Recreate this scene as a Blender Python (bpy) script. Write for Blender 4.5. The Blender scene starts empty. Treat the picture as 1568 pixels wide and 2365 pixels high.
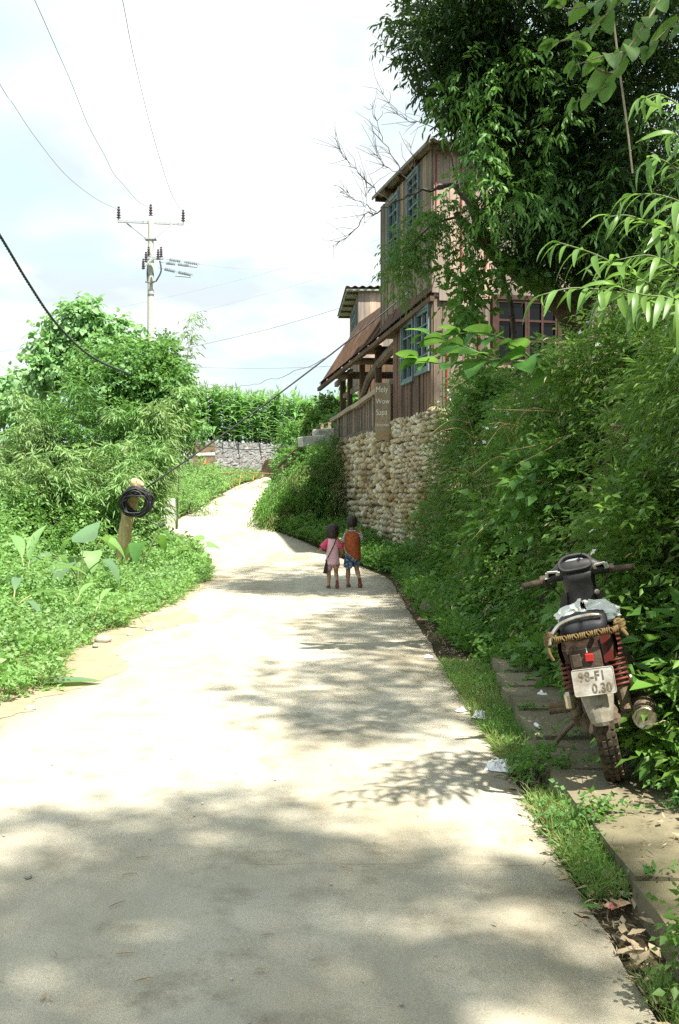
import bpy, math, random
import numpy as np
from mathutils import Vector, Matrix, Euler, noise as mnoise

SC = bpy.context.scene
COL = SC.collection
R = math.radians
F, VX, VY, EYE = 2365.0, 784.0, 1150.0, 1.5


def at(x, y, Y):
    """a point of the place at distance Y that the plan (measured from the photograph) puts on column x, row y"""
    return Vector(((x - VX) * Y / F, Y, EYE - (y - VY) * Y / F))


def rng(seed):
    return np.random.default_rng(seed)


# ---------------------------------------------------------------- objects
def link(name, me, mat=None, parent=None, smooth=False):
    o = bpy.data.objects.new(name, me)
    COL.objects.link(o)
    if mat is not None:
        for m in (mat if isinstance(mat, (list, tuple)) else [mat]):
            me.materials.append(m)
    if smooth and len(me.polygons):
        me.polygons.foreach_set('use_smooth', [True] * len(me.polygons))
    if parent is not None:
        o.parent = parent
    return o


def tag(o, label, cat, group=None, kind=None):
    if label:
        o['label'] = label
    if cat:
        o['category'] = cat
    if group:
        o['group'] = group
    if kind:
        o['kind'] = kind
    return o


def thing(name, label, cat, loc=(0, 0, 0), rot=(0, 0, 0), group=None):
    o = bpy.data.objects.new(name, None)
    o.empty_display_size = .1
    COL.objects.link(o)
    o.location = loc
    o.rotation_euler = rot
    return tag(o, label, cat, group)


def structure(o):
    o['kind'] = 'structure'
    return o


def stuff(o):
    o['kind'] = 'stuff'
    return o


def copy_tree(o, parent=None):
    c = o.copy()
    COL.objects.link(c)
    c.parent = parent
    for ch in list(o.children):
        copy_tree(ch, c)
    return c


# ---------------------------------------------------------------- mesh builder
class MB:
    def __init__(s):
        s.v, s.f, s.m = [], [], []

    def add(s, vs, fs, mi=0):
        b = len(s.v)
        s.v += [tuple(v) for v in vs]
        s.f += [tuple(i + b for i in f) for f in fs]
        s.m += [mi] * len(fs)

    def box(s, c, size, rot=None, mi=0, taper=1.0):
        c = Vector(c)
        M = rot if rot is not None else Matrix.Identity(3)
        vs = []
        for z in (-.5, .5):
            k = 1 if z < 0 else taper
            for x, y in ((-.5, -.5), (.5, -.5), (.5, .5), (-.5, .5)):
                vs.append(c + M @ Vector((x * size[0] * k, y * size[1] * k, z * size[2])))
        s.add(vs, [(3, 2, 1, 0), (4, 5, 6, 7), (0, 1, 5, 4), (1, 2, 6, 5), (2, 3, 7, 6), (3, 0, 4, 7)], mi)

    def beam(s, p, q, w, h, up=(0, 0, 1), mi=0):
        p, q = Vector(p), Vector(q)
        d = (q - p)
        y = d.normalized()
        x = y.cross(Vector(up))
        if x.length < 1e-4:
            x = y.cross(Vector((1, 0, 0)))
        x.normalize()
        z = x.cross(y)
        M = Matrix((x, y, z)).transposed()
        s.box((p + q) / 2, (w, d.length, h), M, mi)

    def tube(s, pts, rad, n=8, mi=0, cap=True, closed=False):
        pts = [Vector(p) for p in pts]
        if not hasattr(rad, '__len__'):
            rad = [rad] * len(pts)
        N = len(pts)
        up = None
        vs, fs = [], []
        for i, p in enumerate(pts):
            if closed:
                t = pts[(i + 1) % N] - pts[i - 1]
            else:
                t = pts[min(i + 1, N - 1)] - pts[max(i - 1, 0)]
            if t.length < 1e-9:
                t = Vector((0, 0, 1))
            t.normalize()
            if up is None:
                up = t.cross(Vector((0, 0, 1)))
                if up.length < .1:
                    up = t.cross(Vector((0, 1, 0)))
            a = up - t * up.dot(t)
            if a.length < 1e-6:
                a = t.orthogonal()
            a.normalize()
            up = a
            b = t.cross(a)
            for k in range(n):
                th = 2 * math.pi * k / n
                vs.append(p + (a * math.cos(th) + b * math.sin(th)) * rad[i])
        for i in range(N if closed else N - 1):
            j = (i + 1) % N
            for k in range(n):
                l = (k + 1) % n
                fs.append((i * n + k, i * n + l, j * n + l, j * n + k))
        if cap and not closed:
            fs.append(tuple(range(n - 1, -1, -1)))
            fs.append(tuple((N - 1) * n + k for k in range(n)))
        s.add(vs, fs, mi)

    def lathe(s, prof, n=16, M=None, mi=0):
        """prof: (radius, height) from one end to the other, about local z"""
        M = M if M is not None else Matrix.Identity(4)
        vs, fs = [], []
        for r, h in prof:
            for k in range(n):
                th = 2 * math.pi * k / n
                vs.append(M @ Vector((r * math.cos(th), r * math.sin(th), h)))
        for i in range(len(prof) - 1):
            for k in range(n):
                l = (k + 1) % n
                fs.append((i * n + k, i * n + l, (i + 1) * n + l, (i + 1) * n + k))
        fs.append(tuple(range(n - 1, -1, -1)))
        fs.append(tuple((len(prof) - 1) * n + k for k in range(n)))
        s.add(vs, fs, mi)

    def grid(s, fn, nu, nv, mi=0, closed_u=False):
        vs = [fn(i / (nu if closed_u else nu - 1), j / (nv - 1)) for j in range(nv) for i in range(nu)]
        fs = []
        for j in range(nv - 1):
            for i in range(nu if closed_u else nu - 1):
                k = (i + 1) % nu
                fs.append((j * nu + i, j * nu + k, (j + 1) * nu + k, (j + 1) * nu + i))
        s.add(vs, fs, mi)

    def loft(s, rings, mi=0, cap=True):
        n = len(rings[0])
        vs = [p for r in rings for p in r]
        fs = []
        for j in range(len(rings) - 1):
            for i in range(n):
                k = (i + 1) % n
                fs.append((j * n + i, j * n + k, (j + 1) * n + k, (j + 1) * n + i))
        if cap:
            fs.append(tuple(range(n - 1, -1, -1)))
            fs.append(tuple((len(rings) - 1) * n + k for k in range(n)))
        s.add(vs, fs, mi)

    def build(s, name, mat=None, parent=None, smooth=False, bevel=0):
        me = bpy.data.meshes.new(name)
        me.from_pydata([tuple(v) for v in s.v], [], s.f)
        if any(s.m):
            me.polygons.foreach_set('material_index', s.m)
        me.update()
        o = link(name, me, mat, parent, smooth)
        if bevel:
            b = o.modifiers.new('bevel', 'BEVEL')
            b.width = bevel
            b.segments = 2
            b.limit_method = 'ANGLE'
        return o


def ring(c, a, b, ra, rb, n=12, pw=1.0):
    c, a, b = Vector(c), Vector(a), Vector(b)
    out = []
    for k in range(n):
        t = 2 * math.pi * k / n
        ca, sa = math.cos(t), math.sin(t)
        ca = math.copysign(abs(ca) ** pw, ca)
        sa = math.copysign(abs(sa) ** pw, sa)
        out.append(c + a * ra * ca + b * rb * sa)
    return out


def ico(sub=1):
    import bmesh
    bm = bmesh.new()
    bmesh.ops.create_icosphere(bm, subdivisions=sub, radius=1)
    v = np.array([list(x.co) for x in bm.verts])
    f = np.array([[w.index for w in x.verts] for x in bm.faces])
    bm.free()
    return v, f


# ---------------------------------------------------------------- big vectorised meshes
class Big:
    """collects many copies of small templates as arrays and links them as one mesh"""

    def __init__(s):
        s.V, s.L, s.T, s.nv = [], [], [], 0

    def raw(s, V, Fc):
        V = np.asarray(V, np.float32).reshape(-1, 3)
        Fc = np.asarray(Fc, np.int64)
        s.V.append(V)
        s.L.append((Fc + s.nv).reshape(-1))
        s.T.append(np.full(len(Fc), Fc.shape[1], np.int32))
        s.nv += len(V)

    def inst(s, tpl, pos, frames, scale):
        tv, tf = tpl
        m = len(pos)
        if m == 0:
            return
        sc = np.asarray(scale, float)
        if sc.ndim == 0:
            sc = np.full(m, float(sc))
        if sc.ndim == 1:
            sc = np.repeat(sc[:, None], 3, 1)
        loc = tv[None, :, :] * sc[:, None, :]
        V = np.einsum('mij,mnj->mni', frames, loc) + pos[:, None, :]
        n = len(tv)
        Fc = (tf[None, :, :] + (np.arange(m) * n)[:, None, None]).reshape(-1, tf.shape[1])
        s.raw(V.reshape(-1, 3), Fc)

    def build(s, name, mat, parent=None, smooth=False):
        V = np.concatenate(s.V)
        L = np.concatenate(s.L).astype(np.int32)
        T = np.concatenate(s.T)
        me = bpy.data.meshes.new(name)
        me.vertices.add(len(V))
        me.vertices.foreach_set('co', V.reshape(-1))
        me.loops.add(len(L))
        me.loops.foreach_set('vertex_index', L)
        me.polygons.add(len(T))
        st = np.zeros(len(T), np.int32)
        st[1:] = np.cumsum(T)[:-1]
        me.polygons.foreach_set('loop_start', st)
        me.polygons.foreach_set('loop_total', T)
        if smooth:
            me.polygons.foreach_set('use_smooth', np.ones(len(T), bool))
        me.update(calc_edges=True)
        return link(name, me, mat, parent)


def norm(a):
    return a / np.maximum(np.linalg.norm(a, axis=-1, keepdims=True), 1e-9)


def frames_of(d, nrm):
    y = norm(d)
    x = norm(np.cross(y, nrm))
    z = np.cross(x, y)
    return np.stack([x, y, z], axis=-1)


def strip_tpl(n, w, droop=.25, fold=.12, shape=None, base=.0):
    """a leaf along +y as two strips meeting at the midrib"""
    V, Fc = [], []
    for i in range(n + 1):
        t = i / n
        ww = w * .5 * (shape(t) if shape else math.sin(math.pi * min(1, t * .93 + .05)) ** .8)
        z = -droop * t * t
        y = t * (1 - .25 * droop * t)
        V += [(-ww, y, z + fold * ww * 2), (0, y, z), (ww, y, z + fold * ww * 2)]
    for i in range(n):
        a = i * 3
        Fc += [(a, a + 1, a + 4, a + 3), (a + 1, a + 2, a + 5, a + 4)]
    return np.array(V, float), np.array(Fc)


def heart(t):
    return max(.0, (1 - t) ** .62 * (1 - .15 * math.cos(t * 3)) * min(1, .55 + t * 5)) * 1.05


T_QUAD = (np.array([(0, 0, 0), (-.21, .42, .07), (0, 1, -.1), (.21, .42, .07)], float), np.array([(0, 3, 2), (0, 2, 1)]))
T_BROAD = (np.array([(0, 0, 0), (-.34, .36, .08), (0, 1, -.14), (.34, .36, .08)], float), np.array([(0, 3, 2), (0, 2, 1)]))
T_NARROW = (np.array([(0, 0, 0), (-.09, .4, .03), (0, 1, -.22), (.09, .4, .03)], float), np.array([(0, 3, 2), (0, 2, 1)]))
T_LANCE4 = strip_tpl(3, .30, .30)
T_LANCE = strip_tpl(7, .185, .7, .18)
T_HEART = strip_tpl(7, .95, .3, .12, heart)
T_OVAL = strip_tpl(6, .62, .3, .12)
T_BLADE = strip_tpl(4, .05, .6, .0, lambda t: 1 - t ** 2 * .95)
T_TUFT = (np.array([(-.035, 0, 0), (.035, 0, 0), (.02, .55, -.06), (-.02, .55, -.06), (0, 1, -.3)], float), np.array([(0, 1, 2), (0, 2, 3), (3, 2, 4)]))


def rand_dirs(g, n):
    return norm(g.normal(size=(n, 3)))


def sprigs(big, g, base, d, Lt, k, leaf, tpl, droop=.3, spread=.9, up=.7, jitter=.25, twig=None):
    """twigs with leaves along them. base, d: (m,3); Lt twig length; k leaves; leaf length"""
    m = len(base)
    d = norm(d)
    Lt = Lt * g.uniform(.6, 1.25, m)
    side = norm(np.cross(d, np.array([0, 0, 1.]) + .3 * g.normal(size=(m, 3))))
    for i in range(k):
        t = (i + .6) / k
        p = base + d * (Lt * t)[:, None]
        p[:, 2] -= droop * Lt * t * t * .6
        sg = (1 if i % 2 else -1)
        last = i == k - 1
        ld = d * (.5 + .6 * t) + side * (0 if last else sg * spread) + jitter * g.normal(size=(m, 3))
        ld[:, 2] -= droop * (.6 + t)
        nr = np.array([0, 0, up]) + (1 - up) * 1.2 * g.normal(size=(m, 3)) + .25 * side * sg
        big.inst(tpl, p, frames_of(ld, nr), leaf * g.uniform(.6, 1.2, m))


def clumps_ell(g, c, rad, n, shell=.55):
    u = rand_dirs(g, n)
    r = g.uniform(shell ** 3, 1, n) ** (1 / 3)
    return np.asarray(c, float) + u * r[:, None] * np.asarray(rad, float)


def foliage(big, g, centers, cr, per, Lt, k, leaf, tpl, droop=.3, out_c=None, outw=.8, **kw):
    """per sprigs for each clump centre (radius cr), turned outwards"""
    m = len(centers) * per
    c = np.repeat(centers, per, 0)
    u = rand_dirs(g, m)
    crr = np.repeat(np.broadcast_to(np.asarray(cr, float), (len(centers),)), per)
    pos = c + u * (crr * g.uniform(.2, 1, m) ** .5)[:, None]
    if out_c is not None:
        o = norm(pos - np.asarray(out_c, float))
    else:
        o = u
    d = u * .7 + o * outw + .35 * g.normal(size=(m, 3))
    sprigs(big, g, pos, d, Lt, k, leaf, tpl, droop, **kw)


# ---------------------------------------------------------------- materials
def nmat(name):
    m = bpy.data.materials.new(name)
    m.use_nodes = True
    nt = m.node_tree
    b = nt.nodes['Principled BSDF']
    return m, nt, b


def N(nt, t, **kw):
    n = nt.nodes.new(t)
    for k, v in kw.items():
        if k.startswith('i_'):
            key = k[2:]
            n.inputs[int(key) if key.isdigit() else key.replace('_', ' ')].default_value = v
        else:
            setattr(n, k, v)
    return n


def col4(c):
    return (c[0], c[1], c[2], 1)


def ramp(nt, stops, interp='LINEAR'):
    r = nt.nodes.new('ShaderNodeValToRGB')
    r.color_ramp.interpolation = interp
    el = r.color_ramp.elements
    while len(el) < len(stops):
        el.new(.5)
    for e, (p, c) in zip(el, stops):
        e.position = p
        e.color = col4(c) if len(c) == 3 else c
    return r


def mixc(nt, a, b, fac, mode='MIX'):
    n = nt.nodes.new('ShaderNodeMix')
    n.data_type = 'RGBA'
    n.blend_type = mode
    L = nt.links
    for s, v in ((0, fac), (6, a), (7, b)):
        if hasattr(v, 'links'):
            L.new(v, n.inputs[s])
        elif s == 0:
            n.inputs[s].default_value = v
        else:
            n.inputs[s].default_value = col4(v)
    return n.outputs[2]


def plain(name, c, rough=.6, metal=0, spec=.4, var=.0, scale=30, bump=0, c2=None, vscale=None, coords='Object', detail=5):
    """one colour with noise: c..c2, and a small bump"""
    m, nt, b = nmat(name)
    L = nt.links
    b.inputs['Roughness'].default_value = rough
    b.inputs['Metallic'].default_value = metal
    b.inputs['Specular IOR Level'].default_value = spec
    if c2 is None:
        c2 = tuple(x * (1 - var) for x in c)
    tc = N(nt, 'ShaderNodeTexCoord')
    mp = N(nt, 'ShaderNodeMapping')
    if vscale:
        mp.inputs['Scale'].default_value = vscale
    L.new(tc.outputs[coords], mp.inputs[0])
    nz = N(nt, 'ShaderNodeTexNoise', i_Scale=scale, i_Detail=detail, i_Roughness=.65)
    L.new(mp.outputs[0], nz.inputs['Vector'])
    rp = ramp(nt, [(.35, c), (.68, c2)])
    L.new(nz.outputs['Fac'], rp.inputs[0])
    L.new(rp.outputs[0], b.inputs['Base Color'])
    if bump:
        bp = N(nt, 'ShaderNodeBump', i_Strength=bump, i_Distance=.02)
        L.new(nz.outputs['Fac'], bp.inputs['Height'])
        L.new(bp.outputs[0], b.inputs['Normal'])
    return m


def leafmat(name, c1, c2, c3=None, trans=.35, tcol=None, rough=.5, spec=.35, clump=1.2):
    """per-leaf colour between c1 and c2, whole clumps towards c3, light shining through"""
    m, nt, b = nmat(name)
    L = nt.links
    ge = N(nt, 'ShaderNodeNewGeometry')
    rp = ramp(nt, [(0, c1), (1, c2)])
    L.new(ge.outputs['Random Per Island'], rp.inputs[0])
    nz = N(nt, 'ShaderNodeTexNoise', i_Scale=clump, i_Detail=2)
    L.new(ge.outputs['Position'], nz.inputs['Vector'])
    r2 = ramp(nt, [(.42, (0, 0, 0)), (.62, (1, 1, 1))])
    L.new(nz.outputs['Fac'], r2.inputs[0])
    c = mixc(nt, rp.outputs[0], c3 or tuple(x * .75 for x in c2), r2.outputs[0])
    b.inputs['Roughness'].default_value = rough
    b.inputs['Specular IOR Level'].default_value = spec
    L.new(c, b.inputs['Base Color'])
    tr = N(nt, 'ShaderNodeBsdfTranslucent')
    tcl = mixc(nt, c, tcol or (.45, .8, .1), .35, 'MIX')
    L.new(tcl, tr.inputs[0])
    mx = N(nt, 'ShaderNodeMixShader', i_0=trans)
    L.new(b.outputs[0], mx.inputs[1])
    L.new(tr.outputs[0], mx.inputs[2])
    L.new(mx.outputs[0], nt.nodes['Material Output'].inputs[0])
    return m


def wood(name, c1, c2, scale=1.0, rough=.85, axis=2, bump=.4, plank=.9):
    """weathered timber: grain along one axis, boards differ (every board is an island)"""
    m, nt, b = nmat(name)
    L = nt.links
    tc = N(nt, 'ShaderNodeTexCoord')
    mp = N(nt, 'ShaderNodeMapping')
    s = [14 * scale] * 3
    s[axis] = .9 * scale
    mp.inputs['Scale'].default_value = s
    L.new(tc.outputs['Object'], mp.inputs[0])
    nz = N(nt, 'ShaderNodeTexNoise', i_Scale=1.6, i_Detail=8, i_Roughness=.7)
    L.new(mp.outputs[0], nz.inputs['Vector'])
    rp = ramp(nt, [(.3, c1), (.7, c2)])
    L.new(nz.outputs['Fac'], rp.inputs[0])
    ge = N(nt, 'ShaderNodeNewGeometry')
    r2 = ramp(nt, [(0, (.42, .42, .44)), (.35, (.85, .84, .82)), (.8, (1.1, 1.04, .97)), (1, (1.45, 1.32, 1.18))])
    L.new(ge.outputs['Random Per Island'], r2.inputs[0])
    c = mixc(nt, rp.outputs[0], r2.outputs[0], plank, 'MULTIPLY')
    n2 = N(nt, 'ShaderNodeTexNoise', i_Scale=1.3, i_Detail=4)
    L.new(tc.outputs['Object'], n2.inputs['Vector'])
    r3 = ramp(nt, [(.35, (.75, .75, .78)), (.65, (1.15, 1.1, 1.05))])
    L.new(n2.outputs['Fac'], r3.inputs[0])
    c = mixc(nt, c, r3.outputs[0], 1, 'MULTIPLY')
    L.new(c, b.inputs['Base Color'])
    b.inputs['Roughness'].default_value = rough
    b.inputs['Specular IOR Level'].default_value = .2
    bp = N(nt, 'ShaderNodeBump', i_Strength=bump, i_Distance=.02)
    L.new(nz.outputs['Fac'], bp.inputs['Height'])
    L.new(bp.outputs[0], b.inputs['Normal'])
    return m


def text_obj(body, size, name, mat, parent=None, thick=.002, align='CENTER', sx=1.0, spacing=1.0, line=1.0, bold=0.0):
    cu = bpy.data.curves.new(name, 'FONT')
    cu.body = body
    cu.size = size
    cu.align_x = align
    cu.extrude = thick
    cu.space_character = spacing
    cu.space_line = line
    cu.offset = bold
    t = bpy.data.objects.new(name + '_tmp', cu)
    COL.objects.link(t)
    dg = bpy.context.evaluated_depsgraph_get()
    me = bpy.data.meshes.new_from_object(t.evaluated_get(dg))
    bpy.data.objects.remove(t)
    bpy.data.curves.remove(cu)
    me.name = name
    me.materials.clear()
    if sx != 1:
        me.transform(Matrix.Diagonal((sx, 1, 1, 1)))
    return link(name, me, mat, parent)


# ---------------------------------------------------------------- the shape of the land
RY = [-12, 0, 18, 19.2, 20.5, 22, 23.2, 24.4, 26, 28.2, 30, 32, 34, 37, 40, 43.5, 47, 49]
RZ = [0, 0, 0, .03, .09, .17, .25, .34, .52, .72, .9, 1.1, 1.33, 1.66, 1.95, 2.28, 2.55, 2.6]
RL = [-2.3, -2.3, -2.38, -2.44, -2.6, -2.85, -3.1, -3.8, -4.4, -5.0, -4.65, -4.5, -4.34, -4.2, -4.05, -3.5, -3.1, -3.0]
RR = [.92, .92, .93, .85, .49, .1, -.25, -.6, -1.3, -2.1, -2.42, -2.5, -2.5, -2.53, -2.56, -2.6, -2.62, -2.6]


def lerp(xs, ys, x):
    return np.interp(x, xs, ys)


def sstep(a, b, x):
    t = np.clip((x - a) / (b - a), 0, 1)
    return t * t * (3 - 2 * t)


HC = np.array([1.83, 20.0])           # near corner of the house
HU = np.array([-.2008, .9796])        # along its long side, away from us
HG = np.array([.9796, .2008])         # along its front, to the right


def house_pt(a, o, z):
    """a metres along the long side, o metres out from it (towards the road), height z"""
    return Vector((HC[0] + HU[0] * a - HG[0] * o, HC[1] + HU[1] * a - HG[1] * o, z))


def bank_toe(Y):
    w = HC[0] + HU[0] / HU[1] * (Y - HC[1])
    t = np.interp(Y, [-10, 6, 10, 14, 18.6, 19.2], [1.75, 1.75, 1.7, 1.62, 1.62, 1.9])
    return np.where(Y > 19.2, w + .15, t)


def height(X, Y):
    X, Y = np.asarray(X, float), np.asarray(Y, float)
    z = np.interp(Y, RY, RZ)
    toe = bank_toe(Y)
    wid = np.interp(Y, [0, 18, 19.2, 60], [1.0, 1.05, .3, .3])
    top = np.interp(Y, [0, 8, 12, 15, 17.5, 18.6, 24, 40], [2.6, 2.6, 2.45, 2.7, 3.0, 3.2, 3.15, 3.3])
    far = np.where(Y > 30, sstep(46, 30.5, Y), 1)
    lump = .16 * np.sin(Y * 1.9 + 1.3 * np.sin(Y * .7)) + .10 * np.sin(Y * 4.3 + X)
    b = sstep(0, 1, (X - toe - np.where(Y < 18.4, lump, 0) * (X > toe)) / wid) * np.maximum(top - z, 0)
    z = z + b
    # left: a low verge, then a bank
    rl = np.interp(Y, RY, RL)
    z = z + sstep(.1, 1.6, rl - X) * .18 + sstep(2.0, 7, rl - X) * .9 - sstep(12, 40, rl - X) * 2.0
    # the field above the grey wall
    fl = sstep(.25, .7, Y - np.interp(X, FWX, FWY))
    z = np.where(fl > 0, np.maximum(z, z * (1 - fl) + fl * 3.98), z)
    return z


FWX = [-40, -8, -5.7, -2.0, 4, 30]
FWY = [44.5, 45.2, 45.5, 50.1, 52, 52]
# ================================================================ camera, sky, sun
cam = bpy.data.cameras.new('camera')
cam.sensor_fit = 'VERTICAL'
cam.sensor_height = 36
cam.lens = 36
cam.shift_y = -32.5 / 2365
cam.clip_end = 3000
cam.clip_start = .05
co = bpy.data.objects.new('camera', cam)
COL.objects.link(co)
co.location = (0, 0, EYE)
co.rotation_euler = (R(90), 0, 0)
SC.camera = co

SUN_DIR = Vector((.37, -.50, 1.1)).normalized()      # towards the sun: behind us, to the right
elev = math.asin(SUN_DIR.z)
sun = bpy.data.lights.new('sun', 'SUN')
sun.energy = 4.5
sun.angle = R(.8)
sun.color = (1, .95, .86)
so = bpy.data.objects.new('sun', sun)
COL.objects.link(so)
so.rotation_euler = (-SUN_DIR).to_track_quat('-Z', 'Y').to_euler()
so.location = SUN_DIR * 40

w = bpy.data.worlds.new('World')
SC.world = w
w.use_nodes = True
nt = w.node_tree
L = nt.links
bg = nt.nodes['Background']
bg.inputs['Strength'].default_value = .104
sky = N(nt, 'ShaderNodeTexSky', sky_type='NISHITA')
sky.sun_disc = False
sky.sun_elevation = elev
sky.sun_rotation = math.atan2(SUN_DIR.x, SUN_DIR.y)
sky.air_density = 1.0
sky.dust_density = 2.0
tc = N(nt, 'ShaderNodeTexCoord')
# flatten the direction onto a cloud deck
sep = N(nt, 'ShaderNodeSeparateXYZ')
L.new(tc.outputs['Generated'], sep.inputs[0])
mx = N(nt, 'ShaderNodeMath', operation='MAXIMUM', i_1=.0)
L.new(sep.outputs['Z'], mx.inputs[0])
ad = N(nt, 'ShaderNodeMath', operation='ADD', i_1=.22)
L.new(mx.outputs[0], ad.inputs[0])
dv = N(nt, 'ShaderNodeVectorMath', operation='DIVIDE')
cb = N(nt, 'ShaderNodeCombineXYZ')
for k in range(3):
    L.new(ad.outputs[0], cb.inputs[k])
L.new(tc.outputs['Generated'], dv.inputs[0])
L.new(cb.outputs[0], dv.inputs[1])
mp = N(nt, 'ShaderNodeMapping')
mp.inputs['Location'].default_value = (3.1, .35, .0)
mp.inputs['Scale'].default_value = (1, 1, 1.6)
L.new(dv.outputs[0], mp.inputs[0])
cn = N(nt, 'ShaderNodeTexNoise', i_Scale=1.15, i_Detail=7, i_Roughness=.52)
cn.inputs['Distortion'].default_value = .35
L.new(mp.outputs[0], cn.inputs['Vector'])
cr = ramp(nt, [(.40, (0, 0, 0)), (.56, (1, 1, 1))])
L.new(cn.outputs['Fac'], cr.inputs[0])
c2 = N(nt, 'ShaderNodeTexNoise', i_Scale=2.2, i_Detail=4, i_Roughness=.5)
L.new(mp.outputs[0], c2.inputs['Vector'])
shade = ramp(nt, [(.38, (2.85, 3.2, 3.35)), (.62, (4.8, 4.95, 4.85))])
L.new(c2.outputs['Fac'], shade.inputs[0])
blue = mixc(nt, sky.outputs[0], (2.9, 3.85, 4.2), .8)
out = mixc(nt, blue, shade.outputs[0], cr.outputs[0])
L.new(out, bg.inputs['Color'])

vs = SC.view_settings
vs.view_transform = 'Standard'
vs.look = 'None'
vs.exposure = 1.5
vs.gamma = 1
SC.display_settings.display_device = 'sRGB'
cy = SC.cycles
cy.max_bounces = 6
cy.diffuse_bounces = 3
cy.glossy_bounces = 2
cy.transmission_bounces = 4
cy.transparent_max_bounces = 4
cy.caustics_reflective = False
cy.caustics_refractive = False
cy.use_denoising = False

# ================================================================ materials
M = {}
M['conc_pole'] = plain('conc_pole', (.50, .50, .44), .85, var=.2, scale=9, bump=.1)
M['conc_old'] = plain('conc_old', (.42, .40, .34), .9, scale=6, bump=.3, c2=(.22, .21, .17), detail=9)
M['conc_white'] = plain('conc_white', (.62, .61, .56), .9, scale=5, bump=.2, c2=(.34, .33, .29), detail=8)
M['steel'] = plain('steel', (.20, .24, .25), .5, .5, scale=15, c2=(.10, .11, .11))
M['steel_light'] = plain('steel_light', (.42, .45, .45), .5, .3, scale=15, var=.3)
M['porcelain'] = plain('porcelain', (.035, .02, .025), .25, spec=.6, scale=8, c2=(.10, .06, .06))
M['glass_ins'] = plain('glass_ins', (.36, .42, .46), .3, scale=8, var=.4)
M['wire'] = plain('wire', (.30, .34, .37), .6, scale=5, var=.2)
M['cable'] = plain('cable', (.018, .018, .02), .5, spec=.5, scale=40, var=.3)
M['cable_grey'] = plain('cable_grey', (.035, .04, .042), .45, spec=.5, scale=60, c2=(.07, .08, .085))
M['wood_wall'] = wood('wood_wall', (.115, .095, .078), (.25, .21, .175))
M['wood_side'] = wood('wood_side', (.125, .105, .075), (.28, .24, .18))
M['wood_pale'] = wood('wood_pale', (.235, .195, .165), (.40, .345, .30))
M['wood_red'] = wood('wood_red', (.10, .062, .045), (.21, .145, .11))
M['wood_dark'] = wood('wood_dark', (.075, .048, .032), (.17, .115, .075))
M['wood_post'] = wood('wood_post', (.19, .15, .12), (.36, .30, .25), scale=.8)
M['wood_rail'] = wood('wood_rail', (.30, .25, .19), (.48, .42, .34), axis=0)
M['wood_log'] = wood('wood_log', (.52, .36, .17), (.74, .58, .33), scale=.6, plank=.0)
M['wood_sign'] = wood('wood_sign', (.20, .155, .10), (.33, .265, .18), scale=.7, plank=.2)
M['blue_paint'] = plain('blue_paint', (.16, .225, .225), .7, scale=9, c2=(.085, .125, .125), bump=.1)
M['red_paint'] = plain('red_paint', (.30, .03, .02), .6, scale=12, var=.4)
M['brown_paint'] = plain('brown_paint', (.07, .03, .018), .5, scale=10, var=.5)
M['pane'] = plain('pane', (.02, .03, .035), .06, spec=.7, var=0)
M['pane_dark'] = plain('pane_dark', (.004, .005, .006), .08, spec=.22, var=0)
M['dark_in'] = plain('dark_in', (.02, .016, .012), .95, spec=.1, scale=2, var=.5)
M['roof_brown'] = plain('roof_brown', (.115, .062, .04), .85, spec=.15, scale=2.2, c2=(.062, .036, .026), bump=.15, detail=8)
M['roof_grey'] = plain('roof_grey', (.24, .20, .155), .85, scale=3, c2=(.13, .10, .08), bump=.15, detail=8)
M['roof_under'] = plain('roof_under', (.40, .43, .36), .8, scale=4, var=.3)
M['roof_tin'] = plain('roof_tin', (.45, .27, .18), .7, scale=4, var=.4)
M['soil'] = plain('soil', (.13, .095, .06), .95, spec=.1, scale=4, c2=(.06, .048, .028), bump=.5, detail=9)
M['white_plastic'] = plain('white_plastic', (.78, .78, .76), .35, scale=18, var=.15, bump=.3)
M['chalk'] = plain('chalk', (.72, .70, .60), .9, var=.2, scale=60)
M['orange_chalk'] = plain('orange_chalk', (.50, .28, .08), .9, var=.5, scale=60)


def ground_material():
    m, nt, b = nmat('ground')
    L = nt.links
    ge = N(nt, 'ShaderNodeNewGeometry')
    n1 = N(nt, 'ShaderNodeTexNoise', i_Scale=.9, i_Detail=9, i_Roughness=.7)
    L.new(ge.outputs['Position'], n1.inputs['Vector'])
    r1 = ramp(nt, [(.30, (.03, .045, .014)), (.5, (.07, .055, .03)), (.7, (.14, .10, .06))])
    L.new(n1.outputs['Fac'], r1.inputs[0])
    n2 = N(nt, 'ShaderNodeTexNoise', i_Scale=38, i_Detail=5)
    L.new(ge.outputs['Position'], n2.inputs['Vector'])
    r2 = ramp(nt, [(.3, (.5, .5, .5)), (.7, (1.3, 1.3, 1.3))])
    L.new(n2.outputs['Fac'], r2.inputs[0])
    L.new(mixc(nt, r1.outputs[0], r2.outputs[0], 1, 'MULTIPLY'), b.inputs['Base Color'])
    b.inputs['Roughness'].default_value = .95
    b.inputs['Specular IOR Level'].default_value = .1
    bp = N(nt, 'ShaderNodeBump', i_Strength=.7, i_Distance=.04)
    L.new(n2.outputs['Fac'], bp.inputs['Height'])
    L.new(bp.outputs[0], b.inputs['Normal'])
    return m


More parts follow.
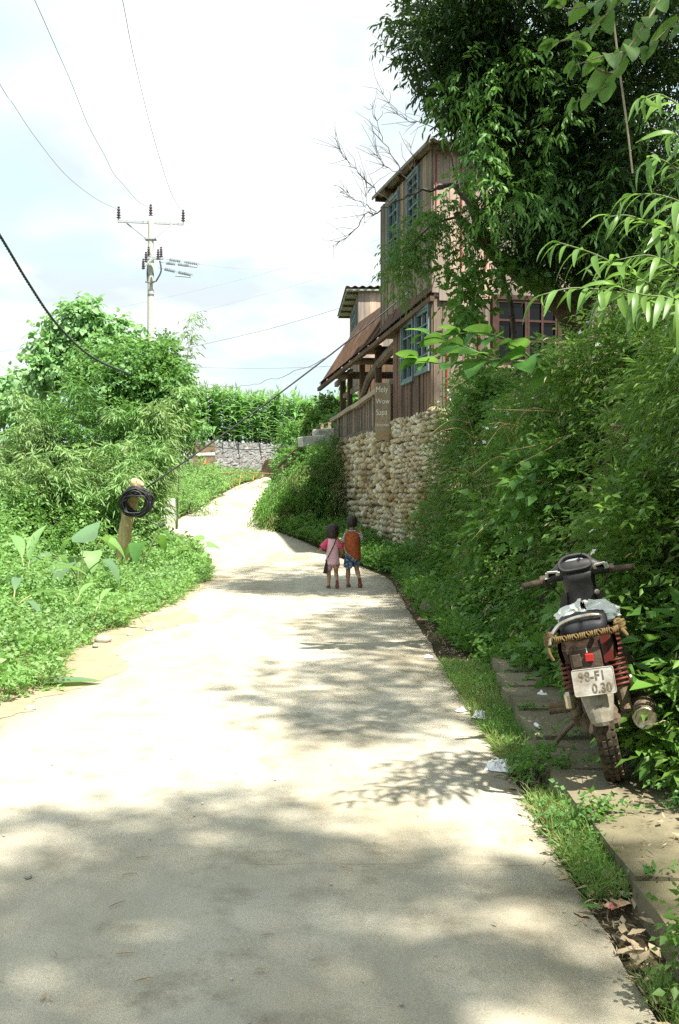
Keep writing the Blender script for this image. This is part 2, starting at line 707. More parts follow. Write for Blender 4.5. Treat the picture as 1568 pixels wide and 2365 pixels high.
def road_material(name, base, dirt, dark, grit=1.0, dirtedge=True):
    """worn concrete: pale wear, brown dust, dark stains, pitted grain, cracks"""
    m, nt, b = nmat(name)
    L = nt.links
    ge = N(nt, 'ShaderNodeNewGeometry')
    P = ge.outputs['Position']

    def nz(scale, detail=6, rough=.6, vec=P, stretch=None):
        v = vec
        if stretch:
            mp = N(nt, 'ShaderNodeMapping')
            mp.inputs['Scale'].default_value = stretch
            L.new(vec, mp.inputs[0])
            v = mp.outputs[0]
        n = N(nt, 'ShaderNodeTexNoise', i_Scale=scale, i_Detail=detail, i_Roughness=rough)
        L.new(v, n.inputs['Vector'])
        return n.outputs['Fac']

    def rmp(f, stops):
        r = ramp(nt, stops)
        L.new(f, r.inputs[0])
        return r.outputs[0]
    big = rmp(nz(.55, 7, .62, stretch=(1, .55, 1)), [(.40, (0, 0, 0)), (.62, (1, 1, 1))])
    c = mixc(nt, base, dirt, big)
    mid = rmp(nz(3.2, 8, .68), [(.52, (0, 0, 0)), (.70, (.75, .75, .75))])
    c = mixc(nt, c, dark, mid)
    wear = rmp(nz(1.4, 6, .6, stretch=(1.6, .35, 1)), [(.5, (0, 0, 0)), (.75, (.6, .6, .6))])
    c = mixc(nt, c, tuple(min(.66, x * 1.25) for x in base), wear)
    # pits, grit
    vo = N(nt, 'ShaderNodeTexVoronoi', i_Scale=42)
    L.new(P, vo.inputs['Vector'])
    pit = rmp(vo.outputs['Distance'], [(.05, (.35, .33, .28)), (.17, (1, 1, 1))])
    pn = rmp(nz(5, 4), [(.52, (0, 0, 0)), (.68, (1, 1, 1))])
    c = mixc(nt, c, mixc(nt, c, pit, 1, 'MULTIPLY'), pn)
    fine = rmp(nz(160, 3, .7), [(.25, (.72, .71, .68)), (.75, (1.22, 1.22, 1.2))])
    c = mixc(nt, c, fine, grit, 'MULTIPLY')
    # hairline cracks
    v2 = N(nt, 'ShaderNodeTexVoronoi', feature='DISTANCE_TO_EDGE', i_Scale=.33)
    wob = N(nt, 'ShaderNodeTexNoise', i_Scale=2.2, i_Detail=6)
    L.new(P, wob.inputs['Vector'])
    vm = N(nt, 'ShaderNodeVectorMath', operation='MULTIPLY_ADD')
    L.new(wob.outputs['Color'], vm.inputs[0])
    vm.inputs[1].default_value = (.5, .5, .5)
    L.new(P, vm.inputs[2])
    L.new(vm.outputs[0], v2.inputs['Vector'])
    ck = rmp(v2.outputs['Distance'], [(.0, (.55, .52, .46)), (.0035, (1, 1, 1))])
    c = mixc(nt, c, ck, .12, 'MULTIPLY')
    # faint cast joints across the road: thin darker bands that wander a little and fade out
    sx = N(nt, 'ShaderNodeSeparateXYZ')
    L.new(P, sx.inputs[0])
    wy = N(nt, 'ShaderNodeMath', operation='MULTIPLY_ADD', i_1=.10)
    L.new(wob.outputs['Fac'], wy.inputs[0])
    L.new(sx.outputs['Y'], wy.inputs[2])
    pp = N(nt, 'ShaderNodeMath', operation='PINGPONG', i_1=2.1)
    L.new(wy.outputs[0], pp.inputs[0])
    jl = rmp(pp.outputs[0], [(.0, (.62, .58, .5)), (.005, (.75, .72, .66)), (.009, (1, 1, 1))])
    jf = rmp(nz(1.1, 3), [(.42, (0, 0, 0)), (.6, (.8, .8, .8))])
    c = mixc(nt, c, mixc(nt, c, jl, 1, 'MULTIPLY'), jf)
    L.new(c, b.inputs['Base Color'])
    b.inputs['Roughness'].default_value = .9
    b.inputs['Specular IOR Level'].default_value = .15
    bp = N(nt, 'ShaderNodeBump', i_Strength=.35, i_Distance=.012)
    hn = nz(60, 8, .75)
    L.new(hn, bp.inputs['Height'])
    b2 = N(nt, 'ShaderNodeBump', i_Strength=.25, i_Distance=.05)
    L.new(nz(4, 4), b2.inputs['Height'])
    L.new(b2.outputs[0], bp.inputs['Normal'])
    L.new(bp.outputs[0], b.inputs['Normal'])
    return m


M['ground'] = ground_material()
M['road'] = road_material('road', (.445, .42, .345), (.34, .298, .215), (.215, .185, .13))
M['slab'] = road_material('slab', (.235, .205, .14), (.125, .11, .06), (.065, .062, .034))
M['dirt_edge'] = road_material('dirt_edge', (.36, .315, .225), (.28, .23, .15), (.19, .15, .095))

# ================================================================ ground, road
def terrain():
    xs = np.concatenate([np.linspace(-300, -40, 14)[:-1], np.linspace(-40, -9, 24)[:-1], np.linspace(-9, 5, 100)[:-1], np.linspace(5, 40, 24)[:-1], np.linspace(40, 300, 12)])
    ys = np.concatenate([np.linspace(-60, -6, 10)[:-1], np.linspace(-6, 52, 190)[:-1], np.linspace(52, 90, 20)[:-1], np.linspace(90, 700, 16)])
    X, Y = np.meshgrid(xs, ys)
    Z = height(X, Y)
    g = rng(1)
    bump = np.array([[mnoise.noise(Vector((x * .8, y * .8, 0))) for x in xs] for y in ys]) * .06
    rl, rr = np.interp(Y, RY, RL), np.interp(Y, RY, RR)
    off = sstep(0, .5, np.maximum(rl - X, X - np.maximum(rr, .0)))
    Z = Z + bump * off - .10 * ((X > rl + .12) & (X < rr - .1) & (Y < 49)) - .012
    nx, ny = len(xs), len(ys)
    V = np.stack([X, Y, Z], -1).reshape(-1, 3)
    i = (np.arange(ny - 1)[:, None] * nx + np.arange(nx - 1)[None]).reshape(-1)
    b = Big()
    b.raw(V, np.stack([i, i + 1, i + 1 + nx, i + nx], -1))
    o = b.build('ground', M['ground'], smooth=True)
    structure(o)


terrain()


def road():
    mb = MB()
    ys = list(np.arange(-12, 18, .25)) + list(np.arange(18, 49, .2))
    nx = 15
    vs = []
    for j, y in enumerate(ys):
        l, r, z = np.interp(y, RY, RL), np.interp(y, RY, RR), np.interp(y, RY, RZ)
        l += .10 * mnoise.noise(Vector((y * .7, 3, 0))) + .05 * mnoise.noise(Vector((y * 3.1, 8, 0)))
        r += .035 * mnoise.noise(Vector((y * .9, 5, 0))) + .03 * mnoise.noise(Vector((y * 4.1, 1, 0)))
        for i in range(nx):
            t = i / (nx - 1)
            x = l + (r - l) * t
            zz = z + .018 * mnoise.noise(Vector((x * .5, y * .35, 2))) + .01
            if i in (0, nx - 1):
                zz -= .07
                x += -.012 if i == 0 else .012
            elif i == 1:
                x = l + .01
            elif i == nx - 2:
                x = r - .01
            vs.append((x, y, zz))
    fs = []
    for j in range(len(ys) - 1):
        for i in range(nx - 1):
            a = j * nx + i
            fs.append((a, a + 1, a + 1 + nx, a + nx))
    mb.add(vs, fs)
    structure(mb.build('road', M['road'], smooth=True))
    # dusty brown earth along the left edge, washed in ragged tongues over the edge of the concrete
    mb = MB()
    ys = np.arange(-2, 19, .045)
    vs, fs = [], []
    NW = 11
    for j, y in enumerate(ys):
        l = np.interp(y, RY, RL)
        inn = .10 + .22 * mnoise.noise(Vector((y * .55, 1, 4))) + .13 * mnoise.noise(Vector((y * 2.3, 1, 4))) + .09 * mnoise.noise(Vector((y * 7, 1, 4))) + .06 * mnoise.noise(Vector((y * 19, 1, 4)))
        inn += .50 * math.exp(-((y - 12.6) / 1.2) ** 2) + .38 * math.exp(-((y - 9.0) / .7) ** 2)
        for i in range(NW):
            t = i / (NW - 1)
            x = l - .6 + (max(inn, .03) + .6) * t
            e = (1 - t) if t < 1 else 0
            z = float(np.interp(y, RY, RZ)) + .018 * mnoise.noise(Vector((x * .5, y * .35, 2))) + .0125 + .03 * min(1, e * 2.5) * max(0, .5 + mnoise.noise(Vector((x * 5, y * 5, 0)))) + .012 * mnoise.noise(Vector((x * 14, y * 14, 0))) * min(1, e * 6)
            vs.append((x, y, z))
    for j in range(len(ys) - 1):
        for i in range(NW - 1):
            a = j * NW + i
            fs.append((a, a + 1, a + NW + 1, a + NW))
    mb.add(vs, fs)
    structure(mb.build('dirt_verge', M['dirt_edge'], smooth=True))
    # raised slab path on the right, where the motorbike stands: cast slabs with open joints
    mb = MB()
    joints = [-1, 1.2, 2.7, 3.75, 4.55, 5.3, 5.95, 6.7, 7.45, 8.05, 8.8]
    for k in range(len(joints) - 1):
        y0, y1 = joints[k] + .012, joints[k + 1] - .012
        nx, ny = 10, 8
        xl0 = 1.085 + .012 * math.sin(k * 2.3)
        rise = .10 if y0 < 5.9 else .10 + .012 * (k - 5)
        if y0 > 5.9:
            xl0 += .05 * (k - 5)
        vs = []
        for j in range(ny):
            for i in range(nx):
                u, v = i / (nx - 1), j / (ny - 1)
                x = xl0 + (1.98 - xl0) * u + .012 * mnoise.noise(Vector((k, v * 3, u * 2)))
                y = y0 + (y1 - y0) * v + .02 * mnoise.noise(Vector((u * 4, k, v))) + .03 * (u - .5) * math.sin(k * 1.7)
                z = rise + .01 * mnoise.noise(Vector((x * 4, y * 4, k))) + .012 * (v - .5) * math.sin(k * 3.1)
                vs.append((x, y, z))
        fs = [(j * nx + i, j * nx + i + 1, (j + 1) * nx + i + 1, (j + 1) * nx + i) for j in range(ny - 1) for i in range(nx - 1)]
        b0 = len(vs)
        rim = [i for i in range(nx)] + [(j + 1) * nx - 1 for j in range(1, ny)] + [(ny - 1) * nx + i for i in range(nx - 2, -1, -1)] + [j * nx for j in range(ny - 2, 0, -1)]
        vs += [(vs[i][0] + (-.006 if vs[i][0] < 1.3 else 0), vs[i][1], -.05) for i in rim]
        n = len(rim)
        fs += [(rim[q], b0 + q, b0 + (q + 1) % n, rim[(q + 1) % n]) for q in range(n)]
        mb.add(vs, fs)
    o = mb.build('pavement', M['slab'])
    structure(o)


road()
# ================================================================ the wooden house on its stone wall
HPLANE = Matrix(((HU[0], HG[0], 0), (HU[1], HG[1], 0), (0, 0, 1)))     # columns: along, inwards, up


def HP(a, i, z):
    """a along the long side (away from us), i metres inwards, z up"""
    return house_pt(a, -i, z)


def hbox(mb, a0, a1, i0, i1, z0, z1, mi=0):
    mb.box(HP((a0 + a1) / 2, (i0 + i1) / 2, (z0 + z1) / 2), (a1 - a0, i1 - i0, z1 - z0), HPLANE, mi)


def boards_long(mb, g, a0, a1, z0, z1, w=.16, i=0.0, holes=(), ragged=.05):
    """upright boards of a wall along the long side; holes = (a0, a1, z0, z1) stay open"""
    a = a0
    while a < a1 - .02:
        ww = min(w * g.uniform(.7, 1.3), a1 - a)
        segs = [(z0 - ragged * g.uniform(0, 1), z1)]
        for (h0, h1, k0, k1) in holes:
            if a + ww / 2 > h0 and a + ww / 2 < h1:
                segs = [(s0, min(s1, k0)) for s0, s1 in segs if s0 < k0] + [(max(s0, k1), s1) for s0, s1 in segs if s1 > k1]
        for s0, s1 in segs:
            if s1 - s0 > .03:
                t = g.uniform(.02, .045)
                hbox(mb, a + .004, a + ww - .004, i - t + g.uniform(-.006, .006), i, s0, s1)
        a += ww


def boards_front(mb, g, i0, i1, z0, z1, w=.17, a=0.0, holes=(), ragged=.05):
    i = i0
    while i < i1 - .02:
        ww = min(w * g.uniform(.7, 1.3), i1 - i)
        segs = [(z0 - ragged * g.uniform(0, 1), z1)]
        for (h0, h1, k0, k1) in holes:
            if i + ww / 2 > h0 and i + ww / 2 < h1:
                segs = [(s0, min(s1, k0)) for s0, s1 in segs if s0 < k0] + [(max(s0, k1), s1) for s0, s1 in segs if s1 > k1]
        for s0, s1 in segs:
            if s1 - s0 > .03:
                t = g.uniform(.02, .045)
                hbox(mb, a - t + g.uniform(-.006, .006), a, i + .004, i + ww - .004, s0, s1)
        i += ww


def window(parent, along, p0, p1, z0, z1, off, nx, nz, fm, pm, bar=.03, fr=.06, halves=1):
    """a window in the long side (along True) or the front. Frame with its pane(s) as a sub-part"""
    fb, gb = MB(), MB()

    def bx(mb, u0, u1, zz0, zz1, d0, d1):
        if along:
            hbox(mb, u0, u1, off - d1, off - d0, zz0, zz1)
        else:
            hbox(mb, off - d1, off - d0, u0, u1, zz0, zz1)
    bx(fb, p0 - fr, p1 + fr, z0 - fr, z0, -.02, .07)
    bx(fb, p0 - fr, p1 + fr, z1, z1 + fr, -.02, .07)
    bx(fb, p0 - fr, p0, z0, z1, -.02, .068)
    bx(fb, p1, p1 + fr, z0, z1, -.02, .068)
    wd = (p1 - p0) / halves
    for h in range(halves):
        q0, q1 = p0 + wd * h, p0 + wd * (h + 1)
        bx(fb, q0 + .002, q0 + .05, z0 + .002, z1 - .002, .0, .05)
        bx(fb, q1 - .05, q1 - .002, z0 + .002, z1 - .002, .0, .05)
        bx(fb, q0 + .05, q1 - .05, z0 + .002, z0 + .055, .0, .049)
        bx(fb, q0 + .05, q1 - .05, z1 - .055, z1 - .002, .0, .049)
        for k in range(1, nx):
            u = q0 + (q1 - q0) * k / nx
            bx(fb, u - bar / 2, u + bar / 2, z0 + .055, z1 - .055, .004, .044)
        for k in range(1, nz):
            z = z0 + (z1 - z0) * k / nz
            bx(fb, q0 + .05, q1 - .05, z - bar / 2, z + bar / 2, .006, .042)
    f = fb.build('window', fm, parent)
    bx(gb, p0, p1, z0, z1, -.012, -.002)
    gb.build('pane', pm, f)
    return f


def corrugated(mb, c00, c10, c01, c11, waves, amp=.03, nv=2, sub=6, th=.006):
    """a sheet between four corners (u across the corrugation, v along it)"""
    c00, c10, c01, c11 = map(Vector, (c00, c10, c01, c11))
    nrm = (c10 - c00).cross(c01 - c00).normalized()
    nu = waves * sub + 1
    for side in (0, 1):
        vs = []
        for j in range(nv):
            for i in range(nu):
                u, v = i / (nu - 1), j / (nv - 1)
                p = (c00 * (1 - u) + c10 * u) * (1 - v) + (c01 * (1 - u) + c11 * u) * v
                vs.append(p + nrm * (amp * math.sin(2 * math.pi * waves * u) - side * th))
        fs = [(j * nu + i, j * nu + i + 1, (j + 1) * nu + i + 1, (j + 1) * nu + i) for j in range(nv - 1) for i in range(nu - 1)]
        mb.add(vs, fs)


def build_house():
    g = rng(5)
    house = thing('wooden_house', 'tall weathered plank house with blue windows and brown lean-to porch on the stone wall', 'house', (0, 0, 0))
    # --- walls. upper storey
    UA, UZ0, UZ1 = 4.15, 5.45, 8.32
    mb = MB()
    wl = [(.86, 1.64, 7.12, 8.2), (2.47, 3.3, 6.72, 8.15)]
    boards_long(mb, g, 0, UA, UZ0, UZ1, .17, holes=[(a - .05, b + .05, c - .05, d + .05) for a, b, c, d in wl], ragged=.12)
    side = mb.build('side_wall', M['wood_side'], house)
    for a, b, c, d in wl:
        window(house, True, a, b, c, d, -.02, 2, 5, M['blue_paint'], M['pane'])
    mb = MB()
    boards_front(mb, g, 0, 6.0, 5.5, UZ1, .19, ragged=.1)
    mb.build('front_wall', M['wood_pale'], house)
    # red cover strips in the joints of the front
    for i, z0, z1 in ((.03, 6.4, 8.2), (.55, 6.0, 8.25), (1.05, 6.0, 8.25), (.02, 5.5, 6.0), (.9, 3.3, 5.1), (.25, 3.3, 4.6)):
        mb = MB()
        hbox(mb, -.065, -.048, i, i + .022, z0, z1)
        mb.build('cover_strip', M['red_paint'], house)
    mb = MB()
    hbox(mb, UA - .03, UA, .0, 6, UZ0, UZ1)
    hbox(mb, .0, UA, 5.97, 6, 3.2, UZ1)
    mb.build('rear_wall', M['wood_side'], house)
    # bark slab and short boards patched on the front
    for i, z0, z1, ww in ((.10, 5.35, 6.0, .42), (.55, 5.2, 5.75, .36), (-.05, 5.5, 6.15, .14)):
        mb = MB()
        hbox(mb, -.085, -.05, i, i + ww, z0, z1)
        mb.build('patch_board', M['wood_pale'], house)
    # --- lower storey
    lw = [(.12, 1.0, 4.05, 5.25), (1.27, 2.1, 3.98, 5.2)]
    lw2 = [(-.02, .0, 0, 0)]
    mb = MB()
    boards_long(mb, g, 0, 3.0, 3.18, 5.6, .15, holes=[(a - .05, b + .05, c - .05, d + .05) for a, b, c, d in lw], ragged=.1)
    mb.build('lower_side_wall', M['wood_red'], house)
    for a, b, c, d in lw:
        window(house, True, a, b, c, d, -.02, 2, 4, M['blue_paint'], M['pane'])
    mb = MB()
    fw = (1.28, 2.56, 4.2, 5.42)
    boards_front(mb, g, 0, 6, 3.1, 5.52, .2, holes=[(fw[0] - .05, fw[1] + .05, fw[2] - .05, fw[3] + .05)])
    mb.build('lower_front_wall', M['wood_wall'], house)
    window(house, False, *fw, -.03, 2, 3, M['brown_paint'], M['pane_dark'], bar=.045, fr=.09, halves=2)
    # sill shelf with a sawn branch under the front window
    mb = MB()
    hbox(mb, -.16, -.05, 1.1, 2.75, 4.06, 4.11)
    mb.build('window_sill', M['wood_post'], house)
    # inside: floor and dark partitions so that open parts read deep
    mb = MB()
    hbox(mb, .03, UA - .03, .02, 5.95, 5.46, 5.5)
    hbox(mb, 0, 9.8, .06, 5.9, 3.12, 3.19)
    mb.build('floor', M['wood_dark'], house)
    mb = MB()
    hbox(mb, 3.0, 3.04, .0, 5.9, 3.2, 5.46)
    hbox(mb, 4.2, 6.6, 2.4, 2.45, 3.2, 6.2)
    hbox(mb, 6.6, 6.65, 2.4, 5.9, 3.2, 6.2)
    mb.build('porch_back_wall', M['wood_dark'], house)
    # --- main roof: corrugated sheets on purlins, nearly flat, eaves to the front
    mb = MB()
    corrugated(mb, HP(-.42, -.18, 8.36), HP(-.42, 6.3, 8.30), HP(UA + .3, -.16, 8.62), HP(UA + .3, 6.3, 8.5), 30, .022)
    rf = mb.build('roof', M['roof_grey'], house)
    for a in (-.2, 1.0, 2.2, 3.4, 4.3):
        zz = 8.36 + .06 * (a + .42) - .085
        mb = MB()
        hbox(mb, a - .04, a + .04, -.12, 6.1, zz - .05, zz + .04)
        mb.build('purlin', M['wood_dark'], rf)
    mb = MB()
    mb.beam(HP(-.4, -.19, 8.335), HP(UA + .28, -.17, 8.60), .025, .07)
    mb.build('fascia', M['roof_grey'], rf)
    # --- lean-to roof over the porch, steep and slightly sagging
    def eave(a):
        return .10 + .042 * a, 5.50 - .075 * a
    def crest(a):
        t = sstep(3.4, 4.4, a)
        return (.0 * (1 - t) - .66 * t), (5.82 - .02 * a) * (1 - t) + (6.50 + .01 * (a - 4)) * t
    def lean(u, v, dn=0.0):
        a = -.15 + 9.75 * u
        o0, z0 = eave(a)
        o1, z1 = crest(a)
        vv = v
        z = z0 + (z1 - z0) * (vv ** 1.3) - .02 * math.sin(math.pi * u) * (1 - vv)
        w = .016 * math.sin(2 * math.pi * 64 * u)
        return HP(a, -(o0 + (o1 - o0) * v) + w * .5, z + w - dn)
    mb = MB()
    mb.grid(lambda u, v: lean(u, v), 64 * 5 + 1, 7)
    mb.grid(lambda u, v: lean(u, v, .012), 64 * 5 + 1, 7)
    porch_roof = mb.build('porch_roof', M['roof_brown'], house)
    for a in np.arange(.2, 9.6, .85):
        o0, z0 = eave(a)
        o1, z1 = crest(a)
        mb = MB()
        mb.beam(HP(a, -o0 + .06, z0 - .055), HP(a, -o1, z1 - .09), .07, .09)
        if a > 4.3:
            mb.beam(HP(a, -o1, z1 - .09), HP(a, 2.4, z1 + .4), .07, .09)
        mb.build('rafter', M['wood_dark'], porch_roof)
    mb = MB()
    e0, e1 = eave(-.1), eave(9.55)
    mb.beam(HP(-.1, -e0[0] + .05, e0[1] - .13), HP(9.9, -e1[0] + .05, e1[1] - .15), .09, .10)
    mb.build('eave_beam', M['wood_dark'], porch_roof)
    # upper slope behind the crest closes the porch roof
    mb = MB()
    mb.grid(lambda u, v: HP(4.2 + 5.4 * u, .66 + 2.4 * v, 6.50 + .05 * u + .45 * v), 12, 4)
    mb.grid(lambda u, v: HP(4.2 + 5.4 * u, .66 + 2.4 * v, 6.47 + .05 * u + .45 * v), 12, 4)
    mb.build('porch_ceiling', M['roof_brown'], porch_roof)
    # round log ends under the eave
    for a, r in ((3.3, .13), (5.1, .10), (6.4, .09), (8.3, .10)):
        o0, z0 = eave(a)
        mb = MB()
        mb.tube([HP(a, -o0 + .12, z0 - .02), HP(a, 2.3, z0 + .05)], [r, r * .95], 12)
        mb.build('log_beam', M['wood_wall'], house, smooth=False)
    # --- porch posts
    for a, w, zt in ((3.02, .17, 5.35), (4.9, .15, 5.2), (6.6, .13, 5.1), (8.1, .13, 5.0), (9.1, .15, 4.95)):
        mb = MB()
        hbox(mb, a - w / 2, a + w / 2, .02, .02 + w, 3.18 if a < 4 else 3.2, zt)
        mb.build('porch_post', M['wood_post'] if a < 4 else M['wood_dark'], house, bevel=.012)
    # curved brace and cross rails between the posts
    mb = MB()
    pts = [HP(3.1, .08, 4.95), HP(3.9, .08, 4.86), HP(4.9, .08, 4.72), HP(5.8, .08, 4.50), HP(6.5, .08, 4.15), HP(6.8, .08, 3.9)]
    mb.tube(pts, [.11, .11, .10, .10, .09, .07], 8)
    mb.build('curved_brace', M['wood_wall'], house)
    mb = MB()
    mb.beam(HP(6.6, .1, 4.42), HP(9.1, .1, 4.36), .05, .13)
    mb.beam(HP(8.0, .1, 4.95), HP(9.9, .06, 4.78), .10, .13)
    mb.build('cross_rail', M['wood_post'], house)
    # --- railing: thick wavy plank, close-set upright slats
    mb = MB()
    ra = np.linspace(3.1, 9.9, 15)
    rings = []
    for a in ra:
        z = float(np.interp(a, [3.1, 4.6, 6.4, 7.6, 9.9], [4.17, 4.08, 3.93, 3.93, 3.80]))
        o = .12 + .03 * math.sin(a * 1.3)
        rings.append([HP(a, -o, z), HP(a, -o, z - .11), HP(a, .16, z - .11), HP(a, .16, z)])
    mb.loft(rings)
    rail = mb.build('railing', M['wood_rail'], house)
    mb = MB()
    a = 3.12
    while a < 9.85:
        zt = float(np.interp(a, [3.1, 4.6, 6.4, 7.6, 9.9], [4.17, 4.08, 3.93, 3.93, 3.80])) - .11
        ww = g.uniform(.07, .12)
        hbox(mb, a, a + ww, -.03 + g.uniform(-.01, .01), .0, 3.2, zt)
        a += ww + g.uniform(.015, .05)
    mb.build('slat', M['wood_wall'], rail)
    for a in (4.75, 6.9, 9.0):
        mb = MB()
        hbox(mb, a, a + .09, -.07, -.032, 3.2, 3.86 if a > 6 else 3.95)
        mb.build('baluster', M['wood_post'], rail)
    return house


build_house()


def build_annex():
    g = rng(6)
    ax = thing('wooden_shed', 'small pale plank loft with overhanging sheet roof and a blue window, behind the porch roof', 'shed', (0, 0, 0))
    # long side runs nearly straight away from us
    x0, y0 = .60, 33.0
    u = Vector((-.055, 1, 0)).normalized()
    v = Vector((1, .055, 0)).normalized()
    Mx = Matrix((u, v, Vector((0, 0, 1)))).transposed()

    def p(a, i, z):
        return Vector((x0, y0, 0)) + u * a + v * i + Vector((0, 0, z))

    def bx(mb, a0, a1, i0, i1, z0, z1):
        mb.box(p((a0 + a1) / 2, (i0 + i1) / 2, (z0 + z1) / 2), (a1 - a0, i1 - i0, z1 - z0), Mx)
    mb = MB()
    i = 0
    while i < 2.6:
        ww = g.uniform(.13, .24)
        bx(mb, -.03 - g.uniform(0, .02), 0, i + .004, i + ww - .004, 5.85, 8.2)
        i += ww
    mb.build('front_wall', M['wood_pale'], ax)
    mb = MB()
    bx(mb, -.02, .0, .0, 5.0, 2.6, 5.85)
    bx(mb, -.05, -.021, .4, .5, 2.6, 5.85)
    mb.build('porch_shade_wall', M['wood_dark'], ax)  # boards coloured dark to stand for the shade inside the porch
    mb = MB()
    bx(mb, 0.01, 4.2, .0, .03, 5.2, 6.35)
    bx(mb, .01, .55, .0, .03, 6.35, 8.15)
    bx(mb, 2.6, 4.2, .0, .03, 6.35, 8.15)
    bx(mb, .55, 2.6, .0, .03, 7.85, 8.15)
    mb.build('side_wall', M['wood_wall'], ax)
    mb = MB()
    bx(mb, .01, 4.2, 2.5, 2.53, 5.2, 8.15)
    mb.build('far_wall', M['wood_wall'], ax)
    fb, gb = MB(), MB()
    for a in (.55, 1.05, 1.55, 2.08, 2.53):
        bx(fb, a, a + .07, -.05, .02, 6.35, 7.85)
    for z in (6.35, 6.75, 7.15, 7.5, 7.79):
        bx(fb, .62, 2.53, -.045, .015, z, z + .06)
    f = fb.build('window', M['blue_paint'], ax)
    bx(gb, .56, 2.59, .016, .024, 6.36, 7.84)
    gb.build('pane', M['pane'], f)
    mb = MB()
    corrugated(mb, p(-.25, -.42, 8.26), p(-.25, 3.0, 8.34), p(5.0, -.42, 8.22), p(5.0, 3.0, 8.3), 14, .025)
    rf = mb.build('roof', M['roof_tin'], ax)
    mb = MB()
    bx(mb, -.2, 4.95, -.38, 2.9, 8.15, 8.20)
    mb.build('soffit', M['roof_under'], rf)
    for a in (.1, 1.2, 2.3, 3.4, 4.5):
        mb = MB()
        bx(mb, a, a + .08, -.36, .5, 8.09, 8.148)
        mb.build('purlin', M['wood_dark'], rf)


build_annex()


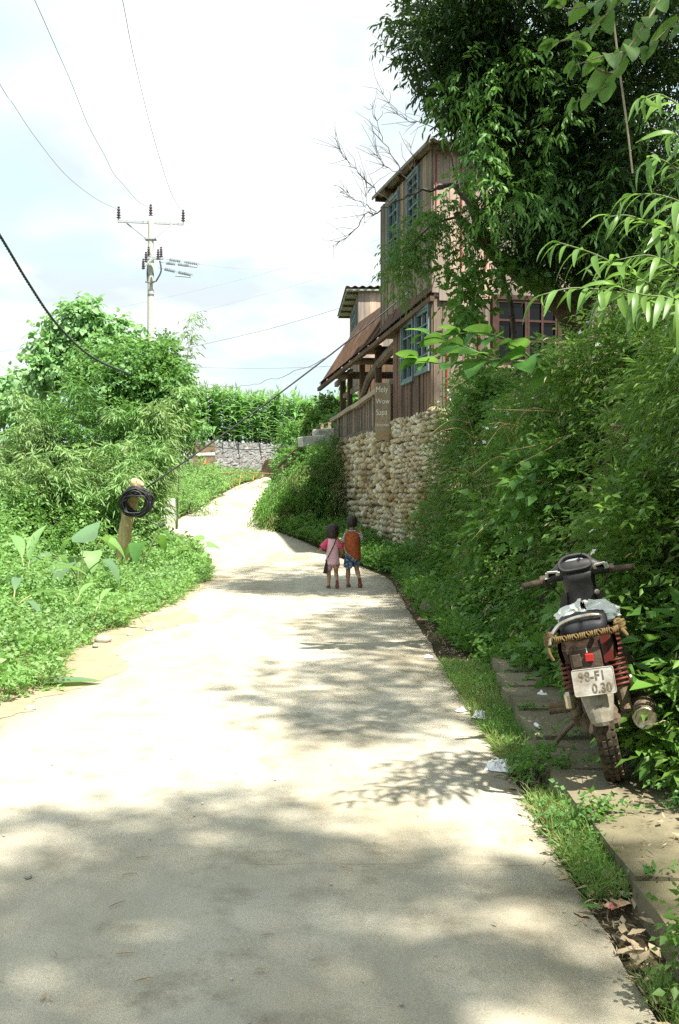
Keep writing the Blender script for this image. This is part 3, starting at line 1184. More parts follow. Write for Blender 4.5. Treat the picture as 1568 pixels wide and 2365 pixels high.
# ---------------------------------------------------------------- river-stone wall below the house
def build_stone_wall():
    g = rng(11)
    t = thing('cobble_wall', 'high retaining wall of rounded beige river stones under the wooden house', 'wall', (0, 0, 0))
    mb = MB()
    n = 30
    for (i0, i1, back) in ((.0, .5, 0),):
        rings = []
        for k in range(n):
            a = -.45 + 9.4 * k / (n - 1)
            p = HP(a, 0, 0)
            zb = float(height(p.x - .25, p.y)) - .3
            zt = 3.12
            rings.append([HP(a, .02, zb), HP(a, .5, zb), HP(a, .5, zt), HP(a, .06, zt)])
        mb.loft(rings)
    hbox(mb, 3.0, 9.75, -.06, .45, 3.1, 3.2)
    mb.build('mortar', plain('mortar', (.17, .145, .10), .95, scale=7, c2=(.075, .065, .045), bump=.4), t)
    iv, if_ = ico(2)
    big = Big()
    pos, sc, fr = [], [], []

    def put(a, i, z, w, h, d, rot):
        p = HP(a, i, z)
        pos.append(p)
        sc.append((w / 2, d / 2, h / 2))
        c, s = math.cos(rot), math.sin(rot)
        A = HPLANE @ Matrix.Rotation(rot, 3, 'Y')
        B = A @ Euler((g.uniform(-.35, .35), 0, g.uniform(-.35, .35))).to_matrix()
        fr.append(np.array(B))
    # near part: rows of small round stones; far part: bigger ones
    z = -.1
    row = 0
    while z < 3.2:
        small = .118
        a = -.5 + .05 * (row % 2)
        while a < 2.9:
            w = g.uniform(.075, .13) if g.uniform() < .6 else g.uniform(.13, .21)
            p = HP(a, 0, 0)
            zb = float(height(p.x - .3, p.y))
            if z > zb - .2:
                put(a + w / 2, .0 + .03 * math.sin(a * 2 + z * 1.7) + g.uniform(-.02, .02), z + g.uniform(-.03, .03), w * .9, small * g.uniform(.66, .98), g.uniform(.14, .22), g.uniform(-.5, .5))
            a += w
        z += small * .93
        row += 1
    z = 0
    while z < 3.15:
        hh = .17
        a = 2.75 + g.uniform(0, .1)
        while a < 8.95:
            w = g.uniform(.09, .16) if g.uniform() < .5 else g.uniform(.16, .32)
            p = HP(a, 0, 0)
            zb = float(height(p.x - .3, p.y))
            if z > zb - .25:
                put(a + w / 2, .0 + g.uniform(-.03, .03), z + g.uniform(-.04, .04), w * .88, hh * g.uniform(.55, .88) * (1 + 1.3 * (w - .1)) , g.uniform(.14, .26), g.uniform(-.9, .9))
            a += w * .97
        z += hh * .9
    # corner courses that face us
    z = .1
    while z < 3.2:
        i = -.05
        while i < .75:
            w = g.uniform(.18, .34)
            put(-.47, i + w / 2, z, .2, .13 * g.uniform(.9, 1.2), w, 0)
            i += w
        z += .125
    # coping stones along the top
    a = -.4
    while a < 3.0:
        w = g.uniform(.13, .22)
        put(a + w / 2, .08, 3.17, w, .14, .3, g.uniform(-.2, .2))
        a += w
    pos, sc, fr = np.array(pos), np.array(sc), np.array(fr)
    lump = 1 + .06 * np.array([mnoise.noise(Vector(v * 1.6)) for v in iv])[:, None]
    big.inst((iv * lump, if_), pos, fr, sc)
    m, nt, b = nmat('cobbles')
    L = nt.links
    ge = N(nt, 'ShaderNodeNewGeometry')
    rp = ramp(nt, [(0, (.27, .22, .15)), (.25, (.46, .39, .27)), (.5, (.60, .54, .42)), (.75, (.66, .64, .57)), (.9, (.36, .35, .33)), (1, (.52, .47, .38))])
    L.new(ge.outputs['Random Per Island'], rp.inputs[0])
    n1 = N(nt, 'ShaderNodeTexNoise', i_Scale=1.1, i_Detail=5)
    L.new(ge.outputs['Position'], n1.inputs['Vector'])
    r1 = ramp(nt, [(.35, (.62, .52, .36)), (.6, (1.08, 1.06, 1.0))])
    L.new(n1.outputs['Fac'], r1.inputs[0])
    n2 = N(nt, 'ShaderNodeTexNoise', i_Scale=26, i_Detail=6)
    L.new(ge.outputs['Position'], n2.inputs['Vector'])
    r2 = ramp(nt, [(.3, (.75, .72, .66)), (.65, (1.12, 1.12, 1.1))])
    L.new(n2.outputs['Fac'], r2.inputs[0])
    c = mixc(nt, rp.outputs[0], r1.outputs[0], 1, 'MULTIPLY')
    L.new(mixc(nt, c, r2.outputs[0], 1, 'MULTIPLY'), b.inputs['Base Color'])
    b.inputs['Roughness'].default_value = .85
    bp = N(nt, 'ShaderNodeBump', i_Strength=.25, i_Distance=.01)
    L.new(n2.outputs['Fac'], bp.inputs['Height'])
    L.new(bp.outputs[0], b.inputs['Normal'])
    big.build('stones', m, t, smooth=True)


build_stone_wall()


# ---------------------------------------------------------------- hanging sign
def build_sign():
    t = thing('hanging_sign', 'tall narrow plank sign with hand-painted white lettering, hung on the porch railing', 'sign')
    A = 3.05
    c = HP(A, -.25, 3.44)
    nrm = Vector((.0, -1, 0)) * .93 + Vector((-.37, 0, 0))
    nrm.normalize()
    xr = nrm.cross(Vector((0, 0, 1))).normalized() * -1
    xr = Vector((0, 0, 1)).cross(nrm).normalized()
    Mx = Matrix((xr, -nrm, Vector((0, 0, 1)))).transposed()
    t.matrix_world = Matrix.Translation(c) @ Mx.to_4x4()
    W, Hh = .38, 1.30
    mb = MB()
    # slightly uneven plank
    prof = [(-W / 2, Hh / 2), (W / 2 - .01, Hh / 2 - .03), (W / 2 - .005, 0), (W / 2 - .03, -Hh / 2), (-W / 2 + .015, -Hh / 2 + .02)]
    vs = [(x, -.015, z) for x, z in prof] + [(x, .015, z) for x, z in prof]
    n = len(prof)
    mb.add(vs, [tuple(range(n)), tuple(range(2 * n - 1, n - 1, -1))] + [(k, k + n, (k + 1) % n + n, (k + 1) % n) for k in range(n)])
    mb.build('board', M['wood_sign'], t)
    up = Matrix.Rotation(R(90), 4, 'X')
    for s, size, x, z, mt, sx, sp in (('Mely', .185, -.02, .43, 'chalk', .82, 1.0), ('Wow', .165, .0, .17, 'chalk', .85, 1.0), ('Sapa', .185, -.02, -.08, 'chalk', .80, 1.0), ('Homestay', .105, -.01, -.335, 'chalk', .74, .98)):
        o = text_obj(s, size, 'lettering', M[mt], t, .002, sx=sx, spacing=sp)
        o.matrix_local = Matrix.Translation((x, -.019, z)) @ up
    # worn orange lines of small writing below, no longer legible
    g = rng(3)
    for z in (-.50, -.61):
        mb = MB()
        x = -.15
        while x < .13:
            ww = g.uniform(.006, .02)
            hh = g.uniform(.02, .05)
            mb.box((x, -.0165, z + g.uniform(-.006, .006)), (ww, .002, hh))
            x += ww + g.uniform(.006, .014)
        mb.build('worn_writing', M['orange_chalk'], t)
    for x in (-.13, .0, .12):
        mb = MB()
        mb.lathe([(.009, 0), (.009, .012), (.004, .018)], 8, Matrix.Translation((x, -.015, -.205)) @ Matrix.Rotation(R(90), 4, 'X'))
        mb.build('nail', M['steel'], t)
    for x in (-.12, .12):
        mb = MB()
        mb.tube([(x, .0, .60), (x, .2, .66)], .008, 6)
        mb.build('hanger', M['cable'], t)


build_sign()
# ================================================================ plants
LM = {}
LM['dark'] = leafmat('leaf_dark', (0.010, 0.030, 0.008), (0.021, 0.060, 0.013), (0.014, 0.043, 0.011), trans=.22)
LM['tip'] = leafmat('leaf_tip', (.05, .13, .025), (.10, .22, .04), trans=.35)
LM['bush'] = leafmat('leaf_bush', (0.053, 0.117, 0.019), (0.122, 0.232, 0.029), (0.087, 0.171, 0.033), trans=.3)
LM['weed'] = leafmat('leaf_weed', (0.072, 0.177, 0.033), (0.137, 0.294, 0.055), (0.096, 0.221, 0.066), trans=.35)
LM['cover'] = leafmat('leaf_cover', (0.058, 0.142, 0.024), (0.125, 0.263, 0.040), (0.083, 0.199, 0.040), trans=.3)
LM['sunny'] = leafmat('leaf_sunny', (0.128, 0.262, 0.073), (0.238, 0.417, 0.119), (0.188, 0.324, 0.119), trans=.38)
LM['bamboo'] = leafmat('leaf_bamboo', (0.141, 0.277, 0.084), (0.284, 0.457, 0.168), (0.250, 0.343, 0.140), trans=.38)
LM['pale'] = leafmat('leaf_pale', (0.158, 0.314, 0.117), (0.290, 0.470, 0.222), (0.224, 0.392, 0.175), trans=.4)
LM['lance'] = leafmat('leaf_lance', (0.112, 0.213, 0.049), (0.191, 0.315, 0.078), (0.134, 0.263, 0.060), trans=.42, rough=.42, spec=.45, clump=3)
LM['heart'] = leafmat('leaf_heart', (.06, .15, .035), (.12, .23, .06), trans=.4, clump=4)
LM['broad'] = leafmat('leaf_broad', (0.054, 0.168, 0.036), (0.096, 0.240, 0.054), trans=.42, clump=4)
LM['taro'] = leafmat('leaf_taro', (0.107, 0.212, 0.092), (0.184, 0.306, 0.168), trans=.4, clump=3)
LM['corn'] = leafmat('leaf_corn', (0.116, 0.275, 0.077), (0.230, 0.447, 0.157), trans=.35, clump=.8)
LM['grass'] = leafmat('leaf_grass', (0.087, 0.178, 0.032), (0.203, 0.330, 0.076), (0.247, 0.267, 0.086), trans=.35)
LM['fern'] = leafmat('leaf_fern', (0.065, 0.169, 0.026), (0.143, 0.299, 0.046), (0.130, 0.156, 0.046), trans=.35)
LM['dry'] = leafmat('leaf_dry', (.26, .17, .08), (.50, .40, .26), trans=.15, tcol=(.5, .35, .15))
LM['drystem'] = plain('dry_stem', (.42, .29, .15), .9, var=.4, scale=12)
M['bark'] = plain('bark', (.16, .12, .085), .95, scale=5, c2=(.05, .038, .028), bump=.8, detail=9, vscale=(3, 3, .7))
M['bark_pale'] = plain('bark_pale', (.30, .25, .19), .9, scale=5, c2=(.12, .095, .07), bump=.6, detail=9)
M['twig'] = plain('twig', (.10, .085, .07), .9, var=.5, scale=9)
M['stem_green'] = plain('stem_green', (.12, .17, .06), .7, var=.3, scale=9)
M['culm'] = plain('culm', (.33, .33, .13), .6, var=.3, scale=6)
M['petal'] = plain('petal', (.78, .78, .70), .7, var=.1, scale=9)


def gz(x, y):
    return float(height(x, y))


def stems(mb, g, base, tops, r0, r1, n=6, bend=.15, seg=5):
    base = Vector(base)
    for t in tops:
        t = Vector(t)
        off = Vector(g.normal(size=3)) * bend * (t - base).length
        off.z = abs(off.z) * .6
        b = base + Vector((g.normal() * .05, g.normal() * .05, 0))
        pts = [b.lerp(t, k / seg) + off * math.sin(math.pi * k / seg) for k in range(seg + 1)]
        mb.tube(pts, [r0 + (r1 - r0) * k / seg for k in range(seg + 1)], n)


def blossoms(g, root, pts, size, name='blossoms'):
    b = Big()
    n = len(pts)
    d = norm(g.normal(size=(n, 3)) + np.array([-.3, -.6, 1.0]))
    for k in range(5):
        th = k * 2 * math.pi / 5
        side = norm(np.cross(d, np.array([.31, .2, .9])))
        s2 = np.cross(d, side)
        pd = side * math.cos(th) + s2 * math.sin(th) + d * .25
        b.inst(T_BROAD, pts, frames_of(pd, d), size * g.uniform(.7, 1.2, n))
    return b.build(name, M['petal'], root)


def shrub(name, label, cat, x, y, rad, seed, mat='bush', tpl=T_QUAD, leaf=.06, clumps=26, per=16, k=6, Lt=.22, droop=.35, cr=.22, z=None, lift=.75, group=None, flowers=0, fsize=.02, stem='twig', nst=7, shell=.45, up=.7, outw=.8, spread=.9, dry=0):
    """a bush: stems from the ground and a cloud of leafy twigs in clumps"""
    g = rng(seed)
    z = gz(x, y) if z is None else z
    t = thing(name, label, cat, (x, y, z), group=group)
    c = np.array([0, 0, rad[2] * lift])
    cs = clumps_ell(g, c, np.array(rad) * .85, clumps, shell)
    cs = cs[cs[:, 2] > -.1]
    big = Big()
    foliage(big, g, cs, cr * g.uniform(.7, 1.3, len(cs)), per, Lt, k, leaf, tpl, droop, c, up=up, outw=outw, spread=spread)
    big.build('foliage', LM[mat], t)
    if nst:
        mb = MB()
        stems(mb, g, (0, 0, -.08), cs[g.choice(len(cs), min(nst, len(cs)), replace=False)], .014, .005, 5)
        mb.build('stems', M[stem], t)
    if flowers:
        u = rand_dirs(g, flowers)
        u[:, 2] = np.abs(u[:, 2]) * 1.0 - .25
        p = c + u * np.array(rad) * g.uniform(.95, 1.15, flowers)[:, None]
        blossoms(g, t, p, fsize)
    if dry:
        big = Big()
        cs2 = clumps_ell(g, c, np.array(rad) * .8, dry, .6)
        foliage(big, g, cs2, cr * .6, 5, Lt, k, leaf, T_NARROW, .6, c)
        big.build('dry_leaves', LM['dry'], t)
    return t


def limb(mb, pts, r0, r1, n=9, wob=0, g=None, sub=4):
    """a limb through pts (smoothed)"""
    P_ = [Vector(p) for p in pts]
    out = []
    for i in range(len(P_) - 1):
        p0 = P_[max(i - 1, 0)]
        p1, p2 = P_[i], P_[i + 1]
        p3 = P_[min(i + 2, len(P_) - 1)]
        for k in range(sub):
            t = k / sub
            out.append(.5 * ((2 * p1) + (p2 - p0) * t + (2 * p0 - 5 * p1 + 4 * p2 - p3) * t * t + (3 * p1 - p0 - 3 * p2 + p3) * t ** 3))
    out.append(P_[-1])
    N_ = len(out)
    rr = [r0 + (r1 - r0) * (i / (N_ - 1)) ** .8 for i in range(N_)]
    if wob and g is not None:
        out = [p + Vector(g.normal(size=3)) * wob * (0 if i in (0, N_ - 1) else 1) for i, p in enumerate(out)]
        rr = [r * g.uniform(.88, 1.15) for r in rr]
    mb.tube(out, rr, n)
    return out


# ---------------------------------------------------------------- right: low cover between road and bank, and the bank itself
def cover(name, mat, seed, n, fn, leaf, tpl, k=5, Lt=.12, droop=.2, h=.18, upd=.7, label=None, **kw):
    """ground cover: fn(g, n) gives x, y of the plants"""
    g = rng(seed)
    x, y = fn(g, n)
    z = height(x, y)
    b = Big()
    # slope of the land
    e = .05
    gx = (height(x + e, y) - height(x - e, y)) / (2 * e)
    gy = (height(x, y + e) - height(x, y - e)) / (2 * e)
    nr = norm(np.stack([-gx, -gy, np.ones_like(gx)], -1))
    hh = h * g.uniform(.1, 1, len(x)) ** 1.2
    pn = np.array([mnoise.noise(Vector((a * 1.7, bb * 1.7, 3))) for a, bb in zip(x, y)])
    hh = hh * np.clip(1 + 1.3 * pn, .15, 2.2)
    pos = np.stack([x, y, z], -1) + nr * hh[:, None]
    d = nr * upd + .8 * g.normal(size=(len(x), 3)) * np.array([1, 1, .4])
    sprigs(b, g, pos, d, Lt, k, leaf, tpl, droop, **kw)
    o = b.build(name, LM[mat])
    stuff(o)
    tag(o, label, 'ground cover')
    return o


def fn_right(g, n):
    y = 5.0 + 14.4 * g.uniform(0, 1, n) ** 1.0
    lo = np.interp(y, [5, 6.6, 7.6, 8.6, 10, 14, 18.2, 19.2, 20], [1.72, 1.72, 1.62, 1.3, 1.12, 1.02, 1.05, .95, .7])
    lo = lo + .12 * np.array([mnoise.noise(Vector((0, a * 1.1, 5))) for a in y])
    hi = bank_toe(y) + .35
    return lo + (hi - lo) * g.uniform(0, 1, n), y


def fn_bank(g, n):
    y = 3.5 + 15.6 * g.uniform(0, 1, n)
    return bank_toe(y) + g.uniform(0, 1.25, n), y


cover('weed_cover', 'cover', 21, 7500, fn_right, .07, T_BROAD, k=4, Lt=.11, h=.25, label='dense low leafy weeds between the concrete road and the right bank')
cover('bank_creepers', 'bush', 22, 17000, fn_bank, .075, T_QUAD, k=5, Lt=.2, h=.30, droop=.45, label='tangle of dark green creepers covering the steep right bank')


def fn_strip(g, n):
    y = 2.2 + 7.0 * g.uniform(0, 1, n) ** 1.1
    x = .93 + (np.interp(y, [2, 5.9, 8.6], [1.10, 1.10, 1.36]) - .93) * g.uniform(-.1, .95, n)
    keep = np.array([mnoise.noise(Vector((3, a * 1.6, 1))) for a in y]) > np.interp(y, [2, 4, 5.5, 6.2], [.12, .0, -.15, -.6])
    return x[keep], y[keep]


cover('grass_strip', 'grass', 23, 4200, fn_strip, .07, T_TUFT, k=3, Lt=.05, h=.03, upd=1.3, droop=.1, up=.1, spread=.5, label='ragged grass and weeds in the gap between road edge and slab path')
cover('strip_weeds', 'weed', 24, 1500, fn_strip, .022, T_BROAD, k=5, Lt=.06, h=.06, label='small leafed weeds in the gap between road edge and slab path')


def fn_litter(g, n):
    y = 2.2 + 6.5 * g.uniform(0, 1, n) ** 1.2
    return np.clip(.99 + .07 * g.normal(size=n), .85, 1.09), y


cover('leaf_litter', 'dry', 33, 900, fn_litter, .04, T_NARROW, k=2, Lt=.04, h=.02, upd=.1, droop=.05, up=.5, label='brown leaf litter packed into the gutter beside the road')


def fn_bank_litter(g, n):
    y = 4.2 + 14.5 * g.uniform(0, 1, n)
    lo = np.interp(y, [4, 6.6, 7.6, 8.6, 10, 14, 18.2, 19.2], [1.6, 1.6, 1.5, 1.2, 1.0, .95, .95, .9])
    return lo + .25 * g.normal(size=n) * (g.uniform(0, 1, n) > .4) + .05, y


cover('bank_litter', 'dry', 34, 900, fn_bank_litter, .05, T_NARROW, k=2, Lt=.05, h=.05, upd=.1, droop=.05, up=.5, label='scattered brown dead leaves along the foot of the right bank')
cover('dead_leaves', 'dry', 35, 900, fn_bank, .07, T_NARROW, k=3, Lt=.1, h=.4, upd=.6, droop=.6, label='withered brown leaves caught in the creepers of the right bank')


def fn_verge_left(g, n):
    y = 4.6 + 16.5 * g.uniform(0, 1, n)
    rl = np.interp(y, RY, RL)
    s = .10 + .20 * np.array([mnoise.noise(Vector((7, a * .9, 5))) for a in y]) + np.interp(y, [4, 6.6, 8, 10.7, 12.5, 14, 20], [-.02, -.02, -.1, .22, .05, -.06, -.05]) - .06
    return rl - s - 3.2 * g.uniform(0, 1, n) ** 1.15, y


cover('verge_grass', 'grass', 25, 15000, fn_verge_left, .09, T_TUFT, k=3, Lt=.08, h=.05, upd=1.2, droop=.15, up=.15, spread=.6, label='short bright grass along the sunlit left verge')
cover('verge_weeds', 'sunny', 26, 14000, fn_verge_left, .055, T_BROAD, k=5, Lt=.12, h=.20, label='low leafy weeds along the sunlit left verge')


def fn_verge_tall(g, n):
    y = 8.5 + 11.5 * g.uniform(0, 1, n)
    rl = np.interp(y, RY, RL)
    s = 1.0 + np.interp(y, [8, 13, 15, 18.8, 19.4, 20], [.5, .3, 1.3, 1.9, .2, .0]) + .3 * np.array([mnoise.noise(Vector((2, a * .8, 5))) for a in y])
    return rl - s - 2.6 * g.uniform(0, 1, n), y


cover('tall_verge_weeds', 'sunny', 29, 6500, fn_verge_tall, .085, T_QUAD, k=6, Lt=.24, h=.42, droop=.35, label='knee high sunlit weeds at the back of the left verge')


def fn_left_back(g, n):
    y = 19 + 26 * g.uniform(0, 1, n)
    rl = np.interp(y, RY, RL)
    return rl - .1 - 3.5 * g.uniform(0, 1, n) ** 1.3, y


cover('far_verge', 'sunny', 27, 9000, fn_left_back, .09, T_BROAD, k=5, Lt=.16, h=.25, label='low sunlit weeds on the bank beside the far bend of the road')


def fn_right_back(g, n):
    y = 19.6 + 9.0 * g.uniform(0, 1, n)
    rr = np.interp(y, RY, RR)
    return rr + .05 + np.minimum(bank_toe(y) - .3 - rr, 2.2) * g.uniform(0, 1, n), y


cover('foot_weeds', 'cover', 28, 6500, fn_right_back, .07, T_BROAD, k=4, Lt=.15, h=.30, label='green weeds at the foot of the cobble wall along the road')

# bushes on the right bank; each with a place one can find
BANK = [
    # x, y(depth), t up the bank (0..1.2), radius, kind, label
    (1.95, 18.6, .15, .55, 'a', 'tall flowering weed bush against the near corner of the cobble wall'),
    (2.15, 18.0, .7, .6, 'a', 'bush with tiny white flowers at the top corner of the cobble wall'),
    (2.6, 18.4, 1.0, .55, 'b', 'leafy bush under the blue windows beside the plank corner of the house'),
    (1.95, 16.7, .25, .6, 'b', 'dark green bush low on the bank right of the cobble wall'),
    (2.35, 16.6, .65, .42, 'c', 'broad leafy bush high on the bank right of the cobble wall'),
    (2.9, 16.9, .95, .28, 'a', 'flowering bush directly below the brown framed window'),
    (3.5, 17.0, .95, .3, 'b', 'bush at the foot of the gnarled tree trunk'),
    (1.9, 14.9, .2, .55, 'c', 'low bush by the road behind the grey fallen board'),
    (2.2, 14.8, .6, .6, 'b', 'feathery green bush halfway up the bank left of the handlebars'),
    (2.75, 14.9, .9, .34, 'a', 'rounded flowering bush on top of the bank left of the tree trunk'),
    (3.4, 14.6, .95, .45, 'a', 'tall bush with white flowers on top of the bank below the lance leaves'),
    (1.95, 13.0, .3, .55, 'b', 'dark bush low on the bank above the left handlebar grip'),
    (2.3, 12.9, .7, .6, 'a', 'flowering bush in the middle of the bank above the handlebars'),
    (2.85, 12.8, 1.0, .5, 'b', 'bush on the bank top behind bare straw coloured stalks'),
    (3.5, 12.6, 1.0, .6, 'a', 'large flowering bush on the bank top at the right edge'),
    (2.0, 11.1, .25, .5, 'c', 'low broad leafed bush just left of the motorbike front'),
    (2.3, 11.0, .65, .55, 'b', 'bush behind the instrument cluster of the motorbike'),
    (2.7, 10.8, .95, .6, 'a', 'bush with white flowers high above the motorbike'),
    (3.2, 10.6, 1.05, .65, 'b', 'dense bush high on the bank at the right edge of the view'),
    (2.05, 9.3, .25, .45, 'c', 'low leafy bush in front of the motorbike'),
    (2.35, 9.2, .65, .5, 'b', 'dark bush right of the motorbike handlebars'),
    (2.75, 8.9, 1.0, .6, 'b', 'dark shaded bush on the bank right of the motorbike'),
    (2.0, 7.6, .2, .4, 'c', 'low weeds bush beside the right grip of the motorbike'),
    (2.25, 7.4, .55, .5, 'b', 'dark bush behind the right side of the motorbike'),
    (2.0, 6.3, .15, .4, 'b', 'dark leafy bush right of the exhaust pipe'),
    (2.2, 6.0, .5, .5, 'b', 'dark bush at the right edge beside the motorbike seat'),
    (1.95, 5.2, .1, .34, 'c', 'broad leafed bush at the right edge behind the rear tyre'),
]
for q, (x, y, tt, r, kd, lab) in enumerate(BANK):
    tx = float(bank_toe(y))
    x = tx + .05 + tt * 1.05 + (0 if tt < 1 else (x - tx - 1.1))
    r *= 1.12
    kw = dict(rad=(r, r * .95, r), seed=100 + q, lift=.45)
    if kd == 'a':
        shrub('flowering_bush', lab, 'bush', x, y, mat='weed', tpl=T_QUAD, leaf=.07, clumps=26, per=15, k=6, Lt=.22, cr=.18, flowers=22 + q % 5 * 5, fsize=.032, group='bushes on the right bank', dry=3, **kw)
    elif kd == 'b':
        shrub('bush', lab, 'bush', x, y, mat='bush', tpl=T_NARROW if q % 2 else T_QUAD, leaf=.085 if q % 2 else .075, clumps=26, per=14, k=7, Lt=.26, cr=.18, flowers=7, fsize=.028, group='bushes on the right bank', dry=4, **kw)
    else:
        shrub('leafy_bush', lab, 'bush', x, y, mat='cover', tpl=T_BROAD, leaf=.13, clumps=22, per=10, k=5, Lt=.2, cr=.2, group='bushes on the right bank', **kw)


for q, (px, py, Y, ln) in enumerate(((1180, 1010, 10.2, .5), (1290, 1090, 10.0, .6), (1120, 1130, 12.0, .5), (1450, 1080, 9.0, .5), (1240, 1220, 9.6, .5), (1520, 1010, 9.0, .5), (1090, 1010, 13.5, .6))):
    gg = rng(700 + q)
    mb = MB()
    for k in range(5):
        p = at(px, py, Y) + Vector(gg.normal(size=3)) * .10
        d = Vector((gg.normal() * .6 - .3, -.35, .2 + .4 * gg.normal())).normalized()
        limb(mb, [p, p + d * ln * .5 + Vector((0, 0, .06)), p + d * ln + Vector((0, -.02, -.10))], .005, .002, 4)
    o = mb.build('dry_stalk', LM['drystem'])
    tag(o, ['bare brown stems high in the bank left of the straw coloured stalk', 'bare brown stems in the middle of the right bank', 'bare stems low on the bank right of the cobble wall', 'bare brown stems above the right handlebar grip', 'bare stems in the dark hollow left of the handlebars', 'bare stems at the right edge under the lance leaves', 'bare stems on the bank just right of the cobble wall top'][q], 'dry stalk', 'bare stems in the right bank')


def straw(label, pts_list, r=.006, group='dry stalks on the right bank'):
    t = thing('dry_stalk', label, 'dry stalk', pts_list[0][0], group=group)
    o = Vector(pts_list[0][0])
    mb = MB()
    for pts in pts_list:
        n = len(pts)
        mb.tube([Vector(p) - o for p in pts], [r * (1 - .6 * i / (n - 1)) for i in range(n)], 5)
    mb.build('stalks', LM['drystem'], t)


straw('long bare straw coloured stalk arching left out of the bank', [[at(1440, 900, 9.6), at(1385, 935, 9.3), at(1330, 1000, 9.1), at(1230, 1030, 8.9), at(1180, 1040, 8.9)], [at(1385, 935, 9.3), at(1300, 950, 9.2), at(1130, 945, 9.0)], [at(1330, 1000, 9.1), at(1260, 1040, 8.8), at(1190, 1075, 8.8)]])
straw('cluster of dry tangled stalks hanging below the lance leaves', [[at(1480, 880, 9.4), at(1420, 850, 9.2), at(1380, 820, 9.2), at(1340, 810, 9.1)], [at(1500, 890, 9.4), at(1440, 895, 9.2), at(1350, 880, 9.0), at(1330, 830, 9.0)], [at(1520, 870, 9.4), at(1450, 900, 9.2), at(1400, 960, 9.0), at(1390, 1010, 9.0)], [at(1560, 840, 9.4), at(1500, 900, 9.2), at(1470, 990, 9.0), at(1420, 1050, 9.0)]])
straw('thin dry stalks drooping behind the motorbike handlebars', [[at(1480, 1120, 8.6), at(1400, 1135, 8.4), at(1330, 1120, 8.4)], [at(1420, 1130, 8.6), at(1395, 1180, 8.3), at(1400, 1260, 8.2)], [at(1500, 1170, 8.6), at(1420, 1180, 8.4), at(1370, 1235, 8.3)], [at(1540, 1230, 8.6), at(1460, 1240, 8.4), at(1400, 1250, 8.3)]], .005)

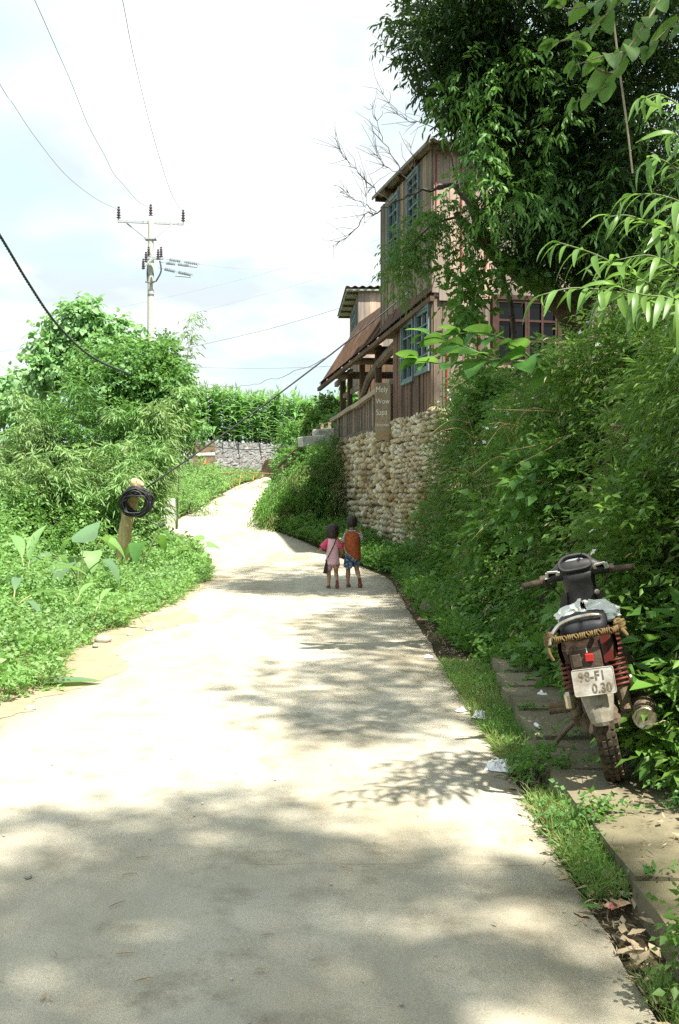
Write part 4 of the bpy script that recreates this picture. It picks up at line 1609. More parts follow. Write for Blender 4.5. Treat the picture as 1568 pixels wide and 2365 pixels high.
# ---------------------------------------------------------------- the big dark tree and its limbs
def big_tree():
    g = rng(31)
    b0 = Vector((4.0, 16.9, 3.0))
    t = thing('broadleaf_tree', 'huge dark green tree with drooping leaves leaning over the bank in front of the house', 'tree', b0)

    def q(x, y, Y):
        return at(x, y, Y) - b0
    mb = MB()
    limb(mb, [Vector((0, 0, -.2)), q(1335, 800, 16.8), q(1310, 720, 16.6), q(1230, 650, 16.3), q(1150, 595, 16.0)], .24, .14, 10, .02, g)
    limb(mb, [q(1150, 595, 16.0), q(1100, 545, 15.8), q(1052, 490, 15.6)], .11, .05, 9, .012, g)
    limb(mb, [q(1180, 615, 16.1), q(1120, 560, 15.7), q(1095, 480, 15.5), q(1070, 420, 15.4)], .10, .05, 9, .012, g)
    limb(mb, [q(1330, 790, 16.8), q(1345, 650, 16.4), q(1330, 450, 15.8), q(1290, 200, 15.0), q(1270, -200, 14.2)], .22, .10, 10, .02, g)
    limb(mb, [q(1315, 560, 16.2), q(1240, 470, 15.4), q(1160, 430, 14.8), q(1120, 300, 14.4), q(1060, 160, 14.0), q(1000, 80, 13.8)], .12, .03, 8, .015, g)
    limb(mb, [q(1160, 430, 14.8), q(1095, 330, 14.6), q(1040, 300, 14.4), q(960, 190, 14.2)], .05, .015, 7, .01, g)
    limb(mb, [q(1330, 450, 15.8), q(1430, 330, 15.0), q(1500, 120, 14.0)], .11, .04, 8, .015, g)
    limb(mb, [q(1290, 200, 15), q(1180, 60, 14.2), q(1080, -60, 13.6)], .08, .03, 8, .012, g)
    limb(mb, [q(1345, 650, 16.4), q(1450, 560, 15.6), q(1560, 480, 14.6)], .12, .05, 8, .015, g)
    trunk = mb.build('trunk', M['bark'], t, smooth=True)
    # paler patch on the leaning limb
    mb = MB()
    limb(mb, [q(1215, 645, 16.10), q(1195, 625, 16.02), q(1180, 612, 15.97)], .11, .08, 9)
    mb.build('pale_patch', M['bark_pale'], trunk, smooth=True)
    big = Big()
    ell = [
        # centre (x, y, Y), radii, clumps
        ((1050, 60, 13.6), (.8, .8, .42), 30), ((990, 105, 13.4), (.28, .4, .12), 5),
        ((1120, 120, 14.2), (.95, 1.0, .7), 46), ((1250, 150, 14.3), (1.3, 1.2, 1.0), 80),
        ((1150, 240, 14.4), (.6, .8, .45), 28), ((1220, 330, 14.6), (.65, .9, .5), 30),
        ((1035, 175, 14.0), (.35, .5, .22), 12), ((1070, 225, 14.2), (.3, .5, .16), 7),
        ((1300, 380, 14.8), (1.1, 1.1, .9), 66), ((1430, 250, 14.0), (1.2, 1.2, 1.3), 80),
        ((1500, 480, 14.2), (1.1, 1.1, 1.0), 60), ((1380, 520, 15.0), (1.0, .9, .7), 50),
        ((1250, 500, 15.2), (.7, .7, .5), 32), ((1180, 420, 15.0), (.45, .6, .35), 14),
        ((1500, 50, 13.6), (1.3, 1.3, 1.0), 60), ((1350, -120, 13.6), (2.6, 2.0, 1.4), 110),
        ((1110, -80, 13.2), (1.1, 1.2, .7), 40), ((1270, 560, 15.7), (.7, .6, .28), 24), ((1420, 620, 15.6), (.8, .6, .5), 30), ((1520, 640, 14.8), (.7, .7, .6), 28),
    ]
    cs = []
    for c, rad, n in ell:
        cs.append(clumps_ell(g, np.array(q(*c)), rad, n, .25))
    # the part of the crown above and nearer than the picture shows; it throws the shade
    cs.append(clumps_ell(g, np.array((.6, -3.6, 8.6)), (3.2, 3.0, 2.2), 130, .4))
    cs = np.concatenate(cs)
    foliage(big, g, cs, g.uniform(.16, .36, len(cs)), 20, .24, 7, .105, T_LANCE4, .38, None, up=.55, outw=.6)
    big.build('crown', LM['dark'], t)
    # brighter young shoots hanging at the outside
    big = Big()
    cs = np.concatenate([clumps_ell(g, np.array(q(*c)), r, n, .5) for c, r, n in (
        ((1120, 190, 13.3), (1.0, .4, .8), 12), ((1290, 300, 13.2), (1.3, .4, 1.2), 16), ((1200, 420, 13.8), (.8, .4, .5), 10), ((1330, 480, 13.8), (1, .4, .5), 10))])
    foliage(big, g, cs, .22, 12, .28, 7, .115, T_LANCE4, .8, None, up=.6)
    big.build('young_shoots', LM['weed'], trunk)
    # sunlit shoots on the limb in front of the house
    big = Big()
    cs = np.concatenate([clumps_ell(g, np.array(q(*c)), r, n, .4) for c, r, n in (
        ((1010, 500, 15.5), (.32, .3, .25), 9), ((960, 560, 15.5), (.30, .3, .3), 9), ((935, 610, 15.4), (.25, .2, .28), 7), ((1090, 490, 15.3), (.3, .3, .2), 6), ((1060, 560, 15.5), (.3, .3, .2), 7), ((925, 655, 15.4), (.14, .15, .12), 3), ((1110, 510, 15.4), (.3, .3, .3), 6))])
    foliage(big, g, cs, .16, 14, .2, 7, .085, T_LANCE4, .8, None, up=.6)
    big.build('sunlit_shoots', LM['tip'], trunk)
    mb = MB()
    limb(mb, [q(1060, 500, 15.6), q(1000, 520, 15.5), q(950, 570, 15.4), q(930, 640, 15.4)], .025, .006, 6)
    mb.build('twigs', M['bark'], trunk)
    # creeper with round leaves climbing on the limb
    big = Big()
    cs = np.concatenate([clumps_ell(g, np.array(q(*c)), r, n, .3) for c, r, n in (
        ((1110, 630, 15.4), (.6, .4, .22), 16), ((1060, 690, 15.2), (.35, .3, .2), 9), ((1095, 740, 15.2), (.2, .3, .2), 6), ((1230, 640, 15.4), (.5, .4, .16), 10), ((1060, 410, 15.2), (.16, .2, .1), 3), ((1100, 800, 15.0), (.4, .3, .25), 8))])
    foliage(big, g, cs, .2, 7, .22, 4, .13, T_BROAD, .4, None, up=.5)
    big.build('creeper', LM['cover'], t)
    return t


big_tree()


def near_tree():
    """the tree to the right of the road whose crown closes the upper right and shades the bank; its trunk is out of view"""
    g = rng(41)
    x, y = 6.2, 7.0
    t = thing('shade_tree', 'tall dark tree at the right edge whose crown shades the bank and motorbike', 'tree', (x, y, gz(x, y)))
    mb = MB()
    limb(mb, [(0, 0, -.2), (-.2, .2, 2), (-.6, .8, 4.0), (-1.0, 1.5, 6.5)], .22, .1, 10, .02, g)
    limb(mb, [(-.3, .4, 3), (-1.5, 2.0, 4.8), (-2.4, 3.4, 6.0)], .10, .04, 8, .015, g)
    limb(mb, [(-.3, .4, 3.2), (-1.2, -1.5, 5), (-2.2, -3.0, 6.4)], .10, .04, 8, .015, g)
    mb.build('trunk', M['bark'], t, smooth=True)
    big = Big()
    cs = np.concatenate([
        clumps_ell(g, (-1.6, 3.2, 5.6), (1.8, 1.9, 1.7), 100, .3),
        clumps_ell(g, (-1.4, .5, 6.4), (2.3, 2.4, 1.6), 110, .3),
        clumps_ell(g, (-2.2, -3.2, 6.2), (1.9, 2.0, 1.3), 70, .3),
        clumps_ell(g, (-1.4, 2.6, 3.6), (.8, 1.4, 1.0), 40, .3)])
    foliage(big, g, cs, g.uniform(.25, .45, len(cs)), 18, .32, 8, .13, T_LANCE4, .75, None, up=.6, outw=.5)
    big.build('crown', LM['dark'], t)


near_tree()


def back_tree():
    g = rng(43)
    x, y = 3.6, -3.2
    t = thing('roadside_tree', 'roadside tree behind the viewer that throws the broad shade on the near concrete', 'tree', (x, y, gz(x, y)))
    mb = MB()
    limb(mb, [(0, 0, -.2), (0, .3, 3), (.1, .9, 6.0), (.2, 1.5, 8.6)], .2, .07, 10, .02, g)
    mb.build('trunk', M['bark'], t, smooth=True)
    big = Big()
    cs = np.concatenate([clumps_ell(g, (-.55, 2.35, 8.3), (.75, .75, .9), 28, .2), clumps_ell(g, (-2.3, 1.25, 8.3), (1.2, .55, .8), 32, .2), clumps_ell(g, (-.7, 1.1, 8.2), (1.3, .8, .9), 40, .2), clumps_ell(g, (.5, 1.9, 8.0), (.7, .7, .7), 14, .2)])
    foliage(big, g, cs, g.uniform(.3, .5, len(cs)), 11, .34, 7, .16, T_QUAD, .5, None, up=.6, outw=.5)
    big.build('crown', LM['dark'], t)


back_tree()


def bare_tree():
    g = rng(51)
    b0 = Vector((2.9, 16.4, 3.1))
    t = thing('bare_tree', 'leafless tree whose thin grey twigs spread against the sky and house', 'tree', b0)

    def q(x, y, Y):
        return at(x, y, Y) - b0
    mb = MB()
    main = [
        ([Vector((0, 0, -.1)), q(1180, 700, 16.3), q(1130, 560, 16.2), q(1060, 440, 16.1), q(1010, 433, 16.1)], .07, .045),
        ([q(1010, 433, 16.1), q(960, 445, 16.1), q(905, 470, 16.0), q(870, 490, 16.0), q(845, 495, 16), q(820, 530, 16), q(785, 557, 16)], .04, .005),
        ([q(870, 490, 16), q(840, 470, 16), q(810, 455, 16), q(795, 440, 16)], .012, .004),
        ([q(960, 445, 16.1), q(930, 400, 16.2), q(895, 340, 16.2), q(870, 300, 16.2), q(855, 240, 16.2)], .02, .004),
        ([q(905, 470, 16), q(870, 445, 16), q(830, 400, 16), q(795, 360, 16), q(785, 340, 16)], .016, .004),
        ([q(1060, 440, 16.1), q(1030, 330, 16.0), q(980, 230, 16.0), q(930, 160, 16.0), q(880, 90, 16.0)], .026, .004),
        ([q(1030, 330, 16), q(1000, 290, 16), q(950, 280, 16), q(910, 250, 16), q(880, 210, 16)], .014, .004),
        ([q(980, 230, 16), q(965, 180, 16), q(960, 130, 16), q(955, 90, 16)], .010, .003),
        ([q(1100, 500, 16.1), q(1080, 400, 15.9), q(1040, 260, 15.8), q(990, 150, 15.8), q(960, 60, 15.8)], .028, .005),
        ([q(990, 470, 16.1), q(940, 520, 16.0), q(1010, 560, 16.0)], .012, .005),
        ([q(840, 494, 16), q(850, 450, 16), q(845, 430, 16)], .007, .003),
        ([q(930, 400, 16.2), q(900, 390, 16.2), q(880, 370, 16.2), q(870, 350, 16.2)], .009, .003),
        ([q(960, 445, 16.1), q(955, 380, 16.1), q(945, 330, 16.1)], .012, .003),
    ]
    tips = []
    for pts, r0, r1 in main:
        o = limb(mb, pts, r0 * .62, r1 * .8, 6, .016, g)
        tips += [(o[i], (o[min(i + 1, len(o) - 1)] - o[i - 1])) for i in range(len(o) // 3, len(o), 2)]
    for p, d in tips[8:]:
        for _ in range(3):
            v = (d.normalized() + Vector(g.normal(size=3)) * .55 + Vector((-.1, 0, .25))).normalized()
            L_ = g.uniform(.12, .55)
            mid = p + v * L_ * .5 + Vector(g.normal(size=3)) * .03
            mb.tube([p, mid, p + v * L_ + Vector(g.normal(size=3)) * .04], [.0045, .0035, .0025], 4)
    mb.build('trunk', M['twig'], t)


bare_tree()


# ---------------------------------------------------------------- sprays that reach into the picture from the right
def spray(name, label, base, branches, leaf, tpl, mat, step, droop, seed, cat='branch', rad=.008, spread=.9, twig='stem_green', lenv=.25, group=None, rot=0):
    """a leafy branch: stems through the given points and leaves set along them in pairs, each curved"""
    g = rng(seed)
    base = Vector(base)
    t = thing(name, label, cat, base, group=group)
    mb, big = MB(), Big()
    for pts, tip in branches:
        o = limb(mb, [Vector(p) - base for p in pts], rad, rad * .35, 6, sub=6)
        acc = 0
        pos, dirs, nr, sc = [], [], [], []
        side = 1
        total = sum((o[i + 1] - o[i]).length for i in range(len(o) - 1))
        run = 0
        for i in range(len(o) - 1):
            seg = o[i + 1] - o[i]
            run += seg.length
            acc += seg.length
            if run < total * (1 - tip):
                continue
            while acc > step:
                acc -= step
                d = seg.normalized()
                s = d.cross(Vector((0, 0, 1))).normalized() * side
                side = -side
                f = run / total
                ld = d * (.55 + .5 * f) + s * spread * (1.1 - .5 * f) + Vector(g.normal(size=3)) * .28 + Vector((0, 0, -droop * .6 + .25))
                pos.append(o[i]); dirs.append(ld); sc.append(leaf * g.uniform(1 - lenv, 1 + lenv) * (1 - .35 * max(0, f - .8) / .2))
                nr.append(Vector((0, 0, 1)) + Vector(g.normal(size=3)) * .3)
        for k in range(3):
            d = (o[-1] - o[-3]).normalized()
            pos.append(o[-1]); dirs.append(d + Vector(g.normal(size=3)) * .35); sc.append(leaf * g.uniform(.5, .85)); nr.append(Vector((0, 0, 1)) + Vector(g.normal(size=3)) * .4)
        big.inst(tpl, np.array(pos), frames_of(np.array(dirs), np.array(nr)), np.array(sc))
    mb.build('stem', M[twig], t)
    big.build('leaves', LM[mat], t)
    return t


B1 = (2.35, 4.9, 1.9)
spray('lance_leaf_shrub', 'sunlit shrub with long curved lance shaped leaves reaching in from the right edge', B1, [
    ([B1, at(1560, 700, 4.4), at(1470, 640, 4.2), at(1380, 590, 4.1), at(1290, 560, 4.05)], .75),
    ([B1, at(1568, 760, 4.4), at(1480, 690, 4.2), at(1340, 665, 4.0), at(1255, 680, 3.95)], .7),
    ([B1, at(1600, 620, 4.5), at(1540, 540, 4.3), at(1460, 500, 4.2), at(1410, 500, 4.15)], .8),
    ([B1, at(1640, 500, 4.6), at(1600, 420, 4.4), at(1530, 370, 4.3), at(1495, 370, 4.25)], .7),
    ([B1, at(1660, 350, 4.6), at(1600, 270, 4.4), at(1530, 220, 4.3), at(1490, 225, 4.25)], .6),
    ([B1, at(1620, 680, 4.4), at(1560, 620, 4.2), at(1500, 590, 4.1), at(1430, 600, 4.05)], .8),
    ([B1, at(1600, 720, 4.3), at(1550, 690, 4.1), at(1480, 680, 4.0), at(1420, 660, 3.95)], .8),
    ([B1, at(1640, 560, 4.5), at(1590, 480, 4.3), at(1520, 450, 4.2), at(1460, 450, 4.2)], .7),
    ([B1, at(1660, 640, 4.5), at(1600, 570, 4.3), at(1550, 530, 4.2)], .8),
    ([B1, at(1640, 430, 4.5), at(1590, 340, 4.3), at(1560, 310, 4.2)], .8),
], .18, T_LANCE, 'lance', .032, .75, 61, 'shrub', .007)

B2 = at(1700, -260, 5.4)
spray('leafy_branch', 'shaded overhanging branch with heart shaped yellow green leaves at the upper right', B2, [
    ([B2, at(1560, -60, 5.2), at(1500, 40, 5.1), at(1445, 120, 5.0), at(1400, 195, 5.0), at(1330, 235, 4.95)], .8),
    ([B2, at(1480, -60, 5.2), at(1415, 20, 5.1), at(1340, 80, 5.05), at(1275, 100, 5.0)], .75),
    ([at(1445, 120, 5.0), at(1390, 130, 4.9), at(1330, 150, 4.9)], .8),
    ([B2, at(1450, -50, 5.2), at(1390, 0, 5.1), at(1320, 20, 5.05), at(1290, 10, 5.0)], .7),
    ([at(1420, 170, 5.0), at(1380, 160, 4.95), at(1350, 120, 4.9)], .9),
    ([B2, at(1620, 20, 5.3), at(1550, 60, 5.2), at(1500, 110, 5.1)], .7),
], .12, T_HEART, 'heart', .065, .9, 62, 'branch', .007, .8, 'bark_pale')

B3 = at(1330, 880, 9.6)
spray('broadleaf_climber', 'climbing plant with big round green leaves in front of the lower blue windows', B3, [
    ([B3, at(1240, 840, 9.3), at(1150, 830, 9.1), at(1070, 800, 9.0), at(985, 770, 9.0)], .75),
    ([at(1150, 830, 9.1), at(1090, 835, 9.0), at(1020, 840, 8.95), at(960, 830, 8.9)], .9),
    ([at(1240, 840, 9.3), at(1180, 790, 9.2), at(1120, 770, 9.1), at(1060, 770, 9.1)], .8),
], .28, T_HEART, 'broad', .12, .9, 63, 'plant', .014, .8, 'stem_green')

mb = MB()
limb(mb, [at(1405, -120, 6.0), at(1412, 0, 6.0), at(1432, 170, 6.05), at(1448, 290, 6.1), at(1461, 400, 6.1)], .007, .006, 6)
rp_ = mb.build('pale_vine', plain('cord', (.36, .32, .22), .9, var=.4, scale=30))
tag(rp_, 'thin pale vine hanging straight down through the leaves at the upper right', 'vine')

# ---------------------------------------------------------------- fern slope at the bend, tree behind the porch
def fern_mound():
    g = rng(71)
    c = Vector((-.75, 28.6, gz(-1.4, 28.2)))
    t = thing('fern_bush', 'big sloping mound of drooping ferns and creepers where the cobble wall ends', 'bush', c)
    fr, cp = Big(), Big()
    for cx, cy, rad, n, m in ((.62, .2, (.75, 1.3, 2.35), 620, 46), (-.1, -.1, (.75, 1.2, 1.65), 520, 34), (-.75, -.3, (.55, 1.1, .9), 300, 22), (.2, .9, (1.0, 1.2, 1.9), 300, 20)):
        u = rand_dirs(g, n)
        u[:, 2] = np.abs(u[:, 2])
        pos = np.array((cx, cy, 0)) + u * np.array(rad) * g.uniform(.8, 1.05, n)[:, None]
        d = norm(u * np.array([1, 1, .3]) + np.array([-.30, -.55, .35]) + .4 * g.normal(size=(n, 3)))
        sprigs(fr, g, pos, d, .62, 14, .13, T_NARROW, 1.1, spread=1.1)
        cs = clumps_ell(g, (cx, cy, rad[2] * .3), np.array(rad) * .95, m, .6)
        foliage(cp, g, cs, .32, 14, .25, 6, .09, T_QUAD, .5, None)
    fr.build('fronds', LM['fern'], t)
    cp.build('creeper', LM['weed'], t)
    big = Big()
    cs = clumps_ell(g, (.95, -1.1, 1.2), (.35, .4, 1.2), 24, .4)
    foliage(big, g, cs, .2, 8, .3, 6, .10, T_NARROW, 1.2, None)
    big.build('dry_fronds', LM['dry'], t)


fern_mound()
shrub('small_tree', 'dark green small tree behind the end of the porch above the handrail', 'tree', -.55, 38.0, (.75, .8, .85), 81, 'bush', T_BROAD, .17, 34, 12, 6, .3, z=3.7, lift=.8, cr=.3, nst=4)
shrub('leafy_tree', 'sunlit leafy tree seen through the open porch', 'tree', 1.1, 41.0, (1.4, 1.2, 1.3), 82, 'weed', T_BROAD, .17, 50, 12, 6, .35, z=3.6, lift=.9, cr=.35, nst=4)

for q, (x, y, r, lab) in enumerate(((-.4, 32.2, .9, 'green bush behind the concrete landing by the stair rail'), (-1.2, 34.6, .9, 'bush under the stair handrail'), (-1.5, 37.5, .9, 'bush at the top of the road behind the handrail'), (-1.0, 42.0, 1.1, 'bush at the right end of the grey stone wall'), (.2, 35.5, 1.0, 'bush hidden behind the porch railing'))):
    shrub('bush', lab, 'bush', x, y, (r, r, r * .9), 640 + q, 'weed', T_BROAD, .12, 34, 14, 6, .3, cr=.28, lift=.5, group='bushes behind the porch')

shrub('bush', 'bush at the road edge where the grey wall meets the handrail', 'bush', -1.75, 41.0, (.8, .9, .9), 650, 'weed', T_BROAD, .12, 30, 14, 6, .3, cr=.28, lift=.5, group='bushes behind the porch')


def fn_steps(g, n):
    y = 28.5 + 19 * g.uniform(0, 1, n)
    rr = np.interp(y, RY, RR)
    return rr + .05 + 3.2 * g.uniform(0, 1, n) ** 1.2, y


cover('slope_weeds', 'weed', 36, 7000, fn_steps, .10, T_BROAD, k=5, Lt=.2, h=.32, label='rough green weeds on the slope beside the upper road and hidden steps')


def fn_slab(g, n):
    y = 2.4 + 6.3 * g.uniform(0, 1, n)
    return np.interp(y, [2, 5.9, 8.7], [1.12, 1.12, 1.4]) + .75 * g.uniform(0, 1, n) ** .7, y


def fn_slab_joint(g, n):
    js = np.array([2.7, 3.75, 4.55, 5.3, 5.95, 6.7, 7.45, 8.05])
    y = js[g.integers(len(js), size=n)] + .012 * g.normal(size=n)
    return np.interp(y, [2, 5.9, 8.7], [1.10, 1.10, 1.36]) + .8 * g.uniform(0, 1, n) ** 1.3, y


def on_slab(name, mat, seed, n, fn, leaf, tpl, k, Lt, h, label, up=.4):
    g = rng(seed)
    x, y = fn(g, n)
    b = Big()
    pos = np.stack([x, y, np.full(n, .118) + h * g.uniform(0, 1, n)], -1)
    d = g.normal(size=(n, 3)) * np.array([1, 1, .1]) + np.array([0, 0, .9 if mat != 'dry' else .03])
    sprigs(b, g, pos, d, Lt, k, leaf, tpl, .1, up=up)
    tag(stuff(b.build(name, LM[mat])), label, 'ground cover')


on_slab('slab_litter', 'dry', 37, 420, fn_slab, .035, T_NARROW, 2, .035, .004, 'small brown dead leaf bits strewn over the slab path')
on_slab('joint_weeds', 'weed', 38, 170, fn_slab_joint, .03, T_BROAD, 4, .05, .01, 'small weeds sprouting in the joints of the slab path')
# ================================================================ left of the road
def wire(name, label, cat, pts, r, mat='wire', sag=0.0, n=24, group=None, wig=0, seed=0, twist=0):
    """a line through points of the place, hanging between the first and the last when sag > 0"""
    g = rng(seed)
    P_ = [Vector(p) for p in pts]
    if len(P_) == 2:
        P_ = [P_[0].lerp(P_[1], k / n) - Vector((0, 0, sag * 4 * (k / n) * (1 - k / n))) for k in range(n + 1)]
    else:
        out = []
        for i in range(len(P_) - 1):
            p0, p1, p2, p3 = P_[max(i - 1, 0)], P_[i], P_[i + 1], P_[min(i + 2, len(P_) - 1)]
            for k in range(6):
                t = k / 6
                out.append(.5 * ((2 * p1) + (p2 - p0) * t + (2 * p0 - 5 * p1 + 4 * p2 - p3) * t * t + (3 * p1 - p0 - 3 * p2 + p3) * t ** 3))
        P_ = out + [P_[-1]]
    if wig:
        P_ = [p + Vector((0, 0, wig * mnoise.noise(p * 1.3)) ) for p in P_]
    o = P_[0].copy()
    mb = MB()
    if twist:
        L_ = [p - o for p in P_]
        dense = []
        for i in range(len(L_) - 1):
            for k in range(10):
                dense.append(L_[i].lerp(L_[i + 1], k / 10))
        for s in range(3):
            pts2 = []
            for i, p in enumerate(dense):
                t = (dense[min(i + 1, len(dense) - 1)] - dense[max(i - 1, 0)]).normalized()
                a = t.orthogonal().normalized()
                a = t.cross(Vector((0, 0, 1))).normalized()
                b = t.cross(a)
                th = i * twist + s * 2.094
                pts2.append(p + (a * math.cos(th) + b * math.sin(th)) * r * .62)
            mb.tube(pts2, r * .62, 5)
    else:
        mb.tube([p - o for p in P_], r, 5)
    ob = mb.build(name, M[mat], smooth=True)
    ob.location = o
    tag(ob, label, cat, group)
    return ob


def insulator_prof(s=1.0, sheds=4, r=.085, h=.42):
    pr = [(.03 * s, 0)]
    for k in range(sheds):
        z = h * (k + .15) / sheds
        pr += [(.045 * s, z * s), (r * (1.08 - .07 * k) * s, (z + .012) * s), (r * (1.08 - .07 * k) * s, (z + .035) * s), (.042 * s, (z + .07) * s)]
    pr += [(.035 * s, h * s), (.05 * s, (h + .02) * s), (.05 * s, (h + .07) * s), (.02 * s, (h + .08) * s)]
    return pr


def utility_pole():
    b = at(348, 1150, 42)
    b.z = gz(b.x, b.y) - .3
    t = thing('utility_pole', 'tall round concrete utility pole with steel crossarm and brown insulators above the thicket', 'utility pole', b)
    top = at(348, 500, 42)

    def q(x, y, Y=42):
        return at(x, y, Y) - b
    mb = MB()
    Hh = top.z - b.z
    mb.lathe([(.17, 0), (.15, Hh * .4), (.115, Hh * .97), (.118, Hh - .02), (.09, Hh)], 18)
    pole = mb.build('pole', M['conc_pole'], t, smooth=True)
    for y in (634, 682, 604):
        z = q(348, y).z
        mb = MB()
        mb.lathe([(.126, z - .05), (.135, z - .05), (.135, z + .05), (.126, z + .05)], 18)
        mb.build('band', M['steel'], pole)
    mb = MB()
    A, B = q(273, 513, 42.0) + Vector((0, -.16, 0)), q(424, 520, 42.4) + Vector((0, -.16, 0))
    mb.beam(A, B, .09, .10)
    arm = mb.build('crossarm', M['steel_light'], t)
    for x in (-1, 1):
        mb = MB()
        p = q(348 + x * 55, 517, 42.2) + Vector((0, -.16, 0))
        e = q(348 + x * 11, 552, 42) + Vector((0, -.14, 0))
        mb.beam(p, e, .05, .06)
        mb.build('brace', M['steel_light'], t)
    mb = MB()
    mb.beam(q(335, 553), q(361, 553), .3, .05)
    mb.build('collar', M['steel_light'], t)
    for x, y, Y in ((274, 508, 41.84), (348, 503, 42), (423, 515, 42.24)):
        mb = MB()
        p = q(x, y, Y)
        mb.lathe([(.018, -.1), (.018, .08)], 8, Matrix.Translation(p))
        mb.lathe(insulator_prof(1.0), 14, Matrix.Translation(p + Vector((0, 0, .05))))
        mb.build('insulator', M['porcelain'], t, smooth=False)
    # lower bracket with its own insulators and drop arms
    mb = MB()
    mb.beam(q(338, 596, 41.7), q(377, 597, 41.7), .1, .10)
    mb.beam(q(352, 597, 41.6), q(330, 618, 41.0), .07, .07)
    mb.beam(q(330, 606, 41.0), q(330, 622, 41.0), .06, .06)
    br = mb.build('bracket', M['steel_light'], t)
    for x, y, Y in ((343, 594, 41.8), (337, 606, 41.3), (372, 594, 41.7), (365, 600, 41.4), (331, 622, 41.0)):
        mb = MB()
        mb.lathe(insulator_prof(.85), 12, Matrix.Translation(q(x, y, Y)))
        mb.build('insulator', M['porcelain'], t)
    for x0, y0, x1, y1 in ((343, 600, 341, 652), (369, 602, 360, 650)):
        mb = MB()
        limb(mb, [q(x0, y0, 41.6), q(x0 + (3 if x0 > 350 else -3), (y0 + y1) / 2, 41.7), q(x1, y1, 41.8)], .035, .035, 6)
        mb.build('support_arm', M['steel'], t)
    mb = MB()
    limb(mb, [q(336, 651, 41.8), q(348, 653, 41.75), q(361, 649, 41.8)], .03, .03, 6)
    mb.build('support_ring', M['steel'], t)
    # strings of glass discs leading off to the right, each with a fuse bar below
    for (x0, y0, x1, y1, bx0, bx1, by) in ((376, 597, 462, 610, 425, 455, 617), (372, 606, 440, 613, 0, 0, 0), (366, 618, 446, 636, 405, 440, 640)):
        p, e = q(x0, y0, 41.8), q(x1, y1, 41.2)
        d = (e - p)
        Mx = d.to_track_quat('Z', 'Y').to_matrix().to_4x4()
        mb = MB()
        prof = [(.012, 0)]
        Ln = d.length
        for k in range(13):
            f = .20 + .05 * k + (.10 if k >= 6 else 0)
            if f > .95:
                break
            prof += [(.010, f * Ln - .008), (.075, f * Ln), (.07, f * Ln + .008), (.010, f * Ln + .016)]
        prof.append((.012, Ln))
        mb.lathe(prof, 10, Matrix.Translation(p) @ Mx)
        s = mb.build('insulator_string', M['glass_ins'], t)
        if bx0:
            mb = MB()
            mb.tube([q(bx0, by - 3, 41.4), q(bx1, by, 41.2)], .03, 6)
            mb.tube([q(bx0 + 2, by - 3, 41.4), q(bx0 + 2, by - 10, 41.4)], .015, 5)
            mb.tube([q(bx1 - 2, by, 41.2), q(bx1 + 4, by - 9, 41.2)], .015, 5)
            mb.build('fuse_bar', M['steel_light'], s)
    return t


utility_pole()
wire('power_wire', 'power line from the left insulator of the pole sweeping up to the left edge', 'wire', [at(274, 484, 41.8), at(220, 458, 39), at(150, 402, 36), at(80, 315, 32.5), at(30, 240, 30), at(-10, 178, 28.5), at(-400, -500, 17)], .010, group='power lines from the pole')
wire('power_wire', 'kinked power line from the top insulator running to the top edge near the left', 'wire', [at(348, 477, 42), at(322, 468, 41), at(285, 427, 39), at(262, 400, 37.5), at(243, 362, 36), at(205, 292, 33.5), at(186, 245, 32), at(160, 180, 29.5), at(120, 90, 26.5), at(80, 0, 24), at(-150, -500, 15)], .010, group='power lines from the pole')
wire('power_wire', 'steep power line from the right insulator of the pole to the top edge', 'wire', [at(423, 490, 42.2), at(405, 465, 41), at(385, 418, 39), at(350, 300, 34.5), at(320, 180, 30), at(300, 90, 27), at(283, 0, 24), at(160, -600, 13)], .010, group='power lines from the pole')
wire('jumper_wire', 'thin slack jumper wire hanging on the left side of the pole', 'wire', [at(281, 520, 42), at(286, 550, 41.8), at(300, 580, 41.5), at(331, 596, 41)], .006)
wire('jumper_wire', 'thin jumper wire arching right from the lower bracket of the pole', 'wire', [at(343, 572, 41.8), at(372, 571, 41.7), at(402, 576, 41.6), at(418, 600, 41.4)], .006)
wire('distant_wire', 'faint thin wire crossing the sky from the pole to the tall house', 'wire', [at(462, 610, 41.2), at(900, 552, 60)], .006, sag=.8, group='faint distant wires')
wire('distant_wire', 'faint wire crossing behind the pole below its lower bracket', 'wire', [at(0, 757, 70), at(900, 545, 66)], .007, sag=.6, group='faint distant wires')
wire('distant_wire', 'faint wire passing low behind the pole', 'wire', [at(0, 812, 70), at(900, 590, 66)], .007, sag=.6, group='faint distant wires')
wire('service_wire', 'thin dark wire running from behind the thicket up to the small shed roof', 'wire', [at(440, 802, 40), at(620, 760, 37), at(790, 710, 34)], .010)
wire('service_cable', 'slack crinkled cable hanging between the corn field and the porch eave', 'cable', [at(440, 880, 46), at(520, 894, 43), at(600, 885, 39), at(680, 858, 35), at(770, 820, 30.5)], .013, wig=.10)
wire('service_wire', 'thin level wire above the corn leading to the porch', 'wire', [at(450, 848, 46), at(600, 851, 42), at(770, 846, 33)], .008)
wire('twisted_cable', 'thick dark twisted cable sloping down from the left edge into the thicket', 'cable', [at(-260, 180, 14.0), at(-60, 460, 15.5), at(0, 545, 16.2), at(60, 645, 17.2), at(120, 735, 18.3), at(180, 800, 19.5), at(232, 836, 20.5), at(300, 865, 22)], .021, 'cable_grey', twist=.55)
wire('anchor_cable', 'straight black cable from the short log post up to the eave of the house', 'cable', [at(338, 1126, 18.4), house_pt(.25, .35, 5.62)], .016, 'cable', sag=.10)
wire('loop_cable', 'slack grey cable drooping across the face of the grey stone wall', 'cable', [at(405, 1016, 44), at(480, 1030, 43), at(560, 1038, 42), at(640, 1035, 38), at(680, 1026, 32)], .018, 'cable_grey')


